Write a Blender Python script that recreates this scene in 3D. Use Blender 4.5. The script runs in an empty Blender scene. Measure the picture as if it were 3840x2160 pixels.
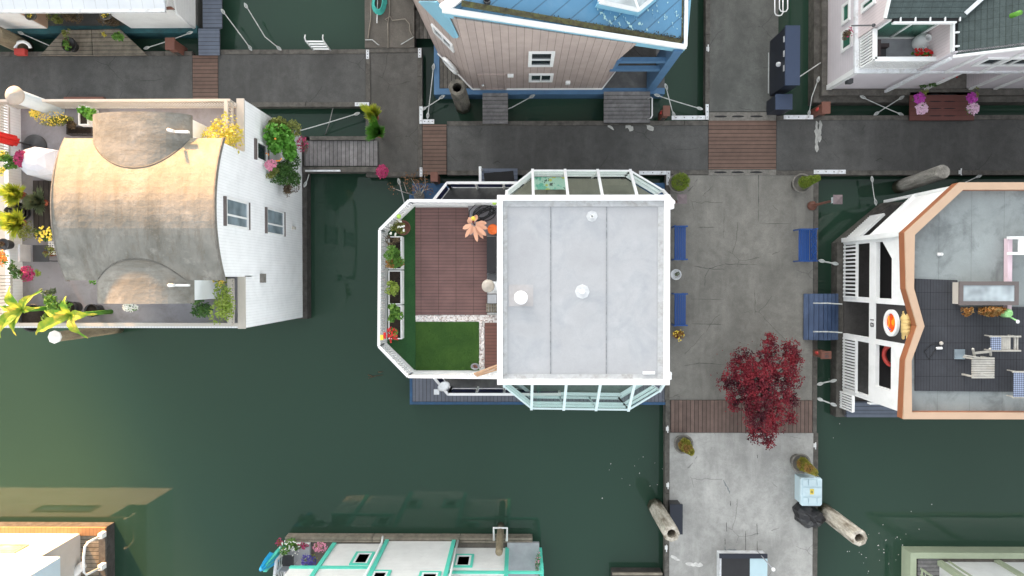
import bpy, bmesh, math, random
from mathutils import Vector, Matrix
random.seed(7)
C = bpy.data.collections.new("scene"); bpy.context.scene.collection.children.link(C)
SC = bpy.context.scene
# ---------------------------------------------------------------- camera: a drone looking (almost) straight down
FPX, H, NU, NV = 2560.0, 26.0, 1945.0, 1040.0
nadir_cam = Vector(((NU-1920)/FPX, -(NV-1080)/FPX, -1)).normalized()
RQ = nadir_cam.rotation_difference(Vector((0, 0, -1)))
cam = bpy.data.cameras.new("camera"); cam.lens = 24; cam.sensor_width = 36; cam.clip_end = 2000
co = bpy.data.objects.new("camera", cam); C.objects.link(co)
co.location = (0, 0, H); co.rotation_mode = 'QUATERNION'; co.rotation_quaternion = RQ
SC.camera = co
O0 = Vector((0, 0, H))
# measuring frames: origin and scale of the views the plan was measured in
FR = {'O':(0,0,.670833),'a':(0,0,2.68333),'b':(960,0,2.68333),'c':(1920,0,2.68333),'d':(2880,0,2.68333),
 'e':(0,350,2.8983),'f':(600,350,2.8983),'g':(0,850,2.8983),'h':(600,850,2.8983),'i':(1380,620,3.2923),
 'j':(1380,1040,2.898),'k':(1840,600,2.68333),'l':(1840,1100,2.68333),'m':(2480,420,2.6828),'n':(2480,940,2.6828),
 'o':(3000,580,3.0667),'p':(3000,980,2.3369),'q':(2320,1560,2.415),'r':(900,1840,2.1467),'s':(0,1760,3.6229),
 't':(3200,1840,4.025),'u':(1560,0,3.6232),'v':(3040,0,3.01875),'w':(960,1980,4.77),'y':(2600,1980,5.152),
 'z':(1780,600,7.244),'S':(0,0,1.0)}
def ray(fr, x, y):
    ox, oy, s = FR[fr]; u = ox+x/s; v = oy+y/s
    d = Vector(((u-1920)/FPX, -(v-1080)/FPX, -1)); d.rotate(RQ); return d
def W(fr, x, y, z):
    d = ray(fr, x, y); return O0 + d*((z-H)/d.z)
def WX(fr, x, z): return W(fr, x, (1040-FR[fr][1])*FR[fr][2], z).x
def WY(fr, y, z): return W(fr, (1945-FR[fr][0])*FR[fr][2], y, z).y
def PP(fr, x, y, pt, nr):
    d = ray(fr, x, y); nr = Vector(nr); return O0 + d*((Vector(pt)-O0).dot(nr)/d.dot(nr))
def PV(fr, x, y, A, B):
    t = Vector((B[0]-A[0], B[1]-A[1], 0)); return PP(fr, x, y, A, (-t.y, t.x, 0))
# ---------------------------------------------------------------- materials
def srgb(r, g, b):
    return tuple(((c/255)/12.92 if c <= 10 else (((c/255)+.055)/1.055)**2.4) for c in (r, g, b))
class NT:
    def __init__(s, name):
        s.m = bpy.data.materials.new(name); s.m.use_nodes = True; s.t = s.m.node_tree; s.n = s.t.nodes; s.l = s.t.links
        s.b = s.n['Principled BSDF']; s.tc = s.n.new('ShaderNodeTexCoord').outputs['Object']
    def lk(s, a, b): s.l.new(a, b)
    def val(s, x, inp):
        if hasattr(x, 'is_output') or isinstance(x, bpy.types.NodeSocket): s.lk(x, inp)
        else: inp.default_value = x
    def math(s, op, a, b=0.0, c=0.0):
        n = s.n.new('ShaderNodeMath'); n.operation = op; s.val(a, n.inputs[0]); s.val(b, n.inputs[1]); s.val(c, n.inputs[2]); return n.outputs[0]
    def noise(s, scale, detail=4, rough=.6, vec=None, dist=0):
        n = s.n.new('ShaderNodeTexNoise'); n.inputs['Scale'].default_value = scale; n.inputs['Detail'].default_value = detail
        n.inputs['Roughness'].default_value = rough; n.inputs['Distortion'].default_value = dist; s.lk(vec or s.tc, n.inputs['Vector']); return n.outputs[0]
    def map(s, sc=(1,1,1), rot=0, loc=(0,0,0)):
        n = s.n.new('ShaderNodeMapping'); n.inputs['Scale'].default_value = sc; n.inputs['Rotation'].default_value = (0,0,rot)
        n.inputs['Location'].default_value = loc; s.lk(s.tc, n.inputs[0]); return n.outputs[0]
    def ramp(s, f, a, b):
        n = s.n.new('ShaderNodeMapRange'); n.inputs[1].default_value = a; n.inputs[2].default_value = b; s.lk(f, n.inputs[0]); return n.outputs[0]
    def mix(s, f, a, b, mode='MIX'):
        n = s.n.new('ShaderNodeMix'); n.data_type = 'RGBA'; n.blend_type = mode
        s.val(f, n.inputs[0])
        for v, i in ((a, 6), (b, 7)):
            if isinstance(v, tuple): n.inputs[i].default_value = (*v[:3], 1)
            else: s.lk(v, n.inputs[i])
        return n.outputs[2]
    def bump(s, h, st=.3, d=.02):
        n = s.n.new('ShaderNodeBump'); n.inputs['Strength'].default_value = st; n.inputs['Distance'].default_value = d
        s.lk(h, n.inputs['Height']); s.lk(n.outputs[0], s.b.inputs['Normal'])
    def axis(s, ax, ang=0):
        sp = s.n.new('ShaderNodeSeparateXYZ'); s.lk(s.map(rot=ang) if ang else s.tc, sp.inputs[0]); return sp.outputs[ax]
    def line(s, ax, pitch, w, ang=0, off=0.0):
        f = s.math('FRACT', s.math('MULTIPLY_ADD', s.axis(ax, ang), 1/pitch, off)); return s.math('LESS_THAN', f, w/pitch)
    def cell(s, ax, pitch, ang=0, off=0.0):
        fl = s.math('FLOOR', s.math('MULTIPLY_ADD', s.axis(ax, ang), 1/pitch, off))
        w = s.n.new('ShaderNodeTexWhiteNoise'); w.noise_dimensions = '1D'; s.lk(fl, w.inputs['W']); return w.outputs[0]
def mat(name, col, rough=.6, var=.25, vs=3.0, stripes=(), dark=.35, dirt=None, dirtamt=.5, dirts=1.2, cellvar=0, fine=0, metal=0, spec=.4, bump=.0, grime=0):
    """col varied by noise; stripes = ((axis,pitch,width[,angle[,offset]]),...) thin joints; dirt = second colour in patches"""
    k = NT(name); b = k.b
    base = k.mix(k.ramp(k.noise(vs, 5), .3, .7), tuple(c*(1-var) for c in col), tuple(min(1, c*(1+var*.6)) for c in col))
    if cellvar and stripes:
        s0 = stripes[0]; cv = k.cell(s0[0], s0[1], s0[3] if len(s0) > 3 else 0, s0[4] if len(s0) > 4 else 0.0)
        f = k.math('MULTIPLY_ADD', cv, 2*cellvar, 1-cellvar)
        cm = k.n.new('ShaderNodeCombineColor'); [k.lk(f, cm.inputs[i]) for i in range(3)]
        base = k.mix(1.0, base, cm.outputs[0], 'MULTIPLY')
    if fine:
        f = k.ramp(k.noise(38, 3, .7), .35, .65); base = k.mix(k.math('MULTIPLY', f, fine), base, tuple(c*.45 for c in col))
    if dirt:
        f = k.ramp(k.noise(dirts, 8, .68, dist=.4), .48, .66); base = k.mix(k.math('MULTIPLY', f, dirtamt), base, dirt)
    h = None
    for s0 in stripes:
        ln = k.line(s0[0], s0[1], s0[2], s0[3] if len(s0) > 3 else 0, s0[4] if len(s0) > 4 else 0.0)
        base = k.mix(ln, base, k.mix(1.0, base, (dark, dark, dark), 'MULTIPLY'))
        h = ln if h is None else k.math('MAXIMUM', h, ln)
    k.lk(base, b.inputs['Base Color']); b.inputs['Roughness'].default_value = rough; b.inputs['Metallic'].default_value = metal
    b.inputs['Specular IOR Level'].default_value = spec
    if h is not None: k.bump(k.math('SUBTRACT', 1.0, h), .5, .01)
    elif bump: k.bump(k.noise(vs*6, 5), bump, .02)
    return k.m
def concrete(name, col, light=.0, stain=.6, pit=.5, cracks=True):
    k = NT(name); b = k.b
    big = k.ramp(k.noise(.55, 6, .62, dist=.3), .32, .68)
    base = k.mix(big, tuple(c*(.66) for c in col), tuple(c*1.18 for c in col)); blot = k.ramp(k.noise(5.5, 6, .7, dist=.5), .42, .62); base = k.mix(k.math('MULTIPLY', blot, .35), base, tuple(c*.55 for c in col))
    mid = k.ramp(k.noise(2.6, 7, .7), .45, .7); base = k.mix(k.math('MULTIPLY', mid, stain), base, tuple(c*.5 for c in col))
    streak = k.ramp(k.noise(1.6, 5, .6, vec=k.map((1, .18, 1))), .5, .68); base = k.mix(k.math('MULTIPLY', streak, .35), base, tuple(c*1.5 for c in col))
    fn = k.ramp(k.noise(30, 3, .75), .3, .7); base = k.mix(k.math('MULTIPLY', fn, pit), base, tuple(c*.55 for c in col))
    sp = k.ramp(k.noise(55, 2, .6), .66, .72); base = k.mix(k.math('MULTIPLY', sp, .5), base, tuple(min(1, c*2.2) for c in col))
    if cracks:
        v = k.n.new('ShaderNodeTexVoronoi'); v.feature = 'DISTANCE_TO_EDGE'; v.inputs['Scale'].default_value = .55
        wv = k.n.new('ShaderNodeMix'); wv.data_type = 'RGBA'; wv.blend_type = 'ADD'; wv.inputs[0].default_value = .35
        k.lk(k.tc, wv.inputs[6]); nn = k.n.new('ShaderNodeTexNoise'); nn.inputs['Scale'].default_value = 1.3; nn.inputs['Detail'].default_value = 6; k.lk(k.tc, nn.inputs[0]); k.lk(nn.outputs['Color'], wv.inputs[7])
        k.lk(wv.outputs[2], v.inputs['Vector'])
        cr = k.math('LESS_THAN', v.outputs[0], .005); msk = k.math('GREATER_THAN', k.noise(.8, 2), .56)
        base = k.mix(k.math('MULTIPLY', k.math('MULTIPLY', cr, msk), .5), base, tuple(c*.25 for c in col))
    k.lk(base, b.inputs['Base Color']); b.inputs['Roughness'].default_value = .85; b.inputs['Specular IOR Level'].default_value = .25
    k.bump(k.noise(40, 4), .5, .012)
    return k.m
def leafmat(name, c1, c2, c3=None, trans=.25, sc=6):
    k = NT(name); b = k.b
    n = k.n.new('ShaderNodeTexNoise'); n.inputs['Scale'].default_value = sc; n.inputs['Detail'].default_value = 3; k.lk(k.tc, n.inputs[0])
    c = k.mix(k.ramp(n.outputs[0], .36, .64), c1, c2)
    if c3: c = k.mix(k.ramp(k.noise(sc*.55, 3, vec=k.map(loc=(9,4,2))), .52, .6), c, c3)
    k.lk(c, b.inputs['Base Color']); b.inputs['Roughness'].default_value = .55; b.inputs['Specular IOR Level'].default_value = .3
    try:
        tr = k.n.new('ShaderNodeBsdfTranslucent'); k.lk(c, tr.inputs[0]); mx = k.n.new('ShaderNodeMixShader'); mx.inputs[0].default_value = trans
        k.lk(b.outputs[0], mx.inputs[1]); k.lk(tr.outputs[0], mx.inputs[2]); k.lk(mx.outputs[0], k.n['Material Output'].inputs[0])
    except Exception: pass
    return k.m
M = {}
M['walk_dark'] = concrete('walkway concrete', (.108,.107,.102), stain=.6, pit=.65)
M['walk_mid'] = concrete('end walkway concrete', (.124,.118,.108), stain=.6, pit=.7)
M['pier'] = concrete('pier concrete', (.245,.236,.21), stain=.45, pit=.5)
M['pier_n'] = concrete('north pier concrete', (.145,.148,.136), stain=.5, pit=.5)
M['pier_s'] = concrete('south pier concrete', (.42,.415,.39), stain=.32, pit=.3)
M['oldcon'] = concrete('old float concrete', (.16,.145,.125), stain=.6)
M['timber'] = mat('weathered timber', (.12,.112,.098), .85, .4, 5, dirt=(.045,.04,.035), dirtamt=.7, dirts=3, fine=.4)
M['darktimber'] = mat('dark weathered timber', (.055,.05,.045), .9, .4, 6, dirt=(.1,.1,.09), dirtamt=.5, dirts=4)
M['plank_y'] = mat('grey planks running across', (.20,.195,.195), .8, .3, 5, ((1,.145,.018),), .15, cellvar=.18, dirt=(.08,.075,.07), dirts=2.5)
M['plank_brown'] = mat('brown composite planks', srgb(104,82,71), .65, .15, 4, ((1,.14,.02),), .12, cellvar=.12)
M['plank_brown_v'] = mat('brown planks lengthwise', srgb(104,86,78), .7, .2, 4, ((0,.146,.018),), .12, cellvar=.16)
M['plank_oldx'] = mat('old planks lengthwise', (.105,.095,.082), .9, .35, 5, ((0,.15,.02),), .12, cellvar=.25, dirt=(.2,.19,.17), dirts=2)
M['plank_oldy'] = mat('old tan planks', (.24,.21,.165), .9, .3, 5, ((1,.15,.02),), .15, cellvar=.22, dirt=(.09,.08,.06), dirts=2)
M['plank_greyx'] = mat('grey composite planks', srgb(98,102,112), .6, .12, 3, ((0,.14,.015),), .15, cellvar=.06)
M['plank_bluey'] = mat('blue grey gangway planks', srgb(96,104,118), .6, .12, 3, ((1,.14,.016),), .15, cellvar=.06)
M['black'] = mat('black rubber', (.012,.012,.013), .7, .2)
M['white'] = mat('white paint', (.80,.81,.80), .5, .05, 2, dirt=(.5,.5,.47), dirtamt=.25)
M['whitemetal'] = mat('galvanised white metal', (.72,.74,.76), .45, .1, 3, dirt=(.35,.33,.3), dirtamt=.5, dirts=5)
M['rope'] = mat('grey white rope', (.5,.52,.5), .9, .2, 9)
M['roperough'] = mat('old tan rope', (.3,.27,.22), .9, .2, 9)
M['chain'] = mat('galvanised chain', (.3,.3,.28), .6, .3, 9)
M['brown'] = mat('brown painted metal', srgb(112,74,62), .6, .12, 4)
M['grey'] = mat('grey fabric', (.35,.36,.38), .8, .15)
M['dkgrey'] = mat('dark grey metal', (.06,.062,.066), .6, .2)
M['soil'] = mat('potting soil', (.03,.022,.016), .95, .5, 12, bump=.5)
M['terracotta'] = mat('terracotta', srgb(140,80,60), .8, .2, 6)
M['stonepot'] = mat('stone planter', (.18,.17,.15), .9, .3, 8)
M['plasticblack'] = mat('black plastic', (.02,.02,.022), .35, .2)
def glassmat(name, col=(.02,.03,.035), rough=.05):
    k = NT(name); k.b.inputs['Base Color'].default_value = (*col, 1); k.b.inputs['Roughness'].default_value = rough
    k.b.inputs['Specular IOR Level'].default_value = .8
    c = k.mix(k.ramp(k.noise(1.5, 2), .3, .7), tuple(x*.6 for x in col), tuple(min(1,x*1.5) for x in col)); k.lk(c, k.b.inputs['Base Color']); return k.m
M['glass'] = glassmat('dark window glass')
M['glassgreen'] = glassmat('green window glass', (.03,.12,.08))
M['glassgrey'] = glassmat('curtained window glass', (.2,.25,.28))
M['glasspale'] = glassmat('pale skylight glass', (.35,.4,.42))
# ---------------------------------------------------------------- mesh builder
class MB:
    def __init__(s): s.v = []; s.f = []; s.sm = []
    def add(s, vs, fs, smooth=False):
        o = len(s.v); s.v += [Vector(v) for v in vs]; s.f += [tuple(i+o for i in f) for f in fs]; s.sm += [smooth]*len(fs); return s
    def box(s, x0, y0, z0, x1, y1, z1):
        x0, x1 = sorted((x0, x1)); y0, y1 = sorted((y0, y1)); z0, z1 = sorted((z0, z1))
        return s.add([(x0,y0,z0),(x1,y0,z0),(x1,y1,z0),(x0,y1,z0),(x0,y0,z1),(x1,y0,z1),(x1,y1,z1),(x0,y1,z1)],
              [(0,3,2,1),(4,5,6,7),(0,1,5,4),(1,2,6,5),(2,3,7,6),(3,0,4,7)])
    def ext(s, pts, vec):
        """thick slab: planar polygon pushed along vec"""
        n = len(pts); pts = [Vector(p) for p in pts]; vec = Vector(vec)
        return s.add(pts+[p+vec for p in pts], [tuple(range(n))[::-1], tuple(range(n, 2*n))]+[(i, (i+1) % n, n+(i+1) % n, n+i) for i in range(n)])
    def prism(s, pts, z0, z1): return s.ext([(p[0], p[1], z0) for p in pts], (0, 0, z1-z0))
    def bar(s, p, q, w, h=None, up=(0,0,1)):
        p, q = Vector(p), Vector(q); h = h or w; d = (q-p).normalized(); up = Vector(up)
        if abs(d.dot(up)) > .97: up = Vector((1, 0, 0))
        a = d.cross(up).normalized()*w/2; b = a.cross(d).normalized()*h/2
        return s.ext([p-a-b, p+a-b, p+a+b, p-a+b], q-p)
    def tube(s, pts, r, n=8, taper=None):
        pts = [Vector(p) for p in pts]; rings = []; up = Vector((0, 0, 1))
        for i, p in enumerate(pts):
            d = (pts[min(i+1, len(pts)-1)]-pts[max(i-1, 0)]).normalized()
            u = up if abs(d.z) < .95 else Vector((1, 0, 0)); a = d.cross(u).normalized(); b = a.cross(d)
            rr = r if taper is None else r+(taper-r)*i/(len(pts)-1)
            rings.append([p+(a*math.cos(6.28319*k/n)+b*math.sin(6.28319*k/n))*rr for k in range(n)])
        vs = [v for R in rings for v in R]; fs = []
        for i in range(len(pts)-1):
            for k in range(n): fs.append((i*n+k, i*n+(k+1) % n, (i+1)*n+(k+1) % n, (i+1)*n+k))
        fs += [tuple(range(n))[::-1], tuple(range((len(pts)-1)*n, len(pts)*n))]
        return s.add(vs, fs, True)
    def lathe(s, c, prof, n=20, sx=1, sy=1, ax=(0,0,1), smooth=True):
        c = Vector(c); q = Vector((0,0,1)).rotation_difference(Vector(ax)); vs = []; fs = []
        for r, z in prof:
            for k in range(n):
                a = 6.28319*k/n; v = Vector((r*sx*math.cos(a), r*sy*math.sin(a), z)); v.rotate(q); vs.append(c+v)
        for i in range(len(prof)-1):
            for k in range(n): fs.append((i*n+k, i*n+(k+1) % n, (i+1)*n+(k+1) % n, (i+1)*n+k))
        if prof[0][0] > 1e-4: fs.append(tuple(range(n))[::-1])
        if prof[-1][0] > 1e-4: fs.append(tuple(range((len(prof)-1)*n, len(prof)*n)))
        return s.add(vs, fs, smooth)
    def ball(s, c, r, n=10, sz=1):
        return s.lathe(c, [(r*math.sin(math.pi*i/6), -r*sz*math.cos(math.pi*i/6)) for i in range(7)], n)
    def leaf(s, c, size, up=.5, asp=.6):
        c = Vector(c); a = Vector((random.gauss(0,1), random.gauss(0,1), random.gauss(0,1)+up)).normalized()
        t = a.orthogonal().normalized(); t.rotate(Matrix.Rotation(random.random()*6.28, 3, a)); b = a.cross(t)
        L = size*(.7+.6*random.random())
        return s.add([c-t*L*.5, c+b*L*asp*.5, c+t*L*.5, c-b*L*asp*.5], [(0, 1, 2, 3)])
    def cloud(s, c, rx, ry, rz, n, size, up=.6, asp=.6, lumps=7, shell=.55):
        """leaves over irregular lumps inside an ellipsoid"""
        c = Vector(c); L = []
        for i in range(lumps):
            a = random.random()*6.28; rr = random.random()**.5*.62; zz = random.uniform(-.5, .6)
            L.append((Vector((rx*rr*math.cos(a), ry*rr*math.sin(a), rz*zz)), random.uniform(.32, .55)))
        for i in range(n):
            o, k = random.choice(L); d = Vector((random.gauss(0,1), random.gauss(0,1), random.gauss(.3,1))).normalized()*(shell+(1-shell)*random.random())
            s.leaf(c+o+Vector((d.x*rx*k, d.y*ry*k, d.z*rz*k)), size, up, asp)
        return s
    def parts(s, name, material, parent, groups=None):
        """one object per separate piece (each add() call was one piece)"""
        comp = {}
        par = list(range(len(s.v)))
        def find(a):
            while par[a] != a: par[a] = par[par[a]]; a = par[a]
            return a
        for f in s.f:
            for i in f[1:]: par[find(i)] = find(f[0])
        for fi, f in enumerate(s.f): comp.setdefault(find(f[0]), []).append(fi)
        out = []
        for fs in comp.values():
            ids = sorted({i for fi in fs for i in s.f[fi]}); mp = {v: k for k, v in enumerate(ids)}; m = MB()
            m.v = [s.v[i] for i in ids]; m.f = [tuple(mp[i] for i in s.f[fi]) for fi in fs]; m.sm = [s.sm[fi] for fi in fs]; out.append(m.build(name, material, parent))
        return out
    def build(s, name, material, parent=None, recalc=True):
        me = bpy.data.meshes.new(name); o = bpy.data.objects.new(name, me); C.objects.link(o)
        off = Vector((0,0,0)); 
        if parent is not None:
            o.parent = parent; p = parent
            while p is not None: off += p.location; p = p.parent
        elif s.v:
            x = [v.x for v in s.v]; y = [v.y for v in s.v]; z = [v.z for v in s.v]
            off = Vector(((min(x)+max(x))/2, (min(y)+max(y))/2, min(z))); o.location = off
        me.from_pydata([v-off for v in s.v], [], s.f); me.polygons.foreach_set('use_smooth', s.sm)
        if recalc:
            bm = bmesh.new(); bm.from_mesh(me); bmesh.ops.recalc_face_normals(bm, faces=bm.faces); bm.to_mesh(me); bm.free()
        if isinstance(material, str): material = M[material]
        me.materials.append(material); me.update(); return o
def tag(o, label, cat, group=None, kind=None):
    o['label'] = label; o['category'] = cat
    if group: o['group'] = group
    if kind: o['kind'] = kind
    return o
def thing(name, label, cat, loc, group=None):
    o = bpy.data.objects.new(name, None); C.objects.link(o); o.location = Vector(loc); o.empty_display_size = .2
    return tag(o, label, cat, group)
def struct(o, label=None):
    o['kind'] = 'structure'
    if label: o['label'] = label
    return o
def copy_tree(o, parent=None):
    c = o.copy(); C.objects.link(c); c.parent = parent
    for ch in list(o.children): copy_tree(ch, c)
    return c
# ---------------------------------------------------------------- world, sun, water
SUN_EL, SUN_AZ = math.radians(9.0), math.radians(332)     # azimuth clockwise from north (+Y)
w = bpy.data.worlds.new("World"); SC.world = w; w.use_nodes = True
wn, wl = w.node_tree.nodes, w.node_tree.links
sky = wn.new('ShaderNodeTexSky'); sky.sky_type = 'NISHITA'; sky.sun_disc = False; sky.sun_elevation = SUN_EL; sky.sun_rotation = SUN_AZ
sky.air_density = 1.0; sky.dust_density = 2.0; sky.ozone_density = 1.0
# thin even cloud layer: greys the blue of the open sky
cl = wn.new('ShaderNodeMix'); cl.data_type = 'RGBA'; cl.inputs[0].default_value = .92
hs = wn.new('ShaderNodeHueSaturation'); hs.inputs['Saturation'].default_value = .12; wl.new(sky.outputs[0], hs.inputs['Color'])
wl.new(sky.outputs[0], cl.inputs[6]); wl.new(hs.outputs[0], cl.inputs[7]); wl.new(cl.outputs[2], wn['Background'].inputs[0])
wn['Background'].inputs[1].default_value = .15
sd = bpy.data.lights.new('sun', 'SUN'); sd.energy = 4.4; sd.angle = math.radians(2.2); sd.color = (1.0, .50, .16)
so = bpy.data.objects.new('sun', sd); C.objects.link(so)
sdir = Vector((math.sin(SUN_AZ)*math.cos(SUN_EL), math.cos(SUN_AZ)*math.cos(SUN_EL), math.sin(SUN_EL)))
so.rotation_euler = sdir.to_track_quat('Z', 'Y').to_euler(); so.location = (0, 0, 40)
SC.view_settings.view_transform = 'Standard'; SC.view_settings.look = 'None'; SC.view_settings.exposure = 2.5; SC.view_settings.gamma = 1
# water
k = NT('harbour water'); b = k.b
c = k.mix(k.ramp(k.noise(.05, 3, .5), .35, .65), (.0235,.053,.034), (.0245,.055,.0375))
k.lk(c, b.inputs['Base Color']); b.inputs['Roughness'].default_value = .035; b.inputs['IOR'].default_value = 1.36
nz = k.math('ADD', k.noise(1.1, 2, .5), k.math('MULTIPLY', k.noise(6.0, 3, .6), .22)); k.bump(nz, .07, .03)
M['water'] = k.m
g = MB(); S = 400
g.add([(-S,-S,0),(S,-S,0),(S,S,0),(-S,S,0)], [(0,1,2,3)]); struct(g.build('water', M['water']))
# ---------------------------------------------------------------- docks and walkways
ZD = .55
def R(fr, x0, y0, x1, y1, z=ZD):
    return [W(fr,x0,y0,z), W(fr,x1,y0,z), W(fr,x1,y1,z), W(fr,x0,y1,z)]
def rectXY(pts): xs = [p.x for p in pts]; ys = [p.y for p in pts]; return min(xs), min(ys), max(xs), max(ys)
def dock(name, u0, v0, u1, v1, m, z=ZD, edges='', zb=-.25, fr='S', ew=.17):
    """concrete float; edges = sides (n s e w) with a timber waler inside that edge"""
    x0, y0, x1, y1 = rectXY(R(fr, u0, v0, u1, v1, z))
    a = [x0+(ew if 'w' in edges else 0), y0+(ew if 's' in edges else 0), x1-(ew if 'e' in edges else 0), y1-(ew if 'n' in edges else 0)]
    o = struct(MB().box(a[0], a[1], zb, a[2], a[3], z).build(name, M[m]))
    t = MB(); G = .006
    for e in edges:
        if e in 'ns':
            yy = (y1-ew+G, y1) if e == 'n' else (y0, y0+ew-G); x = x0
            while x < x1-.05:
                xe = min(x+random.uniform(2.6, 4.2), x1); xe = x1 if x1-xe < .6 else xe
                t.box(x+.008, yy[0], z-.28, xe-.008, yy[1], z+.012+random.uniform(0,.01)); x = xe
        else:
            xx = (x1-ew+G, x1) if e == 'e' else (x0, x0+ew-G); y = y0+(ew if 's' in edges else 0)
            yend = y1-(ew if 'n' in edges else 0)
            while y < yend-.05:
                ye = min(y+random.uniform(2.6, 4.2), yend); ye = yend if yend-ye < .6 else ye
                t.box(xx[0], y+.008, z-.28, xx[1], ye-.008, z+.012+random.uniform(0,.01)); y = ye
    if edges: t.build('edge_timber', 'timber', o)
    return o
dock('walkway', -400, 196, 721, 382, 'walk_dark', edges='n')
dock('walkway', 818, 187, 1372, 400, 'walk_dark', edges='ns')
o = dock('walkway', 1372, 181, 1583, 662, 'walk_mid', edges='nes')
dock('walkway', 1676, 455, 2656, 655, 'walk_dark', edges='ns')
dock('walkway', 2912, 434, 4300, 655, 'walk_dark', edges='ns')
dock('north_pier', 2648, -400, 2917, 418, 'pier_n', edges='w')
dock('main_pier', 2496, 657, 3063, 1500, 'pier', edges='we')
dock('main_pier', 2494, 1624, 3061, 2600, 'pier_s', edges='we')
dock('concrete_float', 1368, -400, 1552, 178, 'oldcon', z=.6, edges='')
# timber seam between the two walkway slabs, dark bumper under the float
x0, y0, x1, y1 = rectXY(R('b', 1108, 594, 1150, 1028)); struct(MB().box(x0, y0, .3, x1, y1, ZD+.03).build('walkway_joint', 'timber'))
def planks(name, fr, u0, v0, u1, v1, m, label, cat='gangway', z=ZD+.03, t=.06, group=None, cleats=None):
    x0, y0, x1, y1 = rectXY(R(fr, u0, v0, u1, v1, z))
    o = thing(name, label, cat, ((x0+x1)/2, (y0+y1)/2, z-t), group)
    MB().box(x0, y0, z-t, x1, y1, z).build('boards', m, o)
    f = MB()
    if x1-x0 > y1-y0: f.box(x0+.1, y0+.05, z-t-.14, x1-.1, y0+.13, z-t-.003); f.box(x0+.1, y1-.13, z-t-.14, x1-.1, y1-.05, z-t-.003)
    else: f.box(x0+.05, y0+.1, z-t-.14, x0+.13, y1-.1, z-t-.003); f.box(x1-.13, y0+.1, z-t-.14, x1-.05, y1-.1, z-t-.003)
    f.build('frame', 'darktimber', o); return o
planks('plank_bridge', 'S', 723, 208, 816, 374, 'plank_brown', 'narrow brown plank bridge in the dark walkway north of the vaulted white houseboat', 'bridge')
planks('plank_bridge', 'S', 1585, 467, 1674, 654, 'plank_brown', 'narrow brown plank bridge beside the hollow concrete piling and brown pedestal', 'bridge')
planks('plank_bridge', 'S', 2658, 453, 2910, 634, 'plank_brown', 'wide brown plank bridge between slotted metal plates', 'bridge')
o = planks('plank_bridge', 'S', 2515, 1502, 3046, 1622, 'plank_brown_v', 'reddish brown boards across the pier under the red maple', 'bridge')
# edge walers beside the maple boards
t = MB()
for u0, u1 in ((2496,2513),(3048,3062)):
    a, b_ = W('S',u0,1500,ZD), W('S',u1,1624,ZD); t.box(a.x, b_.y, .1, b_.x, a.y, ZD+.01)
struct(t.build('pier_edge_timber', 'timber'))
# slotted metal plates either side of the wide bridge
for (v0, v1), lab in (((421,452),'slotted grey metal plate north of the wide brown plank bridge'), ((636,656),'slotted grey metal plate south of the wide brown plank bridge')):
    x0, y0, x1, y1 = rectXY(R('S', 2657, v0, 2911, v1, ZD+.02)); o = thing('expansion_plate', lab, 'metal plate', ((x0+x1)/2, y0, ZD-.02), 'slotted plates')
    MB().box(x0, y0, ZD-.03, x1, y1, ZD+.02).build('plate', M['stonepot'], o)
    s_ = MB(); ym = (y0+y1)/2
    for u in (2699, 2764, 2833):
        xa = WX('S', u-24, ZD); xb = WX('S', u+24, ZD); s_.lathe(((xa+xb)/2, ym, ZD+.018), [(.5,0),(.5,.006)], 16, sx=(xb-xa), sy=.07, smooth=False)
    s_.build('slot', 'black', o)
# white metal corner brackets bolted to the walers
def bracket(label, rects):
    pts = [rectXY(R('S', *r, ZD+.03)) for r in rects]; x0, y0, x1, y1 = pts[0]
    o = thing('corner_bracket', label, 'bracket', ((x0+x1)/2, (y0+y1)/2, ZD+.01), 'white dock brackets'); p = MB(); bl = MB()
    for i, (x0, y0, x1, y1) in enumerate(pts):
        p.box(x0, y0, ZD+.024, x1, y1, ZD+.045+.003*i); n = max(3, int(max(x1-x0, y1-y0)/.28))
        for q in range(n):
            t = (q+.5)/n; bl.lathe((x0+(x1-x0)*(t if x1-x0 > y1-y0 else .5), y0+(y1-y0)*(t if y1-y0 >= x1-x0 else .5), ZD+.045), [(.018,0),(.018,.02)], 6)
    p.build('plate', 'whitemetal', o); bl.build('bolts', 'dkgrey', o)
bracket('short white bracket at the north end of the timber seam beside the rope covered float', [(1373,187,1384,221)])
bracket('white bracket on the northeast corner of the end walkway', [(1568,181,1580,216)])
bracket('L shaped white bracket where the walkway meets the narrow bridge by the hollow piling', [(1573,399,1585,464),(1586,448,1628,464)])
bracket('white bracket half hidden by the green tufted plant', [(1331,384,1384,398)])
bracket('L shaped white bracket in the corner left of the wide bridge', [(2519,434,2644,449),(2646,391,2657,449)])
bracket('straight white bracket right of the wide bridge below the navy locker', [(2939,432,3049,447)])
bracket('L shaped white bracket by the north end of the big white roof', [(2396,641,2498,655),(2499,641,2513,694)])
bracket('straight white bracket behind the spiral topiary on the right', [(3052,637,3171,652)])
bracket('small white bracket on the walkway end above the bare branched shrub', [(1574,628,1584,662)])
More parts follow.
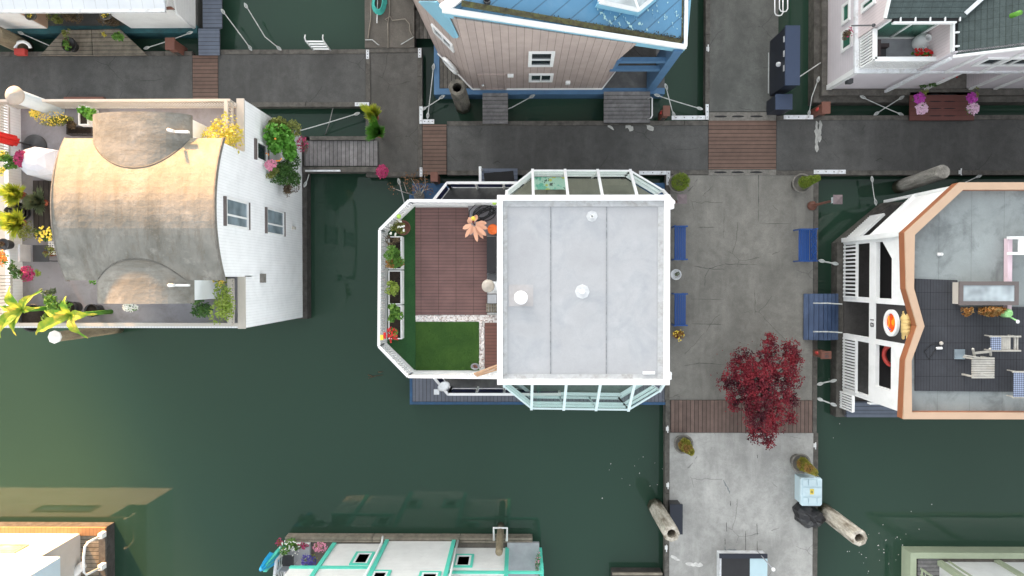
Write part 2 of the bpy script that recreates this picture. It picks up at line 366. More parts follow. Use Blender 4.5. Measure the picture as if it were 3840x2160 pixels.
# mooring lines
def line(label, fr, pts, r=.018, m='rope', eyes=(1,1), cat='mooring line', g='mooring lines'):
    P3 = [W(fr, x, y, z) for x, y, z in pts]; 
    if len(P3) == 2:
        a, b_ = P3; P3 = [a.lerp(b_, t)-Vector((0,0,.12*4*t*(1-t)*0.35)) for t in [i/8 for i in range(9)]]
    o = thing('mooring_line', label, cat, P3[0], g)
    MB().tube(P3, r, 6).build('rope', m, o); e = MB()
    for (p, q), on in (((P3[0], P3[1]), eyes[0]), ((P3[-1], P3[-2]), eyes[1])):
        if not on: continue
        d = (q-p); d.z = 0; d.normalize(); n = Vector((-d.y, d.x, 0)); L = .24
        e.tube([p + d*L*t + n*math.sin(t*math.pi)*.045 for t in [i/6 for i in range(7)]] + [p + d*L*t - n*math.sin(t*math.pi)*.045 for t in [i/6 for i in range(6,-1,-1)]], r*.8, 6)
    if any(eyes): e.parts('eye_splice', m, o)
    return o
line('pair of lines off the grey gangway, the right one reaching the long walkway', 'b', [(-118,30,.9),(90,370,.7),(255,505,.6)])
line('left of two lines off the grey gangway, ending in a chain at the walkway', 'a', [(2225,90,.9),(2450,390,.7),(2535,510,.6)])
line('line crossing under the brown pedestal beside the grey gangway', 'a', [(1445,490,.55),(1940,320,.75)])
line('line from the teal float to the tan plank platform at upper left', 'a', [(180,320,.75),(500,460,.6)], eyes=(1,0))
line('long pale line crossing the dark slip from the tufted plant to the vaulted houseboat', 'b', [(1045,1135,.6),(390,1330,.8)])
line('dark chain line in the slip crossing beneath the long pale line', 'b', [(775,1085,.45),(740,1230,.25),(695,1360,.1)], m='chain', eyes=(0,0))
line('upright line left of the blue edged float beside the hollow piling', 'b', [(1790,640,.7),(1725,1195,.55)])
line('slanting line from the corner bracket to the blue edged float', 'b', [(1660,1110,.58),(1900,960,.7)])
line('line between the two small gangways of the blue roofed house', 'c', [(230,955,.7),(0,1080,.6),(-130,1130,.55)], eyes=(1,0))
line('steep line hanging from the blue porch column to the bracket', 'c', [(1540,840,.9),(1610,1110,.6),(1640,1180,.58)])
line('long line with a yellow end from the porch to the wide pier corner', 'c', [(1430,950,.7),(1920,1100,.58)])
line('upright line beside the brown pedestal under the pink sided house', 'd', [(515,770,.7),(440,980,.6),(410,1170,.58)])
line('crossed line running from upper left to lower right before the reddish deck', 'd', [(925,965,.7),(1365,1160,.55)])
line('crossed line running from lower left to upper right before the reddish deck', 'd', [(1065,1160,.55),(1370,965,.7)])
line('line left of the leaning grey piling behind the orange trimmed house', 'o', [(825,245,.55),(875,585,.6)])
line('line right of the leaning grey piling at the orange roof edge', 'o', [(2090,235,.55),(1900,320,.6)], eyes=(1,0))
line('short twisted line beside the right hand blue bench', 'o', [(215,1215,.58),(440,1260,.6)], r=.028)
line('short white line below the brown pedestal numbered for the orange trimmed house', 'p', [(150,1080,.58),(320,1040,.6)], r=.026)
line('lower short white line near the bottom of the orange trimmed house float', 'p', [(150,1200,.5),(320,1265,.6)], r=.026)
line('line hanging beside the bare branched shrub left of the lawn deck', 'i', [(372,160,.6),(450,470,.5)], eyes=(1,0))
line('short line at the corner of the vaulted houseboat below the old gangway', 'f', [(1620,880,.6),(1565,1020,.55)], eyes=(0,1))
# brown power pedestals
def pedestal(label, fr, x0, y0, x1, y1, base, z=1.35, txt=None):
    a = W(fr, x0, y0, z); b_ = W(fr, x1, y1, z); c = (a+b_)/2; hw, hh = abs(b_.x-a.x)/2, abs(b_.y-a.y)/2
    o = thing('power_pedestal', label, 'pedestal', (c.x, c.y, ZD), 'brown power pedestals')
    MB().box(c.x-hw*.8, c.y-hh*.8, .3, c.x+hw*.8, c.y+hh*.8, z-.08).build('cabinet', 'brown', o)
    MB().box(c.x-hw, c.y-hh, z-.08, c.x+hw, c.y+hh, z).build('lid', 'brown', o)
    MB().box(c.x-hw*.5, c.y-hh*.9, .1, c.x+hw*.5, c.y-hh*.7, .9).build('bracket', 'darktimber', o)
    MB().lathe((c.x-hw*.75, c.y+hh*.2, .9), [(.05,-.12),(.07,0),(.05,.12)], 8).build('cable_plug', M['redp'], o)
    if txt: text(txt, (c.x, c.y, z+.004), hw*1.1, -math.pi/2, 'dkgrey', o)
    return o
def text(s, loc, size, rot, m, parent=None, rotm=None, name='number'):
    cu = bpy.data.curves.new('t', 'FONT'); cu.body = s; cu.size = size; cu.align_x = 'CENTER'; cu.align_y = 'CENTER'; cu.extrude = .004
    to = bpy.data.objects.new('t', cu); C.objects.link(to); bpy.context.view_layer.update()
    me = bpy.data.meshes.new_from_object(to.evaluated_get(bpy.context.evaluated_depsgraph_get())); bpy.data.objects.remove(to)
    o = bpy.data.objects.new(name, me); C.objects.link(o); me.materials.clear(); me.materials.append(M[m])
    off = Vector((0,0,0)); p = parent
    while p is not None: off += p.location; p = p.parent
    mx = rotm.to_4x4() if rotm is not None else Matrix.Rotation(rot, 4, 'Z')
    me.transform(Matrix.Translation(Vector(loc)-off) @ mx); o.parent = parent; return o
M['redp'] = mat('red plastic', (.45,.05,.04), .5, .1)
pedestal('brown pedestal with a hose, beside the grey gangway at upper left', 'a', 1660, 378, 1755, 498, 0)
pedestal('orange brown pedestal between the narrow bridge and the balcony of the lawn deck house', 'i', 770, 80, 860, 200, 0)
pedestal('brown pedestal right of the slatted gangway under the blue porch column', 'c', 1522, 1062, 1592, 1165, 0)
pedestal('brown pedestal with red plug left of the crossed mooring lines', 'd', 545, 1022, 628, 1142, 0)
pedestal('brown pedestal marked 18 between the main pier and the orange trimmed house', 'p', 188, 788, 276, 855, 0, txt='18')
# concrete and timber pilings
def piling(label, fr, tx, ty, z, r, m, hollow=True, n=8, cap=None, lean=None, rb=None):
    c = W(fr, tx, ty, z); o = thing('piling', label, 'piling', (c.x, c.y, 0), 'pilings')
    b_ = Vector((c.x, c.y, -1)) if lean is None else Vector((*lean, -1))
    ax = (c-b_).normalized(); L = (c-b_).length
    if hollow:
        MB().lathe(b_, [(rb or r*1.03,0),(rb or r*1.03,1.0),(r*1.02,1.25),(r*.97,1.3),(r,1.5),(r,L-.04),(r*.96,L),(r*.55,L),(r*.55,L-.8),(0,L-.8)], n, ax=ax, smooth=False).build('shaft', m, o)
        MB().lathe(b_, [(0,L-.79),(r*.54,L-.79)], n, ax=ax).build('core', 'black', o)
    else:
        MB().lathe(b_, [(rb or r,0),(r,L-.05),(r*.9,L),(0,L+.004)], 14 if n < 9 else n, ax=ax, smooth=False).build('shaft', m, o)
    if cap: MB().lathe(c, [(r*1.15,-.1),(r*1.3,0),(r*.05,.16),(0,.165)], 8 if cap == 'white' else 24, ax=ax, smooth=(cap!='white')).build('cap', M['white'] if cap == 'white' else M['capgrey'], o)
    return o
def pilemat(name, c1, c2, wet=(.03,.032,.015)):
    k = NT(name); b = k.b; base = k.mix(k.ramp(k.noise(4, 6, .7, vec=k.map((1,1,.25))), .4, .62), c1, c2)
    base = k.mix(k.math('MULTIPLY', k.ramp(k.noise(22, 3), .6, .68), .7), base, tuple(x*.3 for x in c1))
    zz = k.math('ADD', k.axis(2), k.math('MULTIPLY', k.noise(3, 4), .5)); base = k.mix(k.ramp(zz, .75, .5), base, wet)
    k.lk(base, b.inputs['Base Color']); b.inputs['Roughness'].default_value = .9; k.bump(k.noise(15, 5), .5, .03); return k.m
M['pile_con'] = pilemat('pale weathered concrete pile', (.58,.54,.46), (.17,.14,.10))
M['pile_dk'] = pilemat('stained concrete pile', (.17,.155,.125), (.07,.065,.055))
M['pile_grey'] = pilemat('grey octagonal pile', (.2,.19,.165), (.38,.36,.32))
M['pile_tan'] = pilemat('tan timber pile', (.24,.2,.13), (.14,.115,.075))
M['capgrey'] = mat('weathered tan cap', (.42,.38,.33), .6, .15)
M['pilewhite'] = mat('white wrapped pile sleeve', (.6,.68,.72), .45, .08, 2)
piling('pale hollow concrete piling beside the black cover at the left edge of the pier', 'q', 480, 1068, 2.85, .29, 'pile_con')
piling('pale hollow concrete piling beside the white dock box on the right of the pier', 'q', 2180, 1106, 2.75, .29, 'pile_con')
piling('dark stained hollow concrete piling at the corner of the blue edged float', 'b', 2022, 878, 2.6, .30, 'pile_dk')
piling('grey leaning piling with a frayed rope top behind the orange trimmed house', 'o', 1650, 195, 2.7, .25, 'pile_grey', hollow=False, n=8, lean=tuple(W('o', 1130, 390, -.0).xy))
piling('white sleeved piling with round tan cap at the corner of the vaulted houseboat', 'a', 142, 958, 7.2, .2, 'pilewhite', hollow=False, n=20, cap='grey')
piling('brown piling with small white cone cap below the banana plants', 'g', 590, 1200, 3.7, .17, 'pile_tan', hollow=False, n=12, cap='white')
piling('stout tan piling at the top left edge beside the life ring', 'a', -60, 330, 1.6, .3, 'pile_tan', hollow=False, n=12)
piling('mossy timber piling held by a white hoop at the teal trimmed house', 'r', 2085, 500, 2.6, .13, 'pile_tan', hollow=False, n=12)
# ---------------------------------------------------------------- building helpers
def siding(name, col, ax, pitch, w=.012, dark=.55, **k): return mat(name, col, .55, k.pop('var', .06), 1.5, ((ax, pitch, w),), dark, **k)
M['sid_wy'] = siding('white vertical boarding', (.90,.915,.92), 1, .085, w=.008, dark=.8, dirt=(.66,.68,.68), dirtamt=.25, dirts=2)
M['sid_wx'] = siding('white boarding', (.80,.83,.85), 0, .085, dark=.72)
M['sid_wz'] = siding('white lap siding', (.78,.78,.76), 2, .12, dark=.8, dirt=(.62,.61,.6), dirtamt=.35, dirts=2.5)
M['pinkx'] = mat('pink grey board siding', srgb(172,157,150), .65, .12, 2, ((0,.23,.014),), .42, cellvar=.04, fine=.12)
M['pinkd'] = mat('pink grey chamfer siding', srgb(156,144,139), .65, .1, 2, ((0,.23,.012,.66),), .6)
M['palepinky'] = siding('pale pink siding', srgb(212,200,200), 1, .1, dark=.8)
M['palepinkz'] = siding('pale pink lap siding', srgb(212,206,210), 2, .13, dark=.8)
M['beige'] = mat('cream painted rail', srgb(186,180,170), .5, .06)
M['deckgrey'] = mat('grey terrace membrane', srgb(150,148,152), .8, .15, 1.2, dirt=(.16,.14,.13), dirtamt=.5, dirts=1.6)
M['trimgrey'] = mat('grey brown window trim', srgb(98,90,88), .6, .1)
def wframe(parent, quad, out, fw=.07, fm='white', gm='glass', mull=None, d=.05, name='window', trim=None):
    """window on a wall: quad = TL,TR,BR,BL corner points, out = outward unit vector; frame ring, pane and mullions"""
    q = [Vector(p) for p in quad]; out = Vector(out).normalized(); U = (q[1]-q[0]).normalized(); V = (q[3]-q[0]).normalized()
    inn = [q[0]+(U+V)*fw, q[1]+(-U+V)*fw, q[2]+(-U-V)*fw, q[3]+(U-V)*fw]
    m = MB(); 
    for i in range(4):
        j = (i+1) % 4; m.ext([q[i]-out*.02, q[j]-out*.02, inn[j]-out*.02, inn[i]-out*.02], out*(d+.02))
    w_, h_ = (inn[1]-inn[0]).length, (inn[3]-inn[0]).length
    for kind, t in (mull or ()):
        if kind == 'v': a = inn[0].lerp(inn[1], t); b = inn[3].lerp(inn[2], t)
        else: a = inn[0].lerp(inn[3], t); b = inn[1].lerp(inn[2], t)
        m.bar(a+out*.025, b+out*.025, .05, .045)
    f = m.build(name, fm, parent); MB().ext([p+out*.004 for p in inn], out*.008).build('pane', gm, f)
    if trim:
        tm, a, b = trim; t = MB(); 
        t.ext([q[0]-U*a*0-V*b, q[1]-V*b, q[1], q[0]], out*.06); t.ext([q[3], q[2], q[2]+V*b, q[3]+V*b], out*.06); t.build('casing', tm, f)
    return f
def vrect(fr, pts, A, B, flat=True):
    """picture points on the vertical plane A-B -> upright rectangle TL,TR,BR,BL (T = high z)"""
    P3 = [PV(fr if isinstance(fr, str) else p[2], p[0], p[1], A, B) for p in pts]; A2 = Vector((A[0], A[1], 0)); t = Vector((B[0]-A[0], B[1]-A[1], 0)).normalized()
    s = sorted((Vector((p.x, p.y, 0))-A2).dot(t) for p in P3); z = sorted(p.z for p in P3); n = len(P3)//2
    s0, s1 = sum(s[:n])/n, sum(s[n:])/(len(s)-n); z0, z1 = sum(z[:n])/n, sum(z[n:])/(len(z)-n)
    g = lambda ss, zz: Vector((*(A2+t*ss).xy, zz)); return [g(s0,z1), g(s1,z1), g(s1,z0), g(s0,z0)]
def railing(parent, p, q, h, n, m, top=.07, bal=.025, name='railing', bottom=True, mid=0, post=False):
    """base line p-q; top rail, bottom rail and upright balusters"""
    p, q = Vector(p), Vector(q); Z = Vector((0,0,h)); r = MB(); r.bar(p+Z, q+Z, top, .05)
    if bottom: r.bar(p+Vector((0,0,.08)), q+Vector((0,0,.08)), .05, .05)
    for i in range(mid): r.bar(p+Z*(i+1)/(mid+1), q+Z*(i+1)/(mid+1), .02, .03)
    o = r.build(name, m, parent); b = MB()
    for i in range(n+1):
        a = p.lerp(q, i/n); b.bar(a+Vector((0,0,.02)), a+Z-Vector((0,0,.02)), bal if i % max(1, n//3 or 1) or not post else .06, bal)
    b.build('balusters', m, o); return o
def houseboat(name, label, loc): return thing(name, label, 'houseboat', loc)
# ================================================================ 1. vaulted white houseboat
H1 = houseboat('vaulted_houseboat', 'white boarded houseboat with a tan barrel vaulted roof and planted roof terrace', (-12, 2, 0))
XE = WX('S', 1128, .7); XW = -16.0; Y0, Y1 = -1.50, 5.24; ZT = 5.36; ZC = 5.9
MB().box(XW, Y0-.05, -.3, XE+.17, Y1+.05, .5).build('float', 'darktimber', H1)
MB().box(XW, Y0, .5, XE, Y1, ZT).build('wall', 'sid_wy', H1)
MB().box(XW+.12, Y0+.12, ZT+.002, XE-.12, Y1-.12, ZT+.012).build('terrace_floor', 'deckgrey', H1)
pa = MB(); t = .12
pa.box(XW, Y1-t, ZT, XE-t, Y1, ZC-.45); pa.box(XW, Y0, ZT, XE-t, Y0+t, ZC-.02); 
pa.parts('parapet', 'sid_wx', H1)
# east parapet + gable in one plane, with cap
ca = MB(); ca.box(XE-.2, 3.72, ZC-.03, XE+.02, Y1+.02, ZC+.03); ca.box(XE-.2, Y0-.02, ZC-.03, XE+.02, .02, ZC+.03)
ca.parts('coping', 'beige', H1)
pe = MB(); pe.box(XE-t, 3.69, ZT, XE, Y1, ZC-.03); pe.box(XE-t, Y0, ZT, XE, .05, ZC-.03); pe.parts('parapet', 'sid_wy', H1)
railing(H1, (XW, Y1-.14, ZC-.45), (XE-.2, Y1-.14, ZC-.45), .9, 92, 'beige')
railing(H1, (XE-.32, 3.75, ZT+.5), (XE-.32, Y1-.14, ZT+.5), .5, 12, 'beige', top=.11)
railing(H1, (XE-.32, Y0+.1, ZT+.5), (XE-.32, -.05, ZT+.5), .35, 11, 'beige', top=.11)
rr = MB(); rr.bar((XW, Y0+.1, ZC+.02), (XE-.2, Y0+.1, ZC+.02), .1, .06); rr.build('rail', 'beige', H1)
# planter deck to the west, a step up, behind a boarded upstand
xw_ = WX('e', 105, 5.9)
MB().box(xw_-.12, Y0+.12, ZT+.012, xw_, Y1-.12, 5.9).build('upstand', 'sid_wy', H1)
MB().box(XW, Y0+.12, ZT+.012, xw_-.12, Y1-.12, 5.75).build('planter_deck', 'beige', H1)
railing(H1, (WX('e', 70, 6.0), WY('e', 660, 6.0), 5.76), (WX('e', 70, 6.0), Y1-.2, 5.76), .75, 18, 'beige')
railing(H1, (WX('g', 75, 6.0), Y0+.15, 5.76), (WX('g', 75, 6.0), WY('g', 530, 6.0), 5.76), .75, 14, 'beige')
# vaults
def arc(y0, y1, zs, zc, n=22):
    """points of a flat arc from y0 to y1"""
    w2 = (y1-y0)/2; r = (w2*w2+(zc-zs)**2)/(2*(zc-zs)); cz = zc-r; a = math.asin(w2/r)
    return [((y0+y1)/2+r*math.sin(-a+2*a*i/n), cz+r*math.cos(-a+2*a*i/n)) for i in range(n+1)]
def vaultmat(name, ax, sunlit_tan=True):
    k = NT(name); b = k.b
    base = k.mix(k.ramp(k.noise(.9, 6, .65, dist=.4), .35, .65), (.15,.15,.132), (.25,.24,.212))
    st = k.ramp(k.noise(2.2, 7, .7, vec=k.map((1,.14,1) if ax == 0 else (.14,1,1))), .5, .68); base = k.mix(k.math('MULTIPLY', st, .8), base, (.10,.095,.078)); s2 = k.ramp(k.noise(5.5, 6, .75, vec=k.map((1,.08,1) if ax == 0 else (.08,1,1))), .5, .62); base = k.mix(k.math('MULTIPLY', s2, .35), base, (.11,.085,.055))
    bl = k.ramp(k.noise(1.3, 6, .7, vec=k.map(loc=(5,3,0))), .55, .66); base = k.mix(k.math('MULTIPLY', bl, .6), base, (.33,.315,.28))
    tn = k.ramp(k.math('ADD', k.axis(1), k.math('MULTIPLY', k.noise(2, 5), .5)), .2, .55) if sunlit_tan else None
    if tn is not None: base = k.mix(k.math('MULTIPLY', tn, .3), base, (.42,.33,.2))  # north half: low-sun gold put into the colour along with weathered tan
    fn = k.ramp(k.noise(18, 5, .7), .42, .7); base = k.mix(k.math('MULTIPLY', fn, .25), base, (.2,.18,.14))
    k.lk(base, b.inputs['Base Color']); b.inputs['Roughness'].default_value = .75; k.bump(k.noise(3.5, 7, .65), .5, .05); return k.m
M['vault'] = vaultmat('tan coated vault', 0); M['dorm'] = vaultmat('coated dormer vault', 1, False)
Yc0, Yc1, ZS, ZK = .02, 3.69, 7.45, 8.0
X0v, X1v = WX('S', 196, 8.0), XE+.03
A1 = arc(Yc0-.1, Yc1+.1, ZS, ZK); th = .06
v = MB(); pts = [(y, z) for y, z in A1]+[(y, z-th) for y, z in reversed(A1)]
n = len(pts); v.add([(X0v, y, z) for y, z in pts]+[(X1v, y, z) for y, z in pts], [tuple(range(n)), tuple(range(n, 2*n))]+[(i, (i+1) % n, n+(i+1) % n, n+i) for i in range(n)])
vo = v.build('vault_roof', 'vault', H1)
v = MB(); 
for X in (X1v, X0v-.03):
    A2 = arc(Yc0-.13, Yc1+.13, ZS-.03, ZK+.02); pts = A2+[(y, z-.13) for y, z in reversed(A2)]; n = len(pts)
    v.add([(X, y, z) for y, z in pts]+[(X+.035, y, z) for y, z in pts], [tuple(range(n)), tuple(range(n, 2*n))]+[(i, (i+1) % n, n+(i+1) % n, n+i) for i in range(n)])
v.parts('fascia', 'stonepot', H1)
g = MB(); gp = [(Yc0, ZT)] + [(y, z-th-.005) for y, z in arc(Yc0, Yc1, ZS, ZK-.02)] + [(Yc1, ZT)]
n = len(gp); g.add([(X0v+.25, y, z) for y, z in gp]+[(XE, y, z) for y, z in gp], [tuple(range(n)), tuple(range(n, 2*n))]+[(i, (i+1) % n, n+(i+1) % n, n+i) for i in range(n)])
g.build('gable_wall', 'sid_wy', H1)
def sup(t, a0, a1, zs, zc):
    u = min(1, abs((t-(a0+a1)/2)/((a1-a0)/2))); return zs+(zc-zs)*(1-u**2.3)**.62
def arcE(a0, a1, zs, zc, n=24):
    return [(t, sup(t, a0, a1, zs, zc)) for t in [(a0+a1)/2-(a1-a0)/2*math.cos(math.pi*i/n) for i in range(n+1)]]
def dormer(xa, xb, ya, yb, zs, zc, name):
    A = arcE(xa, xb, zs, zc); pts = A+[(x, z-.06) for x, z in reversed(A)]; n = len(pts); d = MB()
    d.add([(x, ya, z) for x, z in pts]+[(x, yb, z) for x, z in pts], [tuple(range(n)), tuple(range(n, 2*n))]+[(i, (i+1) % n, n+(i+1) % n, n+i) for i in range(n)])
    o = d.build('dormer_roof', 'dorm', H1)
    wl_ = [(xa+.12, ZT)]+[(x, z-.07) for x, z in arcE(xa+.12, xb-.06, zs-.01, zc-.02)]+[(xb-.06, ZT)]; n = len(wl_); ins = -.08 if yb > ya else .08
    e = MB(); e.add([(x, ya, z) for x, z in wl_]+[(x, yb+ins, z) for x, z in wl_], [tuple(range(n)), tuple(range(n, 2*n))]+[(i, (i+1) % n, n+(i+1) % n, n+i) for i in range(n)])
    e.build('dormer_wall', 'sid_wx', H1); return o
dN = dormer(-11.62, WX('a',1940,7.4), 2.4, 4.42, 7.40, 7.84, 'n'); dS = dormer(-11.62, WX('h',365,7.25), 1.6, WY('g',833,7.25), 7.26, 7.74, 's')
def vz(t, a0, a1, zs, zc):
    w2 = (a1-a0)/2; r = (w2*w2+(zc-zs)**2)/(2*(zc-zs)); d = t-(a0+a1)/2; return zc-r+math.sqrt(max(0, r*r-d*d))
for xa, xb, zs_, zc_, sg, dd in ((-11.62, WX('a',1940,7.4), 7.40, 7.84, 1, dN), (-11.62, WX('h',365,7.25), 7.26, 7.74, -1, dS)):
    pts = []
    for i in range(25):
        x = xa+.01+(xb-xa-.02)*i/24; zt_ = max(ZS+.002, sup(x, xa, xb, zs_, zc_)); y = (Yc0+Yc1)/2+sg*1.9
        for q_ in range(400):
            yy = (Yc0+Yc1)/2+sg*(1.9-1.9*q_/400)
            if vz(yy, Yc0-.1, Yc1+.1, ZS, ZK) >= zt_: y = yy; break
        pts.append(Vector((x, y, zt_-.004)))
    MB().tube(pts, .022, 5).build('seam', mat('dark roof seam', (.13,.125,.11), .9, .4, 5), dd)
for fr, x, y, d, zv in (('a',1690,1305,dN,0), ('h',95,638,dS,-.13)):
    p = W(fr, x, y, 7.95+zv); m = MB(); m.tube([p+Vector((.05,0,-.2)), p], .045, 8); m.lathe(p, [(0,-.01),(.03,-.01),(.03,.003),(0,.003)], 8); m.box(p.x+.06, p.y-.03, 7.62+zv, p.x+.42, p.y+.03, 7.72+zv); m.build('vent_pipe', 'white', d)
# windows of the east wall
PA, PB = Vector((XE, 0, 0)), Vector((XE, 1, 0)); OE = (1,0,0)
wframe(H1, vrect('S', [(843,736),(926,760),(928,863),(843,846)], PA, PB), OE, .06, 'white', 'glassgrey', [('v',.38)], trim=('trimgrey',0,.1))
wframe(H1, vrect('S', [(997,779),(1061,794),(1061,886),(997,876)], PA, PB), OE, .05, 'white', 'glassgrey', [('v',.38)], trim=('trimgrey',0,.1))
q = vrect('f', [(1035,500),(1150,550),(1160,770),(1040,730)], PA, PB); wframe(H1, q, OE, .08, 'white', 'glass', trim=('trimgrey',0,.12))
ve = PV('h', 1100, 560, PA, PB); MB().box(XE, ve.y-.14, ve.z-.1, XE+.12, ve.y+.14, ve.z+.12).build('wall_vent', 'stonepot', H1)
ve = PV('h', 1440, 15, PA, PB); MB().box(XE, ve.y-.05, ve.z-.08, XE+.1, ve.y+.05, ve.z+.08).build('wall_lamp', 'beige', H1)
# cabin door side clutter: dark boarded bench niche west of the vault
m = MB(); x0, y0, x1, y1 = rectXY(R('e', 380, 950, 590, 1560, ZT)); m.box(x0, y0, ZT+.012, x1, y1, ZT+.06); M['darkdeck'] = mat('dark terrace boards', (.05,.042,.038), .8, .3, 4, ((0,.16,.03),), .3)
m.build('sunken_boards', 'darkdeck', H1)
# ================================================================ 2. lawn deck houseboat in the middle
H2 = houseboat('flat_roof_houseboat', 'houseboat with big flat white roof, glazed bays and a lawn and brown tile roof deck', (2, 0, 0))
ZR, ZL = 6.0, 3.2
M['membrane'] = mat('white roof membrane', (.40,.405,.415), .75, .12, .9, dirt=(.29,.31,.33), dirtamt=.65, dirts=.9, fine=.10, bump=.1)
M['membranedirt'] = mat('dirty roof edge membrane', (.46,.47,.475), .8, .2, 3, dirt=(.16,.14,.11), dirtamt=.5, dirts=3)
M['coping'] = mat('bright white coping', (.85,.85,.85), .45, .04, 2)
M['bluewood'] = mat('blue painted timber', srgb(44,82,118), .5, .2, 4, dirt=(.03,.05,.08), dirtamt=.5, dirts=3)
M['navy'] = mat('navy canvas panel', srgb(20,28,78), .6, .12)
M['darkdk'] = mat('dark balcony floor', (.10,.102,.104), .8, .3, 2, dirt=(.18,.18,.17), dirtamt=.5, dirts=2)
M['rooftile'] = mat('mauve brown deck tiles', srgb(114,86,82), .7, .15, 1.5, ((1,.108,.012),(0,.585,.012)), .35, cellvar=.05, dirt=(.10,.06,.06), dirtamt=.35, dirts=2)
M['rooftile2'] = mat('red brown deck boards', srgb(106,72,63), .7, .12, 2, ((1,.108,.012),), .35, cellvar=.05)
# ground float and deck
x0, y0, x1, y1 = rectXY([W('S',1535,760,.5), W('S',2522,1518,.5)]); yN = WY('S', 686, .5)
f = MB(); f.box(x0, y0, -.3, x1, y0+.1, .52); f.box(x0, y0+.1, -.3, x0+.1, y1+.3, .52); f.box(x0+.1, y0+.1, -.3, x1, yN, .44); 
f.build('float', 'bluewood', H2)
MB().box(x0+.1, y0+.1, .44, x1-.02, y0+1.4, .5).build('deck_boards', 'plank_greyx', H2)
xN0 = WX('i', 520, .5); MB().box(xN0, WY('i', 430, .5)-.4, .1, xN0+1.3, WY('i', 352, .5), .5).build('float_edge', 'bluewood', H2)
# main cabin
cx0, cx1 = -.62, 4.38; cy0, cy1 = -2.98, 2.3
MB().box(cx0, cy0, .44, cx1, cy1, ZR-.15).build('wall', 'white', H2)
# lower balcony around the west end: floor, ring of navy panels in white frames
def L2(fr, pts, z): return [W(fr, x, y, z) for x, y in pts]
bf = [W('S',1609,1413,2.0), W('S',1680,1478,2.0), W('S',2100,1478,2.0), W('S',2100,686,2.0), W('S',1677,686,2.0), W('S',1612,752,2.0)]
fl = [Vector((p.x, p.y, 0)) for p in bf]; fl2 = [fl[0]+Vector((-.6,.9,0))]+fl+[fl[5]+Vector((-.6,-.9,0))]
MB().prism(fl2, .5, .62).build('balcony_floor', 'darkdk', H2)
def panelrail(p, q, h, n):
    p, q = Vector(p), Vector(q); d = (q-p); Z = Vector((0,0,h)); r = MB(); r.bar(p+Z, q+Z, .09, .07); r.bar(p+Vector((0,0,.25)), q+Vector((0,0,.25)), .05, .06)
    pn = MB(); po = MB()
    for i in range(n+1): po.bar(p+d*i/n, p+d*i/n+Z, .1, .06)
    for i in range(n):
        a, b = p+d*(i+.06)/n, p+d*(i+.94)/n; pn.bar(a+Vector((0,0,(h+.3)/2+.0)), b+Vector((0,0,(h+.3)/2)), .03, h-.4)
    o = r.build('railing', 'coping', H2); po.parts('post', 'coping', o); pn.build('panel', 'navy', o)
zz = .62
for a, b, n in ((fl2[0], fl2[2], 1), (fl2[2], fl2[3], 4), (fl2[4], fl2[5], 4), (fl2[5], fl2[7], 1)):
    panelrail((a.x, a.y, zz), (b.x, b.y, zz), 1.4, n)
# upper deck slab (octagonal west end)
o8 = [(-.62+.0, 'N'),]
ring = [W('S',1866,754,4.1), W('i',505,435,4.1), W('i',145,795,4.1), W('j',118,750,4.1), W('j',437,1078,4.1), W('S',1866,1416,4.1)]
ring = [Vector((p.x, p.y, 0)) for p in ring]
deck = [Vector((cx0+.3, ring[0].y, 0))]+ring[1:5]+[Vector((cx0+.3, ring[5].y, 0))]
MB().prism(deck, ZL-.2, ZL).build('deck_slab', 'white', H2)
MB().prism(L2('i', [(1235,500),(1600,500),(1600,870),(1235,870)], ZL+.01)[::-1], ZL+.002, ZL+.012).build('membrane_strip', 'deckgrey', H2)
x0, y0, x1, y1 = rectXY([W('i',583,520,ZL+.05), W('j',1292,408,ZL+.05)]); xs = WX('i', 1240, ZL+.05); ys = WY('i', 862, ZL+.05)
pt = MB(); pt.box(x0, y0, ZL+.003, xs, y1, ZL+.05); pt.box(xs, y0, ZL+.003, x1, ys, ZL+.05); pt.build('deck_tiles', 'rooftile', H2)
x2, y2, x3, y3 = rectXY([W('j',1268,495,ZL+.05), W('j',1420,1000,ZL+.05)]); MB().box(x2, y2, ZL+.003, x3, y3, ZL+.05).build('deck_tiles', 'rooftile2', H2)
# lattice railing around the upper deck
for i in range(len(ring)-1):
    a, b = ring[i], ring[i+1]; n = max(8, int((b-a).length/.085))
    railing(H2, (a.x, a.y, ZL), (b.x, b.y, ZL), .9, n, 'coping', top=.09, bal=.042, mid=4)
M['flash'] = mat('white sealant patch', (.56,.57,.58), .7, .15, 6, dirt=(.4,.42,.43), dirtamt=.7, dirts=4); M['flash2'] = mat('pinkish sealant patch', (.43,.41,.405), .7, .12, 3, dirt=(.39,.395,.405), dirtamt=.8, dirts=3)
# roof: parapet tray with seams, edge upstands
x0, y0, x1, y1 = rectXY([W('S',1864,731,ZR), W('S',2511,1444,ZR)])
c_ = MB(); e = .16
c_.box(x0, y1-e, ZR-.32, x1, y1, ZR); c_.box(x0, y0, ZR-.32, x1, y0+e, ZR); c_.box(x0, y0+e, ZR-.32, x0+e, y1-e, ZR); c_.box(x1-e, y0+e, ZR-.32, x1, y1-e, ZR)
rf = c_.build('roof_parapet', 'coping', H2)
MB().box(x0+e, y0+e, ZR-.3, x1-e, y1-e, ZR-.12).build('roof_membrane', 'membrane', H2)
ed = MB(); ed.box(x0+e, y1-e-.17, ZR-.118, x1-e, y1-e-.003, ZR-.095); ed.box(x1-e-.17, y0+e, ZR-.118, x1-e-.003, y1-e-.175, ZR-.097); ed.box(x0+e, y0+e+.003, ZR-.118, x1-e-.175, y0+e+.14, ZR-.096); ed.box(x0+e+.003, y0+e+.145, ZR-.118, x0+e+.14, y1-e-.175, ZR-.098)
ed.parts('edge_flashing', 'membranedirt', H2)
sm = MB()
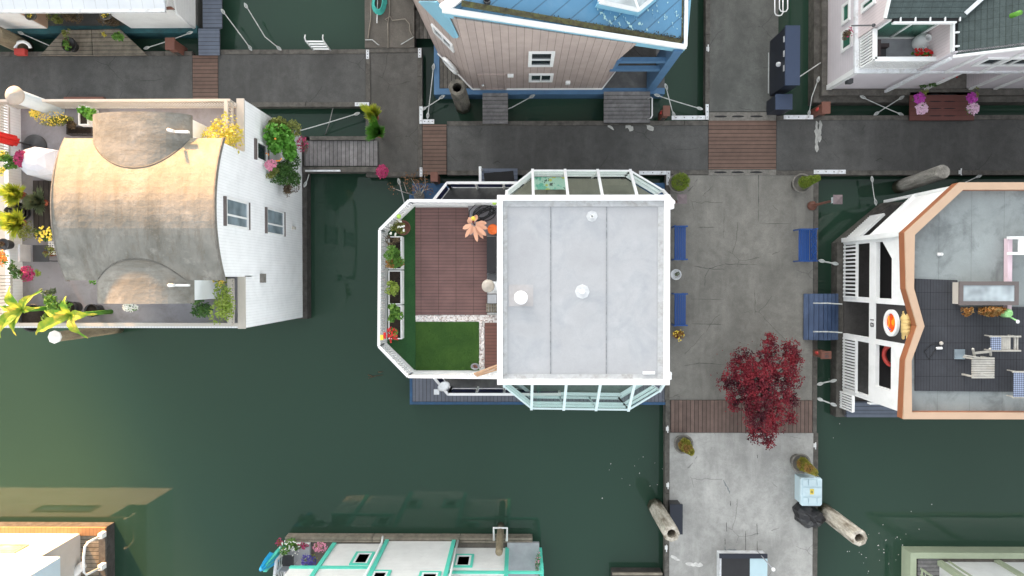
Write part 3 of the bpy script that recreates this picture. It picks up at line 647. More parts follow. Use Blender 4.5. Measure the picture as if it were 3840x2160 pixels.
for xx in (WX('k',603,ZR-.12), WX('k',1165,ZR-.12), ): sm.box(xx-.014, y0+e+.15, ZR-.12, xx+.014, y1-e-.18, ZR-.107)
sm.parts('seam', mat('roof seam', (.27,.28,.29), .8, .4, 8), H2)
for fr, xx, yy, s_ in (('k',1020,565,.17), ('k',922,1325,.22)):
    p = W(fr, xx, yy, ZR-.1); MB().lathe((p.x, p.y, ZR-.122), [(s_,0),(s_*.95,.012),(0,.013)], 8, smooth=False).build('vent_flashing', M['flash'], H2)
sq = W('k',305,1370,ZR-.1); MB().box(sq.x-.36, sq.y-.3, ZR-.119, sq.x+.36, sq.y+.34, ZR-.11).build('vent_flashing', M['flash2'], H2)
vt = MB(); p = W('k',305,1385,ZR+.12); vt.lathe((p.x, p.y, ZR-.12), [(.13,0),(.13,.2),(.2,.22),(.2,.26),(.06,.3),(0,.3)], 24); vt.build('vent_cap', 'coping', H2)
p = W('k',922,1325,ZR+.05); MB().lathe((p.x, p.y, ZR-.12), [(.075,0),(.075,.2),(.05,.23),(0,.23)], 18).build('vent_cap', 'white', H2)
p = W('k',1020,567,ZR+.03); MB().lathe((p.x, p.y, ZR-.12), [(.05,0),(.05,.17),(.035,.17),(.035,.05),(0,.05)], 12).build('vent_pipe', 'white', H2)
MB().box(*W('l',1530,785,ZR-.1), *(W('l',1650,812,ZR-.1)+Vector((0,0,.05)))).build('roof_patch', 'coping', H2)
for fr, a, b, c, d in (('k',1783,412,1845,488), ('l',1763,795,1820,868)):
    q0, q1 = W(fr,a,b,ZR-.05), W(fr,c,d,ZR-.05); o = MB().box(q0.x-.02, q0.y, ZR-.35, q1.x, q1.y, ZR-.04).build('downspout_head', 'coping', H2); mx, my = (q0.x+q1.x)/2, (q0.y+q1.y)/2; MB().box(mx-.04, my-.04, .6, mx+.04, my+.04, ZR-.35).build('pipe', 'white', o)
# glazed bays north and south
def bay(sgn, frE, eave, top_y, zE, zT, raf, art):
    """eave = picture points of the eave corners (outer line) at height zE"""
    E = [W('S', x, y, zE) for x, y in eave]; T = [Vector((e.x, top_y, zT)) for e in E]; o = None
    T[0].x = E[0].x; fr_ = MB(); gl = MB(); sl = MB(); wl2 = MB()
    for i in range(3):
        a, b = E[i], E[i+1]; n = raf[i]
        for j in range(n+1):
            if i > 0 and j == 0: continue
            p = a.lerp(b, j/n); q = Vector((p.x, top_y, zT)) if i == 1 else (T[i].lerp(T[i+1], j/n))
            if (p-q).length > .15: fr_.bar(p+(p-q).normalized()*.07, q, .085, .07)
        tq = [a, b, T[i+1], T[i]] if i == 1 else ([a, b, T[1]] if i == 0 else [a, b, T[2]])
        gl.ext(tq, Vector((0,0,.012)))
        fr_.bar(a, b, .06, .07); fr_.bar(a-Vector((0,0,.5)), b-Vector((0,0,.5)), .08, .06); fr_.bar(a-Vector((0,0,1.0)), b-Vector((0,0,1.0)), .1, .06); fr_.bar(a-Vector((0,0,2.2)), b-Vector((0,0,2.2)), .1, .08)
        for j in range(n+1): p = a.lerp(b, j/n); fr_.bar(p, p-Vector((0,0,zE-.5)), .05, .05)
        gl.ext([a-Vector((0,0,.04)), b-Vector((0,0,.04)), b-Vector((0,0,2.2)), a-Vector((0,0,2.2))], (0, .006, 0))
        wl2.ext([a-Vector((0,0,2.2)), b-Vector((0,0,2.2)), b-Vector((0,0,zE-.5)), a-Vector((0,0,zE-.5))], (0, .04, 0))
    fr_.build('bay_frame', 'coping' if sgn > 0 else 'whitegreen', H2); o = gl.build('bay_glass', 'bayglass', H2); wl2.build('bay_wall', 'white', H2)
    ins = [Vector((e.x, e.y-sgn*.12, 0)) for e in E]; MB().prism([ins[0], ins[1], ins[2], ins[3]], .52 if sgn < 0 else 2.0, 1.5 if sgn < 0 else 2.3).build('bay_floor', 'bayfloor' if sgn > 0 else 'bayfloor2', H2)
    f2 = MB(); 
    for i in range(3): f2.bar(E[i]+Vector((0,-sgn*.2,-1.75)), E[i+1]+Vector((0,-sgn*.2,-1.75)), .12, .04)
    f2.build('window_sill', 'coping' if sgn > 0 else 'whitegreen', H2)
    return E
k = NT('bay glazing'); k.b.inputs['Base Color'].default_value = (.9,.95,.93,1); k.b.inputs['Roughness'].default_value = .02; k.b.inputs['Transmission Weight'].default_value = 1; k.b.inputs['IOR'].default_value = 1.02; M['bayglass'] = k.m
k.b.inputs['Specular IOR Level'].default_value = .5
t_ = k.n.new('ShaderNodeBsdfTransparent'); t_.inputs[0].default_value = (.94,.97,.955,1); gs = k.n.new('ShaderNodeBsdfGlossy'); gs.inputs['Roughness'].default_value = .03; mx = k.n.new('ShaderNodeMixShader'); fz = k.n.new('ShaderNodeFresnel'); fz.inputs[0].default_value = 1.5
mx.inputs[0].default_value = .05; k.lk(t_.outputs[0], mx.inputs[1]); k.lk(gs.outputs[0], mx.inputs[2]); k.lk(mx.outputs[0], k.n['Material Output'].inputs[0])
M['whitegreen'] = mat('green tinted white frame', srgb(212,228,230), .5, .05)
M['bayfloor'] = mat('interior floor', (.27,.25,.20), .5, .2, 2, dirt=(.26,.24,.19), dirtamt=.6, dirts=2)
M['bayfloor2'] = mat('dark interior floor', (.12,.17,.15), .4, .2, 2, dirt=(.05,.07,.065), dirtamt=.6, dirts=2)
EN = bay(1, 'k', [(1900,718),(1997,640),(2364,641),(2486,714)], 2.3, 3.3, 4.9, (1,3,1), True)
ES = bay(-1, 'l', [(1891,1449),(1993,1531),(2357,1536),(2474,1466)], -2.98, 3.3, 4.9, (1,3,1), False)
# pale decorated panel and a curtain seen through the north bay; sofa back and shelf in the south bay
k = NT('painted glass panel'); v = k.n.new('ShaderNodeTexVoronoi'); v.inputs['Scale'].default_value = 4.5; k.lk(k.map((.8,1,1), .6), v.inputs[0])
c = k.mix(k.ramp(k.noise(3.2, 3, vec=k.map(loc=(3,1,0))), .5, .56), srgb(186,220,202), srgb(120,196,170)); c = k.mix(k.math('LESS_THAN', v.outputs[0], .32), c, srgb(206,208,104)); c = k.mix(k.math('GREATER_THAN', k.noise(6, 4, vec=k.map(loc=(1,7,2))), .62), c, srgb(70,90,80))
k.lk(c, k.b.inputs['Base Color']); M['artpanel'] = k.m
a, b = W('k',432,172,2.6), W('k',768,297,2.6); MB().box(a.x, a.y, 2.56, b.x, b.y, 2.6).build('painted_panel', 'artpanel', H2)
m = MB(); a = W('k',570,300,2.2); m.box(a.x, cy1+.02, .75, a.x+.3, a.y, 2.5); m.box(WX('k',810,2.3), cy1+.05, 2.3, WX('k',1090,2.3), cy1+.5, 2.42); m.box(WX('k',1130,2.3), cy1+.05, 2.3, WX('k',1400,2.3), cy1+.6, 2.4); m.build('bay_seat', 'bayfloor', H2)
m = MB(); a, b = W('l',600,975,1.6), W('l',1060,985,1.6); m.box(a.x, cy0-.55, 1.5, b.x, cy0-.02, 2.0); m.build('sofa', 'dkgrey', H2); m = MB(); m.box(a.x, cy0-.62, 1.94, b.x, cy0-.56, 2.02); m.bar((b.x+.1, cy0-.5, 2.0), (b.x+.2, cy0-.72, 2.0), .05); m.build('sofa_rail', 'whitegreen', H2)
# pebble borders, lawn
PB_ = MB()
def pebs(fr, x0, y0, x1, y1, n):
    a, b = W(fr, x0, y0, ZL), W(fr, x1, y1, ZL)
    for i in range(n):
        p = Vector((random.uniform(a.x, b.x), random.uniform(b.y, a.y), ZL+.02)); r = random.uniform(.018, .034)
        PB_.lathe(p, [(0,-r*.6),(r*.8,-r*.3),(r,.1*r),(r*.6,r*.6),(0,r*.7)], 6, sx=random.uniform(.8,1.3), ax=(random.gauss(0,.2), random.gauss(0,.2), 1))
pebs('j', 522, 410, 1410, 478, 1050); pebs('j', 1212, 478, 1262, 985, 330); pebs('j', 1262, 478, 1400, 492, 50)
k = NT('white pebbles'); wn2 = k.n.new('ShaderNodeTexWhiteNoise'); ro = k.n.new('ShaderNodeVectorMath'); ro.operation = 'SNAP'; ro.inputs[1].default_value = (.045,.045,.5); k.lk(k.tc, ro.inputs[0]); k.lk(ro.outputs[0], wn2.inputs[0])
k.lk(k.mix(k.ramp(wn2.outputs[0], .5, 1.0), (.74,.70,.68), (.34,.26,.22)), k.b.inputs['Base Color']); M['pebble'] = k.m
tag(PB_.build('pebbles', 'pebble'), 'white pebbles in an L shaped strip around the lawn on the roof deck', 'pebbles', kind='stuff')
def turfmat(name, c1, c2):
    k = NT(name); c = k.mix(k.ramp(k.noise(1.3, 6, .6), .35, .65), c1, c2); c = k.mix(k.math('MULTIPLY', k.ramp(k.noise(60, 2), .45, .65), .5), c, tuple(x*.35 for x in c1)); k.lk(c, k.b.inputs['Base Color']); k.b.inputs['Roughness'].default_value = .95; k.bump(k.noise(70, 3), .9, .03); return k.m
M['turf'] = turfmat('green turf', (.032,.10,.014), (.06,.145,.022)); M['turf2'] = turfmat('darker green turf', (.018,.085,.022), (.028,.11,.028))
x0, y0, x1, y1 = rectXY([W('j',518,484,ZL+.04), W('j',1208,1012,ZL+.04)])
t_ = MB().box(x0, y0, ZL+.003, x1, y1, ZL+.035)
for i in range(9000): p = Vector((random.uniform(x0,x1), random.uniform(y0,y1), ZL+.04)); t_.leaf(p, .035, 0, .25)
tag(t_.build('lawn', 'turf', recalc=False), 'square of bright green artificial lawn in the corner of the roof deck', 'lawn', kind='stuff')
x4 = x0-.004; ins = [Vector((r.x, r.y, 0)) for r in ring]; cxy = Vector((0,0,0))
a, b, c2, d = ins[1], ins[2], ins[3], ins[4]
t_ = MB().prism([(x4, a.y-.1), (a.x+.06, a.y-.1), (b.x+.1, b.y-.02), (c2.x+.1, c2.y+.02), (d.x+.06, d.y+.1), (x4, d.y+.1)], ZL+.003, ZL+.03)
tag(t_.build('turf_strip', 'turf2'), 'dark green turf strip behind the planters along the west rail of the roof deck', 'lawn', kind='stuff')
# ================================================================ 3. blue roofed house (top centre)
H3 = houseboat('blue_roofed_houseboat', 'pink grey boarded houseboat with a blue metal roof and pyramid skylight', (2, 9, 0))
M['bluebeam'] = mat('blue painted beam', srgb(80,116,150), .5, .12, 3)
M['paleblue'] = mat('pale blue fascia', srgb(128,178,198), .5, .06, 2)
M['blueroof'] = mat('blue metal roof', srgb(80,128,160), .45, .08, .8, ((0,.40,.035,.80),), .62, dirt=(.14,.27,.39), dirtamt=.4, dirts=1.0)
k = NT('blue roof peeling'); 
M['moss'] = mat('gutter moss and debris', (.06,.055,.03), .95, .5, 9, dirt=(.12,.13,.04), dirtamt=.7, dirts=6)
zb = .75
A3 = W('u', 770, 1195, zb); B3 = W('c', 905, 893, zb); yS = (A3.y+B3.y)/2; A3.y = B3.y = yS
Cw = W('u', 300, 722, zb)                                   # west end of the chamfer at the deck
rA = W('u', 365, 140, 7.8); rB = W('c', 1740, 475, 5.0); slope = (rB.z-rA.z)/(rB.x-rA.x); RPt = rA.copy(); RN = Vector((-slope, 0, 1))
def RF(fr, x, y): return PP(fr, x, y, RPt, RN)
zroof = lambda x: RPt.z+slope*(x-RPt.x)
# float
x0 = WX('u', 250, .62); y0 = WY('c', 950, .62); xE3 = WX('c', 1530, .62)
f = MB(); f.box(x0, y0, -.2, xE3, y0+.22, .64); f.box(x0, y0+.22, -.2, x0+.2, y0+3.6, .64); f.build('float_beam', 'bluebeam', H3)
MB().box(x0+.2, y0+.22, -.2, xE3, 15.5, .60).build('float', 'darkdk', H3)
MB().prism([(x0+.22, y0+.24), (A3.x+.3, y0+.24), (Cw.x, Cw.y+.2), (x0+.22, Cw.y+.4)], .602, .64).build('deck_boards', 'plank_oldx', H3)
# walls: one body, south face flush, chamfer, porch recess at the east
px = B3.x; pxN = WX('c', 1230, 5.2)
zt = lambda x: zroof(x)-.12
xe3 = rB.x-.25
base = [A3, B3, Vector((px+1.5, yS+1.9, 0)), Vector((px+1.5, 15, 0)), Vector((Cw.x-3.0, 15, 0)), Vector((Cw.x-.9, Cw.y+1.9, 0)), Cw]
vs = [(p.x, p.y, .6) for p in base]+[(p.x, p.y, zt(max(p.x, rA.x+.1)) if p.x > rA.x-.5 else zt(rA.x)-.4) for p in base]; n = len(base)
wm = MB().add(vs, [tuple(range(n))[::-1]]+[(i, (i+1) % n, n+(i+1) % n, n+i) for i in range(n)]+[tuple(range(n, 2*n))]); wm.build('wall', 'pinkx', H3)
# upper south wall carried over the porch (triangle), beams, column
out3 = Vector((0,-1,0)); S3, T3 = Vector((0, yS, 0)), Vector((1, yS, 0))
tri = [PV('c', *p, S3, T3) for p in ((905,880),(1235,465),(1060,605),(965,715))]
a = B3.copy(); a.z = .6
tr = MB(); q = [Vector((px-.02, yS+.01, 2.0)), Vector((px-.02, yS+.01, zt(px))), Vector((pxN, yS+.01, zt(pxN)))]; 
p1 = PV('c', 1062, 606, S3, T3); q = [Vector((px-.01, yS, zt(px))), Vector((px-.01, yS, 1.0)), Vector((p1.x, yS, p1.z)), Vector((pxN, yS, zt(pxN)))]; tr.ext(q, (0, .1, 0)); tr.build('wall', 'pinkx', H3)
bm_ = MB(); 
for yy, z_ in ((622, 3.1), (705, 2.25)):
    l = PV('c', 1050 if yy == 622 else 985, yy, S3, T3); r = PV('c', 1500, yy, S3, T3); zz = (l.z+r.z)/2; bm_.bar((l.x, yS+.05, zz), (rB.x-.25, yS+.05, zz), .14, .2)
l = PV('c', 985, 705, S3, T3); l2 = PV('c', 1050, 610, S3, T3); bm_.bar((l.x+.1, yS+.06, l.z), (l2.x+.1, yS+.06, l2.z+.1), .1, .14)
bm_.build('porch_rail', 'bluebeam', H3)
cb = W('c', 1440, 880, .65); cm = MB(); cm.box(rB.x-.34, yS-.06, .6, rB.x-.06, yS+.6, 5.0); cm.build('porch_column', 'bluebeam', H3)
cm = MB(); yN3 = WY('c', 480, 4.8); cm.box(rB.x-.3, yS+.6, .6, rB.x-.12, yS+.72, 4.9); cm.bar((pxN-.3, yS+1.9, 4.5), (rB.x-.3, yS+1.9, 4.2), .12, .2); cm.build('porch_post', 'bluebeam', H3)
MB().box(px-.6, yS+.15, 2.3, rB.x-.35, yS+1.85, 2.38).build('porch_floor', 'walk_dark', H3)
M['dkred'] = mat('dark red door', srgb(110,40,36), .5, .1)
dd = MB(); dd.box(px+.3, yS+1.78, 2.4, px+1.2, yS+1.88, 4.3); dd.build('porch_door', 'dkred', H3)
# base trim
wt = MB(); wt.bar((A3.x, yS-.02, .72), (B3.x, yS-.02, .72), .05, .06); wt.bar((A3.x-.01, yS-.02, .72), (Cw.x-.02, Cw.y, .72), .05, .06); wt.bar((B3.x, yS-.02, .72), (px+1.4, yS+1.8, .72), .05, .06); wt.build('base_trim', 'white', H3)
# windows and door
def o3(*p): return vrect('c', p, S3, T3)
wframe(H3, o3((160,515),(432,515),(415,660),(168,660)), out3, .11, 'white', 'glass', [('h',.52)])
wframe(H3, o3((165,738),(416,738),(410,815),(172,815)), out3, .1, 'white', 'glass', [('v',.5)])
d3 = wframe(H3, vrect('u', [(822,1000),(1212,1003),(1235,1205),(890,1200)], S3, T3), out3, .1, 'pinkx', 'pinkx', name='door'); 
p = PV('u', 908, 1135, S3, T3); MB().ball(p+Vector((0,-.06,0)), .045).build('handle', 'whitemetal', d3)
p = PV('c', 562, 820, S3, T3); MB().box(p.x-.08, yS-.1, p.z-.1, p.x+.08, yS, p.z+.1).build('wall_lamp', 'white', H3)
p = PV('u', 1285, 1010, S3, T3); MB().box(p.x-.1, yS-.1, p.z-.06, p.x+.1, yS, p.z+.06).build('wall_lamp', 'white', H3)
cn = Vector((Cw.y-A3.y, -(Cw.x-A3.x), 0)); cn = -cn.normalized() if cn.y > 0 else cn.normalized()
q = vrect('u', [(215,330),(490,575),(525,700),(265,440)], Cw, A3); wframe(H3, [p+cn*.01 for p in q], cn, .09, 'white', 'glass', [('v',.5)])
# pale blue triangular fascia board on the chamfer, eaves
t4 = [PV('u', *p, Cw, A3) for p in ((60,0),(300,0),(400,130),(480,250),(590,490),(535,490))]; MB().ext([p+cn*.03 for p in t4], cn*.06).build('fascia_board', 'paleblue', H3)
p = RF('u', 640, 0); pw = RF('u', 365, 140)
poly = [pw, rB, RF('c', 1782, 0), Vector((rB.x+.12, 15, zroof(rB.x+.12))), Vector((p.x+4.5, 15, zroof(p.x+4.5))), RF('u', 640, -60)]
MB().ext(poly, (0,0,-.12)).build('roof', 'blueroof', H3)
fa = MB(); d = (rB-rA); hh = .34
fa.ext([pw, rB, rB-Vector((0,0,hh)), pw-Vector((0,0,hh))], (0,-.06,0)); e2 = poly[2]; fa.ext([rB, e2, e2-Vector((0,0,hh)), rB-Vector((0,0,hh))], (.06,0,0)); fa.parts('fascia', 'paleblue', H3)
Z = Vector((0,0,1)); tr = MB(); tr.bar(pw+Z*.08-Vector((0,.02,0)), rB+Z*.08-Vector((0,.02,0)), .13, .1); tr.bar(rB+Z*.07, poly[3]+Z*.07, .1, .08); tr.bar(pw+Z*.09, poly[5]+Z*.09, .26, .1); tr.build('roof_edge', 'white', H3)
gu = MB(); gu.bar(pw+Vector((.5,.17,.035)), rB+Vector((-.1,.15,.035)), .15, .04); gu.bar(rB+Vector((-.14,0.15,.03)), poly[3]+Vector((-.14,0,.03)), .14, .04)
for i in range(600):
    t = random.random()**.8; p = pw.lerp(rB, t)+Vector((0, .2+abs(random.gauss(0,.045)), .03)); gu.leaf(p, .06, .2, .5)
gu.build('gutter_debris', 'moss', H3, recalc=False)
# flaked paint strips along the lower seams
k = NT('flaked roof paint'); k.lk(k.mix(k.ramp(k.noise(9, 5), .45, .55), srgb(88,140,176), srgb(176,210,204)), k.b.inputs['Base Color']); M['flake'] = k.m
fl_ = MB()
for i in range(120):
    c0 = random.choice([(1080,240),(1180,250),(1300,240),(1400,130),(1560,200),(1680,160),(940,180)]); t = random.gauss(0, 55); p = RF('c', c0[0]+t+random.gauss(0,9), c0[1]+t*1.15+random.gauss(0,9)); 
    if p.y < yS+.5+0 and False: continue
    a = random.random()*6; r = random.uniform(.012, .04); fl_.ext([p+Vector((math.cos(a+j*1.57)*r*random.uniform(.5,1), math.sin(a+j*1.57)*r*random.uniform(.6,2.2), .006+slope*math.cos(a+j*1.57)*r)) for j in range(4)], (0,0,.004))
fl_.build('paint_flakes', 'flake', H3)
sk = [RF('c', *p) for p in ((835,75),(1265,165),(1450,10),(1200,-120),(900,-60))]; cu = MB(); n = 5; ct = sum(sk, Vector())/5
top = [s_+(Vector((0,0,.42))) for s_ in sk]; top = [t_+(ct-t_)*Vector((.1,.1,0)).x for t_ in top]
cu.add(sk+top, [(i, (i+1) % n, n+(i+1) % n, n+i) for i in range(n)]); cu.build('skylight_curb', 'paleblue', H3)
ap = ct+Vector((0,.1,.95)); s2 = MB(); 
for i in range(n): s2.bar(top[i], top[(i+1) % n], .11, .08); s2.bar(top[i], ap, .06, .05)
so_ = s2.build('skylight_frame', 'white', H3); s2 = MB(); s2.add([t_-(t_-ct)*.02 for t_ in top]+[ap-Vector((0,0,.03))], [(i, (i+1) % n, n) for i in range(n)]); s2.build('glass', 'glasspale', so_)
MB().lathe(RF('u', 965, 25)-Vector((0,0,.02)), [(.1,0),(.09,.16),(.07,.16),(.07,.05),(0,.05)], 12).build('vent_pipe', 'dkgrey', H3)
# white north west wing glimpsed at the top left of it
MB().box(Cw.x-1.4, yS+3.55, .6, Cw.x-.95, 15, 2.4).build('side_wall', 'white', H3)
# ================================================================ 4. pale pink house with shingle roof (top right)
H4 = houseboat('shingled_houseboat', 'pale pink boarded houseboat with grey shingle roof, white trim and a corner balcony', (14, 9, 0))
M['shingle'] = mat('grey green shingles', srgb(76,88,87), .9, .25, 6, ((1,.14,.02),(0,.3,.012)), .62, fine=.5, cellvar=.08)
M['shingle2'] = mat('grey shingles', srgb(80,91,89), .9, .25, 6, ((0,.14,.02),(1,.3,.012)), .62, fine=.5, cellvar=.08)
zB, zE = 2.9, 4.9; X4 = WX('v', 190, .8); Y4 = WY('v', 1005, .8); bx = WX('v', 1190, zB); by = WY('v', 445, zB)
MB().box(X4-.42, Y4-.45, -.2, 22, 16, .5).build('float', 'timber', H4)
fl4 = MB(); fl4.box(X4-.22, Y4-.25, .5, 22, Y4-.02, .72); fl4.box(X4-.22, Y4-.02, .5, X4-.02, 16, .72); fl4.build('sill_beam', 'timber', H4)
# lower storey with entry recess
ex0, ex1 = WX('v', 1200, .8)+.35, WX('v', 1770, .8); ey = Y4+.62
lw = MB(); lw.box(X4, Y4, .5, ex0, 16, zB-.12); lw.box(ex0, ey, .5, ex1, 16, zB-.12); lw.box(ex1, Y4, .5, 22, 16, zB-.12); lw.build('wall', 'palepinkz', H4)
MB().box(ex0, Y4, .6, ex1, ey, .66).build('entry_floor', 'stonepot', H4); MB().box(ex0+.35, ey-.05, .66, ex1-.35, ey-.003, 2.5).build('door', 'dkred', H4)
up = MB(); up.box(X4+.02, by, zB, 22, 16, zE-.15); up.box(bx, Y4+.02, zB, 22, by, 4.6); up.build('upper_wall', 'palepinky', H4)
MB().box(X4-.08, Y4-.08, zB-.12, 22, 16, zB-.003).build('floor_band', 'whitemetal', H4); MB().box(X4+.05, Y4+.05, zB, bx, by, zB+.02).build('balcony_floor', 'grey', H4)
gs = 1.15/ (14.9-bx) ; zg = lambda x: 4.75+.85*(x-bx)*.55
# south gable wall above
gw = MB(); xr = 22; gw.ext([Vector((bx, Y4-.03, zB)), Vector((xr, Y4-.03, zB)), Vector((xr, Y4-.03, zg(xr))), Vector((bx, Y4-.03, zg(bx)))], (0, .05, 0)); gw.build('gable_wall', 'palepinkz', H4)
# roofs
zn = lambda y: zE+.1+(y-by)*.5
ra = MB(); X4r = X4-.15
ra.ext([Vector((X4r, by-.1, zn(by)-.05)), Vector((bx+.25, by-.1, zn(by)-.05)), Vector((bx+5.2, by+5, zn(by+5))), Vector((X4r, by+5, zn(by+5)))], (0,0,-.1)); ra.build('roof', 'shingle', H4)
rb = MB(); rb.ext([Vector((bx+.12, Y4-.12, zg(bx+.12))), Vector((22, Y4-.12, zg(22))), Vector((22, 16, zg(22))), Vector((bx+5.6, by+5.3, zg(bx+5.6))), Vector((bx+.12, by+.1, zg(bx+.12)))], (0,0,-.1)); rb.build('roof', 'shingle2', H4)
tr = MB(); tr.bar((bx, Y4-.14, zg(bx)), (22, Y4-.14, zg(22)), .07, .12); tr.bar((X4r-.03, by-.1, zn(by)-.05), (X4r-.03, by+5, zn(by+5)), .06, .12); tr.build('roof_trim', 'white', H4)
tr = MB(); tr.bar((bx+.2, by+.0, zn(by)+.02), (bx+5.3, by+5.1, zn(by+5.1)+.06), .12, .03); tr.build('valley_flashing', 'whitemetal', H4)
gt = MB(); gt.box(X4+.1, by-.2, zE-.1, bx+.12, by-.1, zE+.02); gt.box(bx+.0, Y4, zE-.25, bx+.11, by-.1, zE-.13); gt.build('gutter', 'black', H4)
gt = MB(); gt.box(X4+.1, by-.25, zE-.1, bx+.0, by-.2, zE+.03); gt.box(bx-.06, Y4, zE-.2, bx-.003, by-.2, zE-.05)
for i in range(5): xx = X4+.3+i*.45; gt.box(xx-.02, by-.2, zE+.0, xx+.02, by-.08, zE+.06)
for i in range(3): yy = Y4+.15+i*.42; gt.box(bx, yy-.02, zE-.12, bx+.13, yy+.02, zE-.02)
gt.build('gutter_edge', 'white', H4)
# balcony sliding door and railings
SB, TB = Vector((0, by-.02, 0)), Vector((1, by-.02, 0))
wframe(H4, [Vector((X4+.15, by, 4.75)), Vector((bx-.1, by, 4.75)), Vector((bx-.1, by, zB+.05)), Vector((X4+.15, by, zB+.05))], (0,-1,0), .07, 'white', 'glassgreen', [('v',.5)], name='sliding_door')
railing(H4, (X4+.06, Y4+.06, zB), (X4+.06, by-.05, zB), 1.0, 10, 'white', top=.14, bal=.05)
railing(H4, (X4+.06, Y4+.06, zB), (bx, Y4+.06, zB), 1.0, 22, 'white', top=.14, bal=.045)
# downspouts and diagonal-looking corner boards (all upright)
cb = MB(); cb.box(X4-.02, Y4-.05, .72, X4+.12, Y4-.003, zB-.12); cb.box(X4-.05, Y4-.05, .72, X4-.003, Y4+.12, zB-.12)
for xx in (WX('v', 890, .8)+.04, ex0-.04, ex1+.1, ex1+1.0, ex1+2.1): cb.box(xx-.06, Y4-.06, .72, xx+.06, Y4-.003, zB-.13)
for xx in (bx+.95, bx+2.1, bx+3.4): cb.box(xx-.05, Y4-.09, zB, xx+.05, Y4-.033, zg(xx)-.15)
cb.parts('corner_board', 'white', H4)
ds = MB(); ds.bar((bx-.0, Y4-.16, zg(bx)-.1), (bx-.0, Y4-.16, .9), .09, .09); ds.build('downspout', 'whitemetal', H4)
S4, T4 = Vector((0, Y4-.03, 0)), Vector((1, Y4-.03, 0)); q = vrect('v', [(2110,560),(2600,560),(2420,672),(1930,680)], S4, T4)
wframe(H4, [Vector((bx+1.35, Y4-.03, 4.35)), Vector((bx+3.1, Y4-.03, 4.35)), Vector((bx+3.1, Y4-.03, 3.55)), Vector((bx+1.35, Y4-.03, 3.55))], (0,-1,0), .1, 'white', 'glass', [('v',.33),('v',.66)])
S5, T5 = Vector((X4, 0, 0)), Vector((X4, 1, 0))
yy = Y4+1.5
for pts in ([(355,40),(475,0),(430,240),(370,290)], [(355,350),(475,300),(475,520),(355,605)]): wframe(H4, vrect('v', pts, S5, T5), (-1,0,0), .1, 'white', 'glassgreen')
wframe(H4, vrect('v', [(580,0),(770,-60),(700,60),(585,155)], S5, T5), (-1,0,0), .1, 'white', 'glassgreen')
p = PV('v', 435, 895, Vector((0,Y4,0)), Vector((1,Y4,0))); MB().box(p.x-.1, Y4-.16, p.z-.1, p.x+.1, Y4, p.z+.1).build('wall_lamp', 'dkgrey', H4)
# ================================================================ 5. top left house
H5 = houseboat('teal_edged_houseboat', 'pinkish white boarded houseboat on a teal edged float at the top left', (-14, 11, 0))
M['tealbeam'] = mat('weathered teal beam', srgb(40,86,92), .7, .25, 4, dirt=(.02,.03,.03), dirtamt=.5, dirts=3)
zb = .8; xs = [WX('a', -900, zb), WX('a', 465, zb), WX('a', 1312, zb), WX('a', 1962, zb)]; y5 = WY('a', 250, zb); ze = 2.65
MB().box(xs[0], WY('a', 318, .6), -.2, xs[3]+.05, y5+.1, .6).build('float_beam', 'tealbeam', H5); MB().box(xs[0], y5+.1, -.2, xs[3]+.05, 16, .58).build('float', 'walk_dark', H5)
m = MB(); m.box(xs[0], y5, .6, xs[1], 16, ze); m.box(xs[1], y5+2.0, .6, xs[2], 16, ze); m.box(xs[2], y5, .6, xs[3], 16, ze); m.build('wall', 'sid_wz', H5)
m = MB(); m.box(xs[1]+.003, y5+.02, .6, xs[1]+.03, y5+1.99, ze); m.build('inner_wall', mat('tan inner wall', srgb(196,164,140), .6, .06), H5)
MB().ext([Vector((xs[0], y5-.12, ze)), Vector((WX('a', 1690, ze+.05), y5-.12, ze)), Vector((WX('a', 1690, ze+.05), 16, ze+2.2)), Vector((xs[0], 16, ze+2.2))], (0,0,.08)).build('roof', mat('pale painted roof', (.62,.66,.69), .5, .06, 1, ((0,.4,.02),), .8), H5)
MB().bar((xs[0], y5-.17, ze+.02), (WX('a', 1690, ze), y5-.17, ze+.02), .1, .12).build('gutter', 'whitemetal', H5)
m = MB(); e = Vector((xs[3]-.05, y5-.07, .75)); m.tube([(WX('a',1760,ze), y5+.4, ze-.05), (xs[3]-.0, y5-.03, ze-.6), (xs[3]-.0, y5-.05, .75)], .045, 8); m.build('downspout', 'white', H5)
p = PV('a', 1685, 82, Vector((0,y5,0)), Vector((1,y5,0))); MB().box(p.x-.2, y5-.01, p.z-.12, p.x+.2, y5+.01, p.z+.12).build('wall_hatch', 'brown', H5)
# ================================================================ 6. orange trimmed house (right)
H6 = houseboat('orange_trimmed_houseboat', 'white and charcoal houseboat with an orange copper parapet round its weathered roof deck', (17, -1, 0))
M['orange'] = mat('orange copper coping', srgb(184,156,132), .5, .05, 2); M['orangeside'] = mat('copper parapet side', srgb(146,92,62), .5, .08, 2)
M['charcoal'] = mat('charcoal wall', srgb(50,48,48), .7, .1); M['oldmem'] = mat('weathered roof membrane', (.27,.30,.298), .8, .2, .8, ((0,1.0,.01),), .6, dirt=(.10,.11,.112), dirtamt=.65, dirts=1.1, fine=.15)
M['rubber'] = mat('black rubber roof tiles', srgb(58,60,65), .85, .2, 1.5, ((0,.534,.02),(1,.52,.02),(0,.0890,.012)), .5, dirt=(.025,.025,.028), dirtamt=.4, dirts=1.5)
M['whiteshiny'] = mat('white canopy', (.84,.84,.83), .4, .03)
Z6 = 5.0
outer = [W('o',1835,318,Z6), W('o',1225,893,Z6), W('p',925,240,Z6), W('p',1030,570,Z6), W('p',915,870,Z6), W('p',895,1383,Z6)]
inner = [W('o',1878,402,Z6), W('o',1322,922,Z6), W('p',1000,235,Z6), W('p',1092,568,Z6), W('p',978,872,Z6), W('p',982,1325,Z6)]
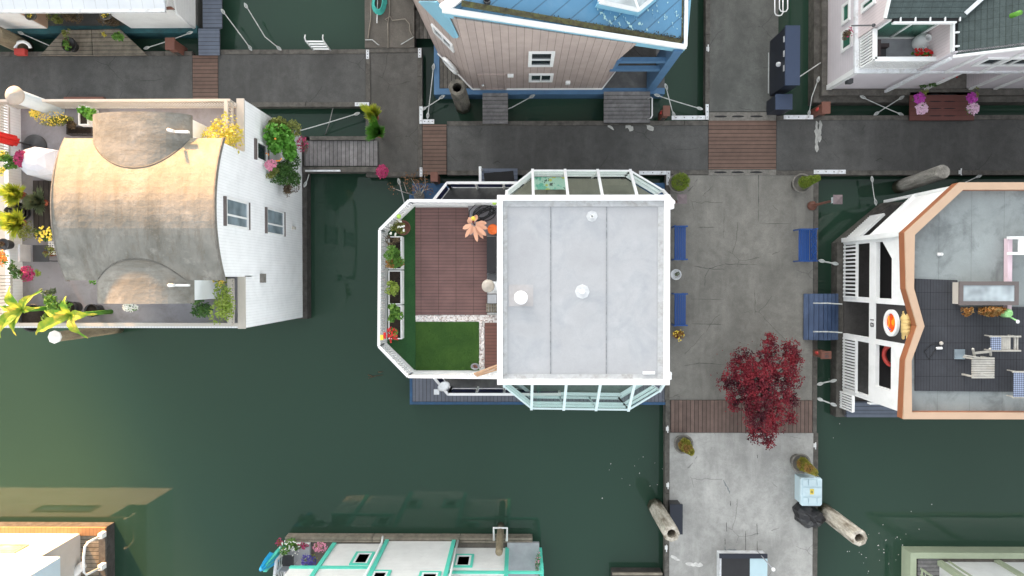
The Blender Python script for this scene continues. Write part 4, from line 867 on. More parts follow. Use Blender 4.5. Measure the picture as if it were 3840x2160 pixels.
outer[1].x = outer[5].x = (outer[1].x+outer[5].x)/2; outer[2].x = outer[4].x = outer[1].x+.06
RX = 24.0; oN = Vector((RX, outer[0].y, Z6)); oS = Vector((RX, outer[5].y, Z6)); iN = Vector((RX, inner[0].y, Z6)); iS = Vector((RX, inner[5].y, Z6))
po = [oN]+outer+[oS]; pi = [iN]+inner+[iS]; cp = MB(); sd_ = MB()
for i in range(len(po)-1):
    cp.ext([po[i], po[i+1], pi[i+1], pi[i]], (0,0,-.06)); sd_.ext([po[i]-Z*.063, po[i+1]-Z*.063, po[i+1]-Z*.36, po[i]-Z*.36], (pi[i]-po[i])*.2); sd_.ext([pi[i]-Z*.063, pi[i+1]-Z*.063, pi[i+1]-Z*.4, pi[i]-Z*.4], (po[i]-pi[i])*.2)
cp.build('parapet_coping', 'orange', H6); sd_.build('parapet_side', 'orangeside', H6)
pr = [Vector((p.x, p.y, 0)) for p in po]; rm = MB().prism([(p.x+(.1 if 0 < i < 7 else 0), p.y) for i, p in enumerate(pi)], Z6-.42, Z6-.28); rm.build('roof_membrane', 'oldmem', H6)
zr = Z6-.24; q = [W('p', *p, zr) for p in ((1010,152),(1380,165),(1385,400),(1400,400),(2600,400),(2600,1150),(1010,1135))]
MB().prism([(p.x, p.y) for p in (q[0], q[1], q[3], q[4], q[5], q[6])], zr-.04, zr).build('rubber_tiles', 'rubber', H6)
# ground float, carpet and porch floors
xf = WX('p', 332, .55); yf0, yf1 = WY('p', 1358, .5), WY('o', 545, .5); fb = W('o', 455, 1010, .55); fc = W('o', 1000, 545, .55)
fp = [Vector((xf, yf0, 0)), Vector((xf, fb.y, 0)), Vector((fc.x, fc.y, 0)), Vector((24, fc.y, 0)), Vector((24, yf0, 0))]
MB().prism([(p.x, p.y) for p in fp][::-1], -.2, .5).build('float', 'timber', H6)
MB().prism([(xf+.22, yf0+.1), (24, yf0+.1), (24, fc.y-.1), (fc.x+.1, fc.y-.12), (xf+.22, fb.y-.05)], .502, .62).build('porch_floor', mat('entry carpet', (.085,.08,.075), .95, .2, 5, fine=.5), H6)
XF = 12.02; yb_ = [WY('p', y, .65) for y in (328, 355, 640, 1130)]
yS6 = outer[5].y+.1; chA = Vector((XF, WY('o', 990, .7), 0)); chB = Vector((WX('o', 990, .7), WY('o', 545, .7), 0))
inn = MB(); inn.prism([(XF+1.25, yS6), (24, yS6), (24, chB.y), (chB.x+.5, chB.y-.1), (XF+1.25, chA.y-.6)], .62, Z6-.42); inn.build('inner_wall', 'charcoal', H6)
MB().prism([(XF+.12, yS6), (24, yS6), (24, chB.y-.1), (chB.x+.1, chB.y-.15), (XF+.12, chA.y-.05)], 2.55, 2.63).build('upper_floor', 'charcoal', H6)
A6, B6 = Vector((XF, 0, 0)), Vector((XF, 1, 0))
def fy(*p): return PV('p', p[0], p[1], A6, B6)
fw = MB()    # facade frame pieces in the plane X = XF
def fbox(y0, y1, z0, z1, d=.14, m=fw, x=0): m.box(XF+x, y0, z0, XF+d+x, y1, z1)
ys_ = yS6; yt_ = chA.y; zbm = 2.6
fbox(ys_, yt_, zbm-.12, zbm+.3)                                   # beam between the storeys
y_a, y_b = fy(590, 340).y, fy(590, 690).y                         # either side of the entry bay
for yy in (y_a, y_b): fbox(yy-.09, yy+.09, .62, zbm-.123); fbox(yy-.09, yy+.09, zbm+.303, Z6-.36)
for yy in (ys_+.09, yt_-.09): fbox(yy-.08, yy+.08, .62, zbm-.123); fbox(yy-.08, yy+.08, zbm+.303, Z6-.36)
fbox(ys_+.17, y_b-.09, Z6-1.12, Z6-.36); fbox(y_a+.09, yt_-.17, Z6-1.12, Z6-.36)
fbox(ys_+.17, ys_+.6, zbm+.303, Z6-1.123)
g_ = [Vector((XF, yt_-.17, Z6-1.123)), Vector((XF, yt_-.17, zbm+.7)), Vector((XF, yt_-.75, Z6-1.123))]; fw.ext(g_, (.14,0,0)); fw.build('facade_frame', 'white', H6)
fw = MB(); fbox(y_b+.09, y_a-.09, zbm+.303, Z6-.36, .1, fw, .02); ew = fw.build('entry_wall', 'charcoal', H6)
c = fy(808, 540); rot = Matrix(((0,0,-1),(1,0,0),(0,-1,0))).to_3x3()
m = MB(); m.lathe((XF-.0, c.y, c.z), [(.30,0),(.40,.0),(.40,.06),(.30,.06)], 28, sx=1.45, sy=1.0, ax=(-1,0,0)); 
zc_ = (zbm+.3+Z6-.36)/2
def oval(r0, r1, d0, d1, mm, nm, par):
    vs = []; n = 28
    for rr, dd in ((r0, d0), (r1, d0), (r1, d1), (r0, d1)):
        for kk in range(n): a = 6.28319*kk/n; vs.append((XF-dd, c.y+math.cos(a)*rr*1.05, c.z+math.sin(a)*rr*1.0))
    fs = []
    for L_ in range(4):
        for kk in range(n): fs.append((L_*n+kk, L_*n+(kk+1) % n, ((L_+1) % 4)*n+(kk+1) % n, ((L_+1) % 4)*n+kk))
    return MB().add(vs, fs).build(nm, mm, par)
ov = oval(.30, .41, -.03, .07, 'white', 'oval_window', ew)
k = NT('stained glass'); sp = k.math('MULTIPLY_ADD', k.axis(1), 6.0, k.math('MULTIPLY', k.axis(2), 2.0)); cg = k.mix(k.math('GREATER_THAN', k.noise(2.2, 1, vec=k.map((1,1.2,3))), .5), srgb(240,84,20), srgb(250,160,30)); cg = k.mix(k.math('GREATER_THAN', k.noise(2.4, 1, vec=k.map((1,3,1), loc=(4,4,4))), .57), cg, srgb(40,90,150)); k.lk(cg, k.b.inputs['Base Color']); k.b.inputs['Roughness'].default_value = .2; M['stained'] = k.m
vs = [(XF-.01, c.y+math.cos(6.28319*i/28)*.315, c.z+math.sin(6.28319*i/28)*.3) for i in range(28)]; MB().ext(vs, (.01,0,0)).build('stained_glass', 'stained', ov)
rm_ = Matrix(((0, 0, -1), (-1, 0, 0), (0, 1, 0)))     # text facing west, reading upright on the wall
p = fy(578, 527); text('18', (XF-.012, p.y, zbm+.09), .34, 0, 'dkgrey', H6, rotm=rm_, name='house_number')
railing(H6, (XF, ys_+.15, .62), (XF, y_b-.08, .62), 1.0, 17, 'white', top=.09, bal=.06)
railing(H6, (XF, y_a+.08, .62), (XF, yt_-.1, .62), 1.0, 14, 'white', top=.09, bal=.06)
rl = [W('p',380,1350,.62), W('p',395,1190,.62)]; railing(H6, (XF-.1, ys_-.55, .62), (XF-.1, ys_+.02, .62), 1.0, 6, 'white', top=.09, bal=.05)
d6 = (chB-chA); n6 = Vector((-d6.y, d6.x, 0)).normalized(); n6 = n6 if n6.x < 0 else -n6
railing(H6, (chA.x, chA.y, .62), (chA.x+d6.x*.62, chA.y+d6.y*.62, .62), 1.0, 15, 'white', top=.09, bal=.06)
cw = MB(); a, b = chA+Z*2.45, chB+Z*2.45; o0, o1 = chA+Z*(Z6-.36), chB+Z*(Z6-.36); cw.ext([a, b, o1, o0], -n6*.12); cw.build('chamfer_wall', 'whiteshiny', H6)
cw = MB(); cw.bar(chA+n6*.03+Z*2.5, chB+n6*.03+Z*2.5, .08, .12); cw.bar(chA+n6*.02+Z*.6, chA+n6*.02+Z*4.7, .16, .14); cw.bar(chB+n6*.02+Z*.6, chB+n6*.02+Z*4.7, .1, .1); cw.build('chamfer_trim', 'white', H6)
sw = MB(); sw.box(XF+.6, ys_-.04, 2.65, 24, ys_-.003, Z6-.4); sw.box(XF, ys_-.1, 2.4, 24, ys_-.043, 2.6); sw.build('south_wall', 'white', H6)
MB().box(xf+.3, yf0+.03, .505, 14.5, yf0+.6, .7).build('deck_boards', 'plank_bluey', H6)
for pp in ((735,175),(722,875)):
    p = W('p', *pp, 2.2); MB().lathe((p.x, p.y, 2.3), [(0,.02),(.11,.02),(.11,-.03),(.03,-.08),(0,-.08)], 16).build('ceiling_lamp', 'grey', H6)
# ================================================================ 7. teal trimmed house (bottom)
H7 = houseboat('teal_trimmed_houseboat', 'white lap sided houseboat with bright teal trim along the bottom edge', (-3, -12, 0))
M['teal'] = mat('teal trim', srgb(92,206,184), .5, .06, 2)
x0 = WX('r', 350, .5); x1 = WX('r', 2357, .5); y0 = WY('r', 380, .5)
MB().box(x0, -16, -.2, x1, y0-.12, .44).build('float', 'oldcon', H7)
m = MB(); x = x0
while x < x1: xe = min(x1, x+3.3); m.box(x+.01, y0-.18, .1, xe-.01, y0, .52); x = xe
m.build('edge_timber', 'plank_oldy', H7)
yw = WY('r', 452, .7); ym = WY('r', 425, .7); xa, xb, xc, xd = WX('r', 740, .7), WX('r', 1170, .7), WX('r', 1715, .7), WX('r', 2150, .7)
zt7 = 2.6; z7 = 5.2
m = MB(); m.box(xa, yw-4, .44, xb, yw, z7); m.box(xb, ym-4, .44, xc, ym, z7+.3); m.box(xc, yw-4.2, .44, xd, yw-.15, z7); m.box(WX('r', 400, 2.5), yw-4, zt7+.1, xa, yw, z7); m.build('wall', 'sid_wz', H7)
m = MB(); m.box(WX('r', 395, 2.55), yw+.003, zt7-.06, xb, yw+.05, zt7+.1); m.box(xc, yw-.147, zt7-.06, xd+1.25, yw-.1, zt7+.1)
for xx, yy, zz0 in ((xa, yw, .5), (xb, ym, .5), (xc, ym, .5), (xd, yw-.15, .5)): m.box(xx-.07, yy+.003, zz0, xx+.07, yy+.06, z7)
m.box(xa-1.95, yw-.2, .5, xa-1.83, yw+.05, 2.5); m.box(xd+1.2, yw-.9, .5, xd+1.3, yw-.1, 2.5); m.build('trim', 'teal', H7)
m = MB(); m.box(xd, yw-2, .44, xd+1.2, yw+.1, .6); m.build('porch_floor', 'grey', H7)
def o7(A, quad): return vrect('r', quad, Vector((0, A, 0)), Vector((1, A, 0)))
for yy, qd in ((yw, [(935,500),(1095,500),(1030,605),(880,598)]), (yw-.15, [(1730,518),(1885,520),(1870,628),(1710,612)]), (ym, [(1060,645),(1215,650),(1180,760),(1010,760)]), (ym, [(1445,655),(1620,660),(1600,760),(1420,760)])):
    q = o7(yy, qd); f_ = wframe(H7, q, (0,1,0), .09, 'teal', 'glass'); U = (q[1]-q[0]).normalized()*.09; V = Vector((0,0,-.09)); wframe(f_, [q[0]+U+V, q[1]-U+V, q[2]-U-V, q[3]+U-V], (0,1,0), .07, 'white', 'glass', d=.04, name='sash')
m = MB(); m.tube([(xb-.12, ym+.05, 4.9), (xb-.12, ym+.1, .9), (xb-.12, ym+.25, .7)], .04, 6); m.tube([(xc+.17, ym+.05, 4.9), (xc+.17, ym+.1, .7)], .04, 6); m.parts('downspout', 'white', H7)
m = MB(); railing(H7, (WX('r', 300, 1.0), -11.8, .5), (WX('r', 362, .7), yw-.1, .5), 1.3, 3, 'whitemetal', top=.09, bal=.07, mid=5)
MB().prism([(x0-.7, -16), (x0+1.6, -16), (x0+1.6, -12.2), (x0-.1, -12.2), (x0-.6, -12.35)], -.1, 1.1).build('curved_deck', 'charcoal', H7)
MB().box(x0+.15, yw-1.5, .44, xa-.9, yw+.05, .62).build('deck', 'grey', H7)
MB().box(x0+.02, yw+.05, .45, WX('r', 552, .6), y0-.2, .68).build('planter_edge', 'white', H7)
# ================================================================ 8. green trimmed house (bottom right)
H8 = houseboat('green_trimmed_houseboat', 'white houseboat with pale green posts and float edge in the bottom right corner', (17, -12, 0))
M['palegreen'] = mat('pale green paint', srgb(168,178,152), .55, .08, 3)
x0 = WX('t', 890, .55); y0 = WY('t', 905, .55)
m = MB(); m.box(x0, y0-.22, -.2, 24, y0, .6); m.box(x0, -16, -.2, x0+.22, y0-.22, .6); m.build('float_edge', 'palegreen', H8)
MB().box(x0+.22, -16, -.2, 24, y0-.22, .5).build('float', 'oldcon', H8)
xw8 = WX('t', 1350, .6); yw8 = WY('t', 1065, .6); MB().box(x0+.3, -16, .5, xw8, y0-.25, .57).build('deck_boards', 'plank_y', H8)
m = MB(); m.box(xw8, yw8-4, .5, 24, yw8, 4.6); m.build('wall', 'white', H8); xp = WX('t', 2240, .6)
m = MB(); m.box(xw8-.08, yw8-.1, .5, xw8+.12, yw8+.08, 4.7); m.box(xp-.1, yw8+.003, .5, xp+.1, yw8+.1, 4.7); m.box(xw8, yw8+.003, 4.3, 24, yw8+.08, 4.7); m.box(xw8+.35, yw8+.003, .5, xw8+.42, yw8+.04, 4.3); m.build('post', 'palegreen', H8)
m = MB(); railing(H8, (x0+.4, y0-.6, .57), (x0+.4, -15.5, .57), 1.2, 20, 'palegreen', top=.16, bal=.06, mid=3)
# ================================================================ 9. sunlit house (bottom left)
H9 = houseboat('sunlit_white_houseboat', 'white flat roofed houseboat lit by low sun on its deck in the bottom left corner', (-17, -12, 0))
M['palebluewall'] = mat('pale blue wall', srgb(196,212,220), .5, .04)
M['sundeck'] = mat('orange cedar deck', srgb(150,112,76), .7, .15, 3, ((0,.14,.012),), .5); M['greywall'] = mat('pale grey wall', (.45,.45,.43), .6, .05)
x1 = WX('s', 1395, .6); y0 = WY('s', 815, .6)
MB().box(-24, -16, -.2, x1, y0, .5).build('float', 'darktimber', H9)
m = MB(); m.box(-24, y0-.3, .5, x1, y0, .6); m.build('deck_edge', 'sundeck', H9); m = MB(); m.box(x1-.25, -16, .5, x1, y0-.3, .6); m.build('deck_edge', 'timber', H9)
xw9 = WX('s', 1012, .7); yw9 = WY('s', 910, .7); MB().box(xw9, -16, .5, x1-.26, y0-.31, .56).build('deck_boards', 'plank_oldy', H9)
MB().box(-24, yw9, .5, xw9, y0-.31, .56).build('front_boards', 'sundeck', H9)
MB().box(-24, -16, .5, xw9, yw9, 2.7).build('wall', 'sid_wz', H9); MB().box(xw9-.001, -16, .55, xw9+.03, yw9-.002, 2.7).build('east_wall', 'greywall', H9)
xu = WX('s', 785, 2.65); yu = yw9-.004; MB().box(-24, -17, 2.7, xu, yu, 5.0).build('upper_storey', 'white', H9)
MB().box(xu+.003, -16, 2.72, xu+.03, yu-.01, 4.98).build('upper_east_wall', 'palebluewall', H9)
q = vrect('s', [(-500,1030),(420,1030),(180,1145),(-760,1145)], Vector((0,yw9,0)), Vector((1,yw9,0))); wframe(H9, q, (0,1,0), .06, 'orange', 'glassgrey', [('v',.5)])
rr_ = MB(); a = W('s', 1350, 915, .9); b = W('s', 1350, 1345, .9); tp = 1.55
rr_.tube([a, W('s',1200,990,1.5), W('s',1155,1050,1.62), W('s',1135,1200,1.62), W('s',1140,1400,1.62), W('s',1170,1432,1.5), b], .045, 8)
rl = thing('grab_rail', 'white bent tube grab rail on the sunlit house side deck', 'rail', (a.x, a.y, .6)); rr_.build('tube', 'white', rl)
m = MB(); m.box(a.x-.08, a.y-.1, .6, a.x+.08, a.y+.1, .88); m.box(b.x-.08, b.y-.1, .6, b.x+.08, b.y+.1, .88); m.parts('foot', 'white', rl)
c9 = W('s', 1060, 1360, .8); kt = thing('fender', 'white barrel fender with a rope handle on the side deck', 'fender', (c9.x, c9.y, .6))
m = MB(); m.tube([c9+Vector((-.22,-.25,0)), c9+Vector((-.17,-.19,0)), c9+Vector((.16,.15,0)), c9+Vector((.2,.18,0))], .15, 14); m.build('body', 'white', kt)
m = MB(); m.tube([c9+Vector((-.2,-.2,.05)), c9+Vector((-.36,-.3,.02)), c9+Vector((-.3,-.42,0)), c9+Vector((-.18,-.3,.05))], .02, 6); m.build('handle', 'dkgrey', kt)
# ---------------------------------------------------------------- foliage kinds
LM = {'green': leafmat('green leaves', (.07,.19,.03), (.17,.32,.06)), 'dark': leafmat('dark green leaves', (.04,.11,.025), (.09,.19,.045)),
 'olive': leafmat('olive leaves', (.13,.16,.035), (.25,.27,.07)), 'lime': leafmat('lime leaves', (.2,.3,.04), (.33,.42,.09)), 'bright': leafmat('bright green leaves', (.08,.26,.03), (.16,.38,.06)),
 'yellow': leafmat('yellow leaves', (.50,.44,.05), (.62,.58,.14)), 'ygrass': leafmat('yellow green grass', (.62,.60,.06), (.34,.46,.06), trans=.45), 'greygreen': leafmat('grey green leaves', (.12,.16,.09), (.2,.24,.13)),
 'brownleaf': leafmat('brown dry leaves', (.26,.13,.06), (.14,.08,.04)), 'rust': leafmat('rust orange dry plant', (.36,.14,.03), (.3,.2,.07)), 'maple': leafmat('crimson maple leaves', (.15,.014,.026), (.28,.026,.038), (.07,.009,.018), trans=.2, sc=2.5),
 'bronze': leafmat('bronze dark leaves', (.09,.06,.04), (.17,.13,.07)), 'topiary': leafmat('olive conifer', (.22,.22,.03), (.34,.32,.06), (.32,.19,.06), sc=2), 'topgreen': leafmat('green conifer', (.12,.19,.02), (.22,.28,.04))}
FM = {'red': mat('red petals', (.55,.02,.02), .5, .2), 'magenta': mat('magenta petals', (.42,.03,.12), .5, .3, 20), 'pink': mat('pink petals', (.75,.28,.4), .5, .3, 20), 'palepink': mat('pale pink petals', (.8,.55,.7), .5, .25, 20),
 'purple': mat('purple petals', (.5,.06,.42), .5, .3, 20), 'white': mat('white petals', (.8,.8,.72), .5, .1), 'yellowf': mat('yellow petals', (.85,.65,.08), .5, .15), 'orangef': mat('orange petals', (.85,.3,.05), .5, .3, 20), 'violet': mat('violet petals', (.08,.06,.3), .5, .3)}
def plant(name, label, fr, x, y, z, rx, leaf, ry=None, rz=None, n=None, size=.06, pot=None, flowers=None, nf=60, fs=.04, base=None, cat='plant', group=None, up=.6, asp=.6, lumps=7):
    """foliage centred at picture point (x,y) at height z; pot = (material, radius, height)"""
    c = W(fr, x, y, z); ry = ry or rx; rz = rz or min(rx, ry)*.8; base = z-rz if base is None else base
    o = thing(name, label, cat, (c.x, c.y, base), group)
    n = n or int(900*max(.12, rx*ry*4)*(.06/size)**1.2)
    MB().cloud(c, rx, ry, rz, n, size, up, asp, lumps).build('foliage', LM[leaf], o, recalc=False)
    if flowers:
        f = MB(); 
        for i in range(nf):
            a = random.random()*6.28; r = random.random()**.5; p = c+Vector((rx*r*.95*math.cos(a), ry*r*.95*math.sin(a), rz*(.5+.5*(1-r))))
            for j in range(3): f.leaf(p+Vector((random.gauss(0,fs*.3), random.gauss(0,fs*.3), random.gauss(0,fs*.2))), fs, 2.5, .9)
        f.build('flowers', FM[flowers], o, recalc=False)
    if pot:
        m, r, h = pot; MB().lathe((c.x, c.y, base), [(r*.7,0),(r,h-.02),(r*1.06,h),(r*.92,h),(r*.9,h-.05),(0,h-.05)], 20).build('pot', m, o)
        st = MB(); [st.bar((c.x, c.y, base+h*.5), c+Vector((random.uniform(-.6,.6)*rx, random.uniform(-.6,.6)*ry, random.uniform(-.2,.4)*rz)), .015) for i in range(6)]; st.build('stems', 'brown', o)
    return o
def box_planter(parent, fr, x0, y0, x1, y1, z, h, m, t=.035, soil=True):
    a, b = W(fr, x0, y0, z), W(fr, x1, y1, z); xa, xb, ya, yb = a.x, b.x, b.y, a.y; g = MB()
    g.box(xa, ya, z-h, xa+t, yb, z); g.box(xb-t, ya, z-h, xb, yb, z); g.box(xa+t, ya, z-h, xb-t, ya+t, z); g.box(xa+t, yb-t, z-h, xb-t, yb, z); o = g.build('box', m, parent)
    if soil: MB().box(xa+t, ya+t, z-h+.02, xb-t, yb-t, z-.05).build('soil', 'soil', parent)
    return o
# --- terrace of the vaulted houseboat
T = 5.375
plant('flowering_shrub', 'yellow and green variegated shrub below the white sleeved piling', 'e', 600, 285, 5.95, .55, 'olive', .22, .3, 1500, .05, flowers='yellowf', nf=120, fs=.03, base=T)
plant('flower_pot', 'clump of bright yellow flowers at the left tip of the variegated shrub', 'e', 392, 215, 6.1, .16, 'green', flowers='yellowf', nf=90, base=T)
plant('potted_shrub', 'bright green shrub in a white square planter at the north rail', 'e', 960, 215, 6.1, .30, 'bright', .28, .3, 420, .09, base=T, asp=.7)
p = thing('planter_box', 'white square planter holding the bright green shrub', 'planter', W('e', 890, 250, T)); box_planter(p, 'e', 848, 140, 960, 345, 5.9, .5, 'white')
p = thing('planter_box', 'dark low wooden trough under the dormer corner, full of dry stems', 'planter', W('e', 840, 400, T)); box_planter(p, 'e', 720, 360, 1000, 445, 5.65, .26, 'darkdeck')
plant('dry_shrub', 'dull olive shrub growing from the dark wooden trough', 'e', 800, 335, 5.85, .22, 'bronze', .14, .2, 300, .06, base=5.5)
plant('flower_pot', 'dark crimson flower mound on the upstand beside the covered grill', 'e', 250, 715, 6.35, .2, 'dark', .24, .2, 200, .05, flowers='magenta', nf=170, fs=.05, base=5.9)
plant('leafy_plant', 'rich green leafy plant left of the crimson flower mound', 'e', 110, 745, 6.4, .27, 'green', .24, .25, 500, .08, base=5.76)
plant('flower_pot', 'yellow flowers at the left edge above the green leafy plant', 'e', 40, 680, 6.45, .15, 'lime', flowers='yellowf', nf=50, base=5.76)
plant('flower_pot', 'yellow flowers at the left edge below the green leafy plant', 'e', 20, 850, 6.45, .15, 'lime', flowers='yellowf', nf=50, base=5.76)
def grass(name, label, fr, x, y, z, r, leaf, n=520, w_=.024, base=None, cat='ornamental grass', droop=.35):
    c = W(fr, x, y, z); b0 = Vector((c.x, c.y, (z-.5) if base is None else base)); o = thing(name, label, cat, b0); g = MB()
    for i in range(n):
        a = random.random()*6.28; rr = r*random.random()**.6*(.85+.25*math.sin(3*a+x)+.15*math.sin(5*a+y)); tip = Vector((c.x+rr*math.cos(a), c.y+rr*math.sin(a), z+random.gauss(.05,.06)-rr*droop)); mid = b0.lerp(tip, .55)+Vector((0,0,.12))
        s_ = Vector((-math.sin(a), math.cos(a), 0))*w_; g.add([b0-s_*.5, b0+s_*.5, mid+s_, tip, mid-s_], [(0,1,2,4),(4,2,3)])
    g.build('blades', LM[leaf], o, recalc=False); MB().lathe(b0, [(.09,0),(.12,.18),(.1,.18),(0,.15)], 14).build('pot', 'terracotta', o); return o
grass('ornamental_grass', 'yellow green grass tuft on the upstand at the left edge', 'e', 75, 1080, 6.5, .46, 'ygrass', base=5.8)
grass('ornamental_grass', 'grey green grass tuft inside the terrace beside the yellow tuft', 'e', 350, 1170, 6.0, .44, 'greygreen', base=5.4)
grass('ornamental_grass', 'second yellow green grass tuft by the stack of black pots', 'e', 75, 1390, 6.5, .52, 'ygrass', base=5.8)
c = W('e', 260, 1300, 5.4); o = thing('pot_stack', 'nested stack of black plastic pots between the grass tufts', 'pots', c); 
for i, r in enumerate((.3,.24,.18,.13)): MB().lathe(c+Vector((0,0,.12*i)), [(r*.75,0),(r,.28),(r*.93,.28),(r*.7,.05),(0,.05)], 22).build('pot', 'plasticblack' if i%2==0 else 'dkgrey', o)
plant('dark_shrub', 'dark olive shrub below the pot stack on the white upstand', 'g', 300, 70, 6.2, .36, 'olive', base=T)
plant('flower_pot', 'pale yellow blooms with dark strap leaves beside the vault', 'g', 500, 90, 6.0, .26, 'dark', .25, .2, 260, .12, flowers='yellowf', nf=30, fs=.07, base=T, asp=.3)
plant('potted_plant', 'olive brown plant in a terracotta pot on the lattice stand', 'g', 510, 270, 6.0, .27, 'olive', .2, .2, pot=('terracotta',.13,.3), base=5.5)
plant('flower_pot', 'orange and pink dahlias at the left edge of the planter deck', 'g', 20, 340, 6.5, .2, 'bright', .22, .2, flowers='orangef', nf=90, fs=.06, base=5.76)
plant('potted_plant', 'small brown plant in a round grey pot at the left edge', 'g', 5, 190, 6.2, .1, 'bronze', pot=('dkgrey',.17,.3), base=5.8)
plant('leafy_plant', 'dark green leafy plant spilling over the white upstand', 'g', 180, 480, 6.2, .24, 'dark', .3, .2, size=.09, base=T)
plant('flower_pot', 'crimson flower mound beside the metal chair', 'g', 320, 510, 6.0, .22, 'dark', .24, .2, flowers='magenta', nf=150, fs=.05, base=T)
plant('potted_plant', 'lime leaved plant between the chair and the crimson flowers', 'g', 420, 490, 5.9, .12, 'lime', .16, base=T)
plant('potted_sapling', 'pale green sapling above the left black tub', 'g', 520, 690, 6.1, .22, 'greygreen', .22, .25, 130, .09, base=T)
plant('leafy_plant', 'mixed green shrub between the two banana plants', 'g', 600, 860, 6.2, .46, 'green', .42, .4, 600, .09, base=T)
plant('leafy_plant', 'low green shrub under the banana leaves near the south rail', 'g', 560, 990, 5.9, .3, 'lime', .16, .3, 260, .08, base=T)
for fr, x, y, r, lb in (('g',400,990,.42,'wide black tub under the left banana plant'),('g',790,880,.2,'round black pot behind the right banana plant'),('g',1030,910,.2,'tall black pot on the bare terrace floor right of the banana plants')):
    c = W(fr, x, y, 5.6); o = thing('black_pot', lb, 'pot', (c.x, c.y, T)); MB().lathe((c.x, c.y, T), [(r*.8,0),(r,.42),(r*.93,.42),(r*.9,.34),(0,.34)], 22).build('pot', 'plasticblack', o); MB().lathe((c.x, c.y, T+.33), [(0,.02),(r*.9,.02),(r*.9,0)], 16).build('soil', 'soil', o)
plant('flower_pot', 'white daisies peeping from under the south dormer edge', 'g', 1430, 875, 5.9, .24, 'green', .14, .15, flowers='white', nf=110, fs=.035, base=T)
plant('small_plant', 'sprig of green under the vault corner left of the south dormer', 'g', 1005, 585, 5.9, .14, 'bright', base=T)
plant('ornamental_tree', 'bright yellow leaved tree at the northeast terrace corner', 'f', 690, 420, 6.6, .62, 'yellow', .66, .5, 1300, .075, base=T, cat='tree', lumps=11, up=.9)
plant('potted_shrub', 'olive gold shrub tucked against the south side of the gable', 'h', 665, 575, 6.0, .2, 'olive', .2, .25, flowers='yellowf', nf=40, base=T)
plant('potted_shrub', 'dark green shrub right below the south dormer', 'h', 440, 850, 6.1, .46, 'dark', .36, .35, 900, .07, base=T)
plant('ornamental_tree', 'lime green maple by the southeast terrace rail', 'h', 700, 830, 6.6, .46, 'lime', .62, .4, 1100, .075, base=T, cat='tree', lumps=10, up=.9)
def banana(label, fr, x, y, z, tips):
    c = W(fr, x, y, z); o = thing('banana_plant', label, 'banana plant', (c.x, c.y, T), 'banana plants'); MB().tube([(c.x+.03, c.y, T), (c.x, c.y, z-.1), c], .07, 8, .04).build('trunk', LM['bright'], o)
    for tx, ty, wd, dz in tips:
        t = W(fr, tx, ty, z+dz); L = (t-c); s_ = Vector((-L.y, L.x, 0)).normalized(); g = MB(); n = 12; vs = []
        for i in range(n+1):
            k_ = i/n; p = c+L*k_+Vector((0,0,.32*math.sin(k_*3.14)*L.length)); ww = wd*.85*(math.sin(min(1,k_*1.25+.08)*3.0)**.7 if k_ < .98 else 0)*(1+random.uniform(-.13,.1)); ww = abs(ww)
            vs += [p+s_*ww+Vector((0,0,.35*ww)), p, p-s_*ww+Vector((0,0,.35*ww))]
        fs = []
        for i in range(n): a = i*3; fs += [(a,a+1,a+4,a+3),(a+1,a+2,a+5,a+4)]
        g.add(vs, fs, False).build('frond', LM['banana'], o, recalc=False)
LM['banana'] = leafmat('banana leaf', (.12,.30,.03), (.42,.48,.05), (.65,.55,.08), trans=.35, sc=4)
banana('left banana plant leaning over the south rail', 'g', 240, 905, 7.2, [(110,640,.17,.1),(465,690,.14,0),(0,860,.1,0),(440,880,.12,-.1),(0,1090,.15,0),(180,1190,.15,-.1),(10,1215,.14,-.1)])
banana('right banana plant beside the tall black pot', 'g', 770, 960, 7.2, [(720,750,.14,.2),(480,910,.13,0),(1060,950,.16,0),(960,1215,.15,-.1),(390,1180,.18,-.1),(560,1060,.13,0)])
# red closed parasol, grill cover, chairs
c = W('e', 385, 580, T); o = thing('parasol', 'closed red parasol standing in a round grey base on the roof terrace', 'parasol', c)
MB().lathe(c, [(.36,0),(.36,.05),(.28,.08),(.06,.1),(.05,.2),(0,.2)], 26).build('base', 'dkgrey', o); MB().tube([c, c+Vector((0,0,3.0))], .025, 8).build('pole', 'dkgrey', o)
g = MB(); n = 16; prof = [(.07,.75),(.17,.85),(.15,1.5),(.11,2.2),(.05,2.9)]; vs = [c+Vector((r*(1 if k_%2 else .6)*math.cos(6.28*k_/n), r*(1 if k_%2 else .6)*math.sin(6.28*k_/n), z)) for r, z in prof for k_ in range(n)]
g.add(vs, [(i*n+k_, i*n+(k_+1)%n, (i+1)*n+(k_+1)%n, (i+1)*n+k_) for i in range(4) for k_ in range(n)]).build('canopy', mat('red canvas', (.55,.02,.015), .6, .1), o)
c = W('e', 510, 780, 6.0); o = thing('covered_grill', 'grill under a pale grey fabric cover beside the vault', 'covered grill', (c.x, c.y, T)); g = MB()
A_ = [(-.62,.05),(-.5,.42),(-.12,.52),(.5,.42),(.5,-.32),(.05,-.42),(-.38,-.36),(-.6,-.16)]; n = 8; vs = []
for z, s_ in ((T,1.05),(T+.6,1.0),(T+.95,.92),(T+1.12,.6),(T+1.16,.2)): vs += [(c.x+x*s_+random.gauss(0,.01), c.y+y*s_+random.gauss(0,.01), z) for x, y in A_]
g.add(vs, [(i*n+k_, i*n+(k_+1)%n, (i+1)*n+(k_+1)%n, (i+1)*n+k_) for i in range(4) for k_ in range(n)]+[tuple(range(32,40))]); g.build('cover', mat('pale cover fabric', (.55,.56,.6), .8, .1, 2), o)
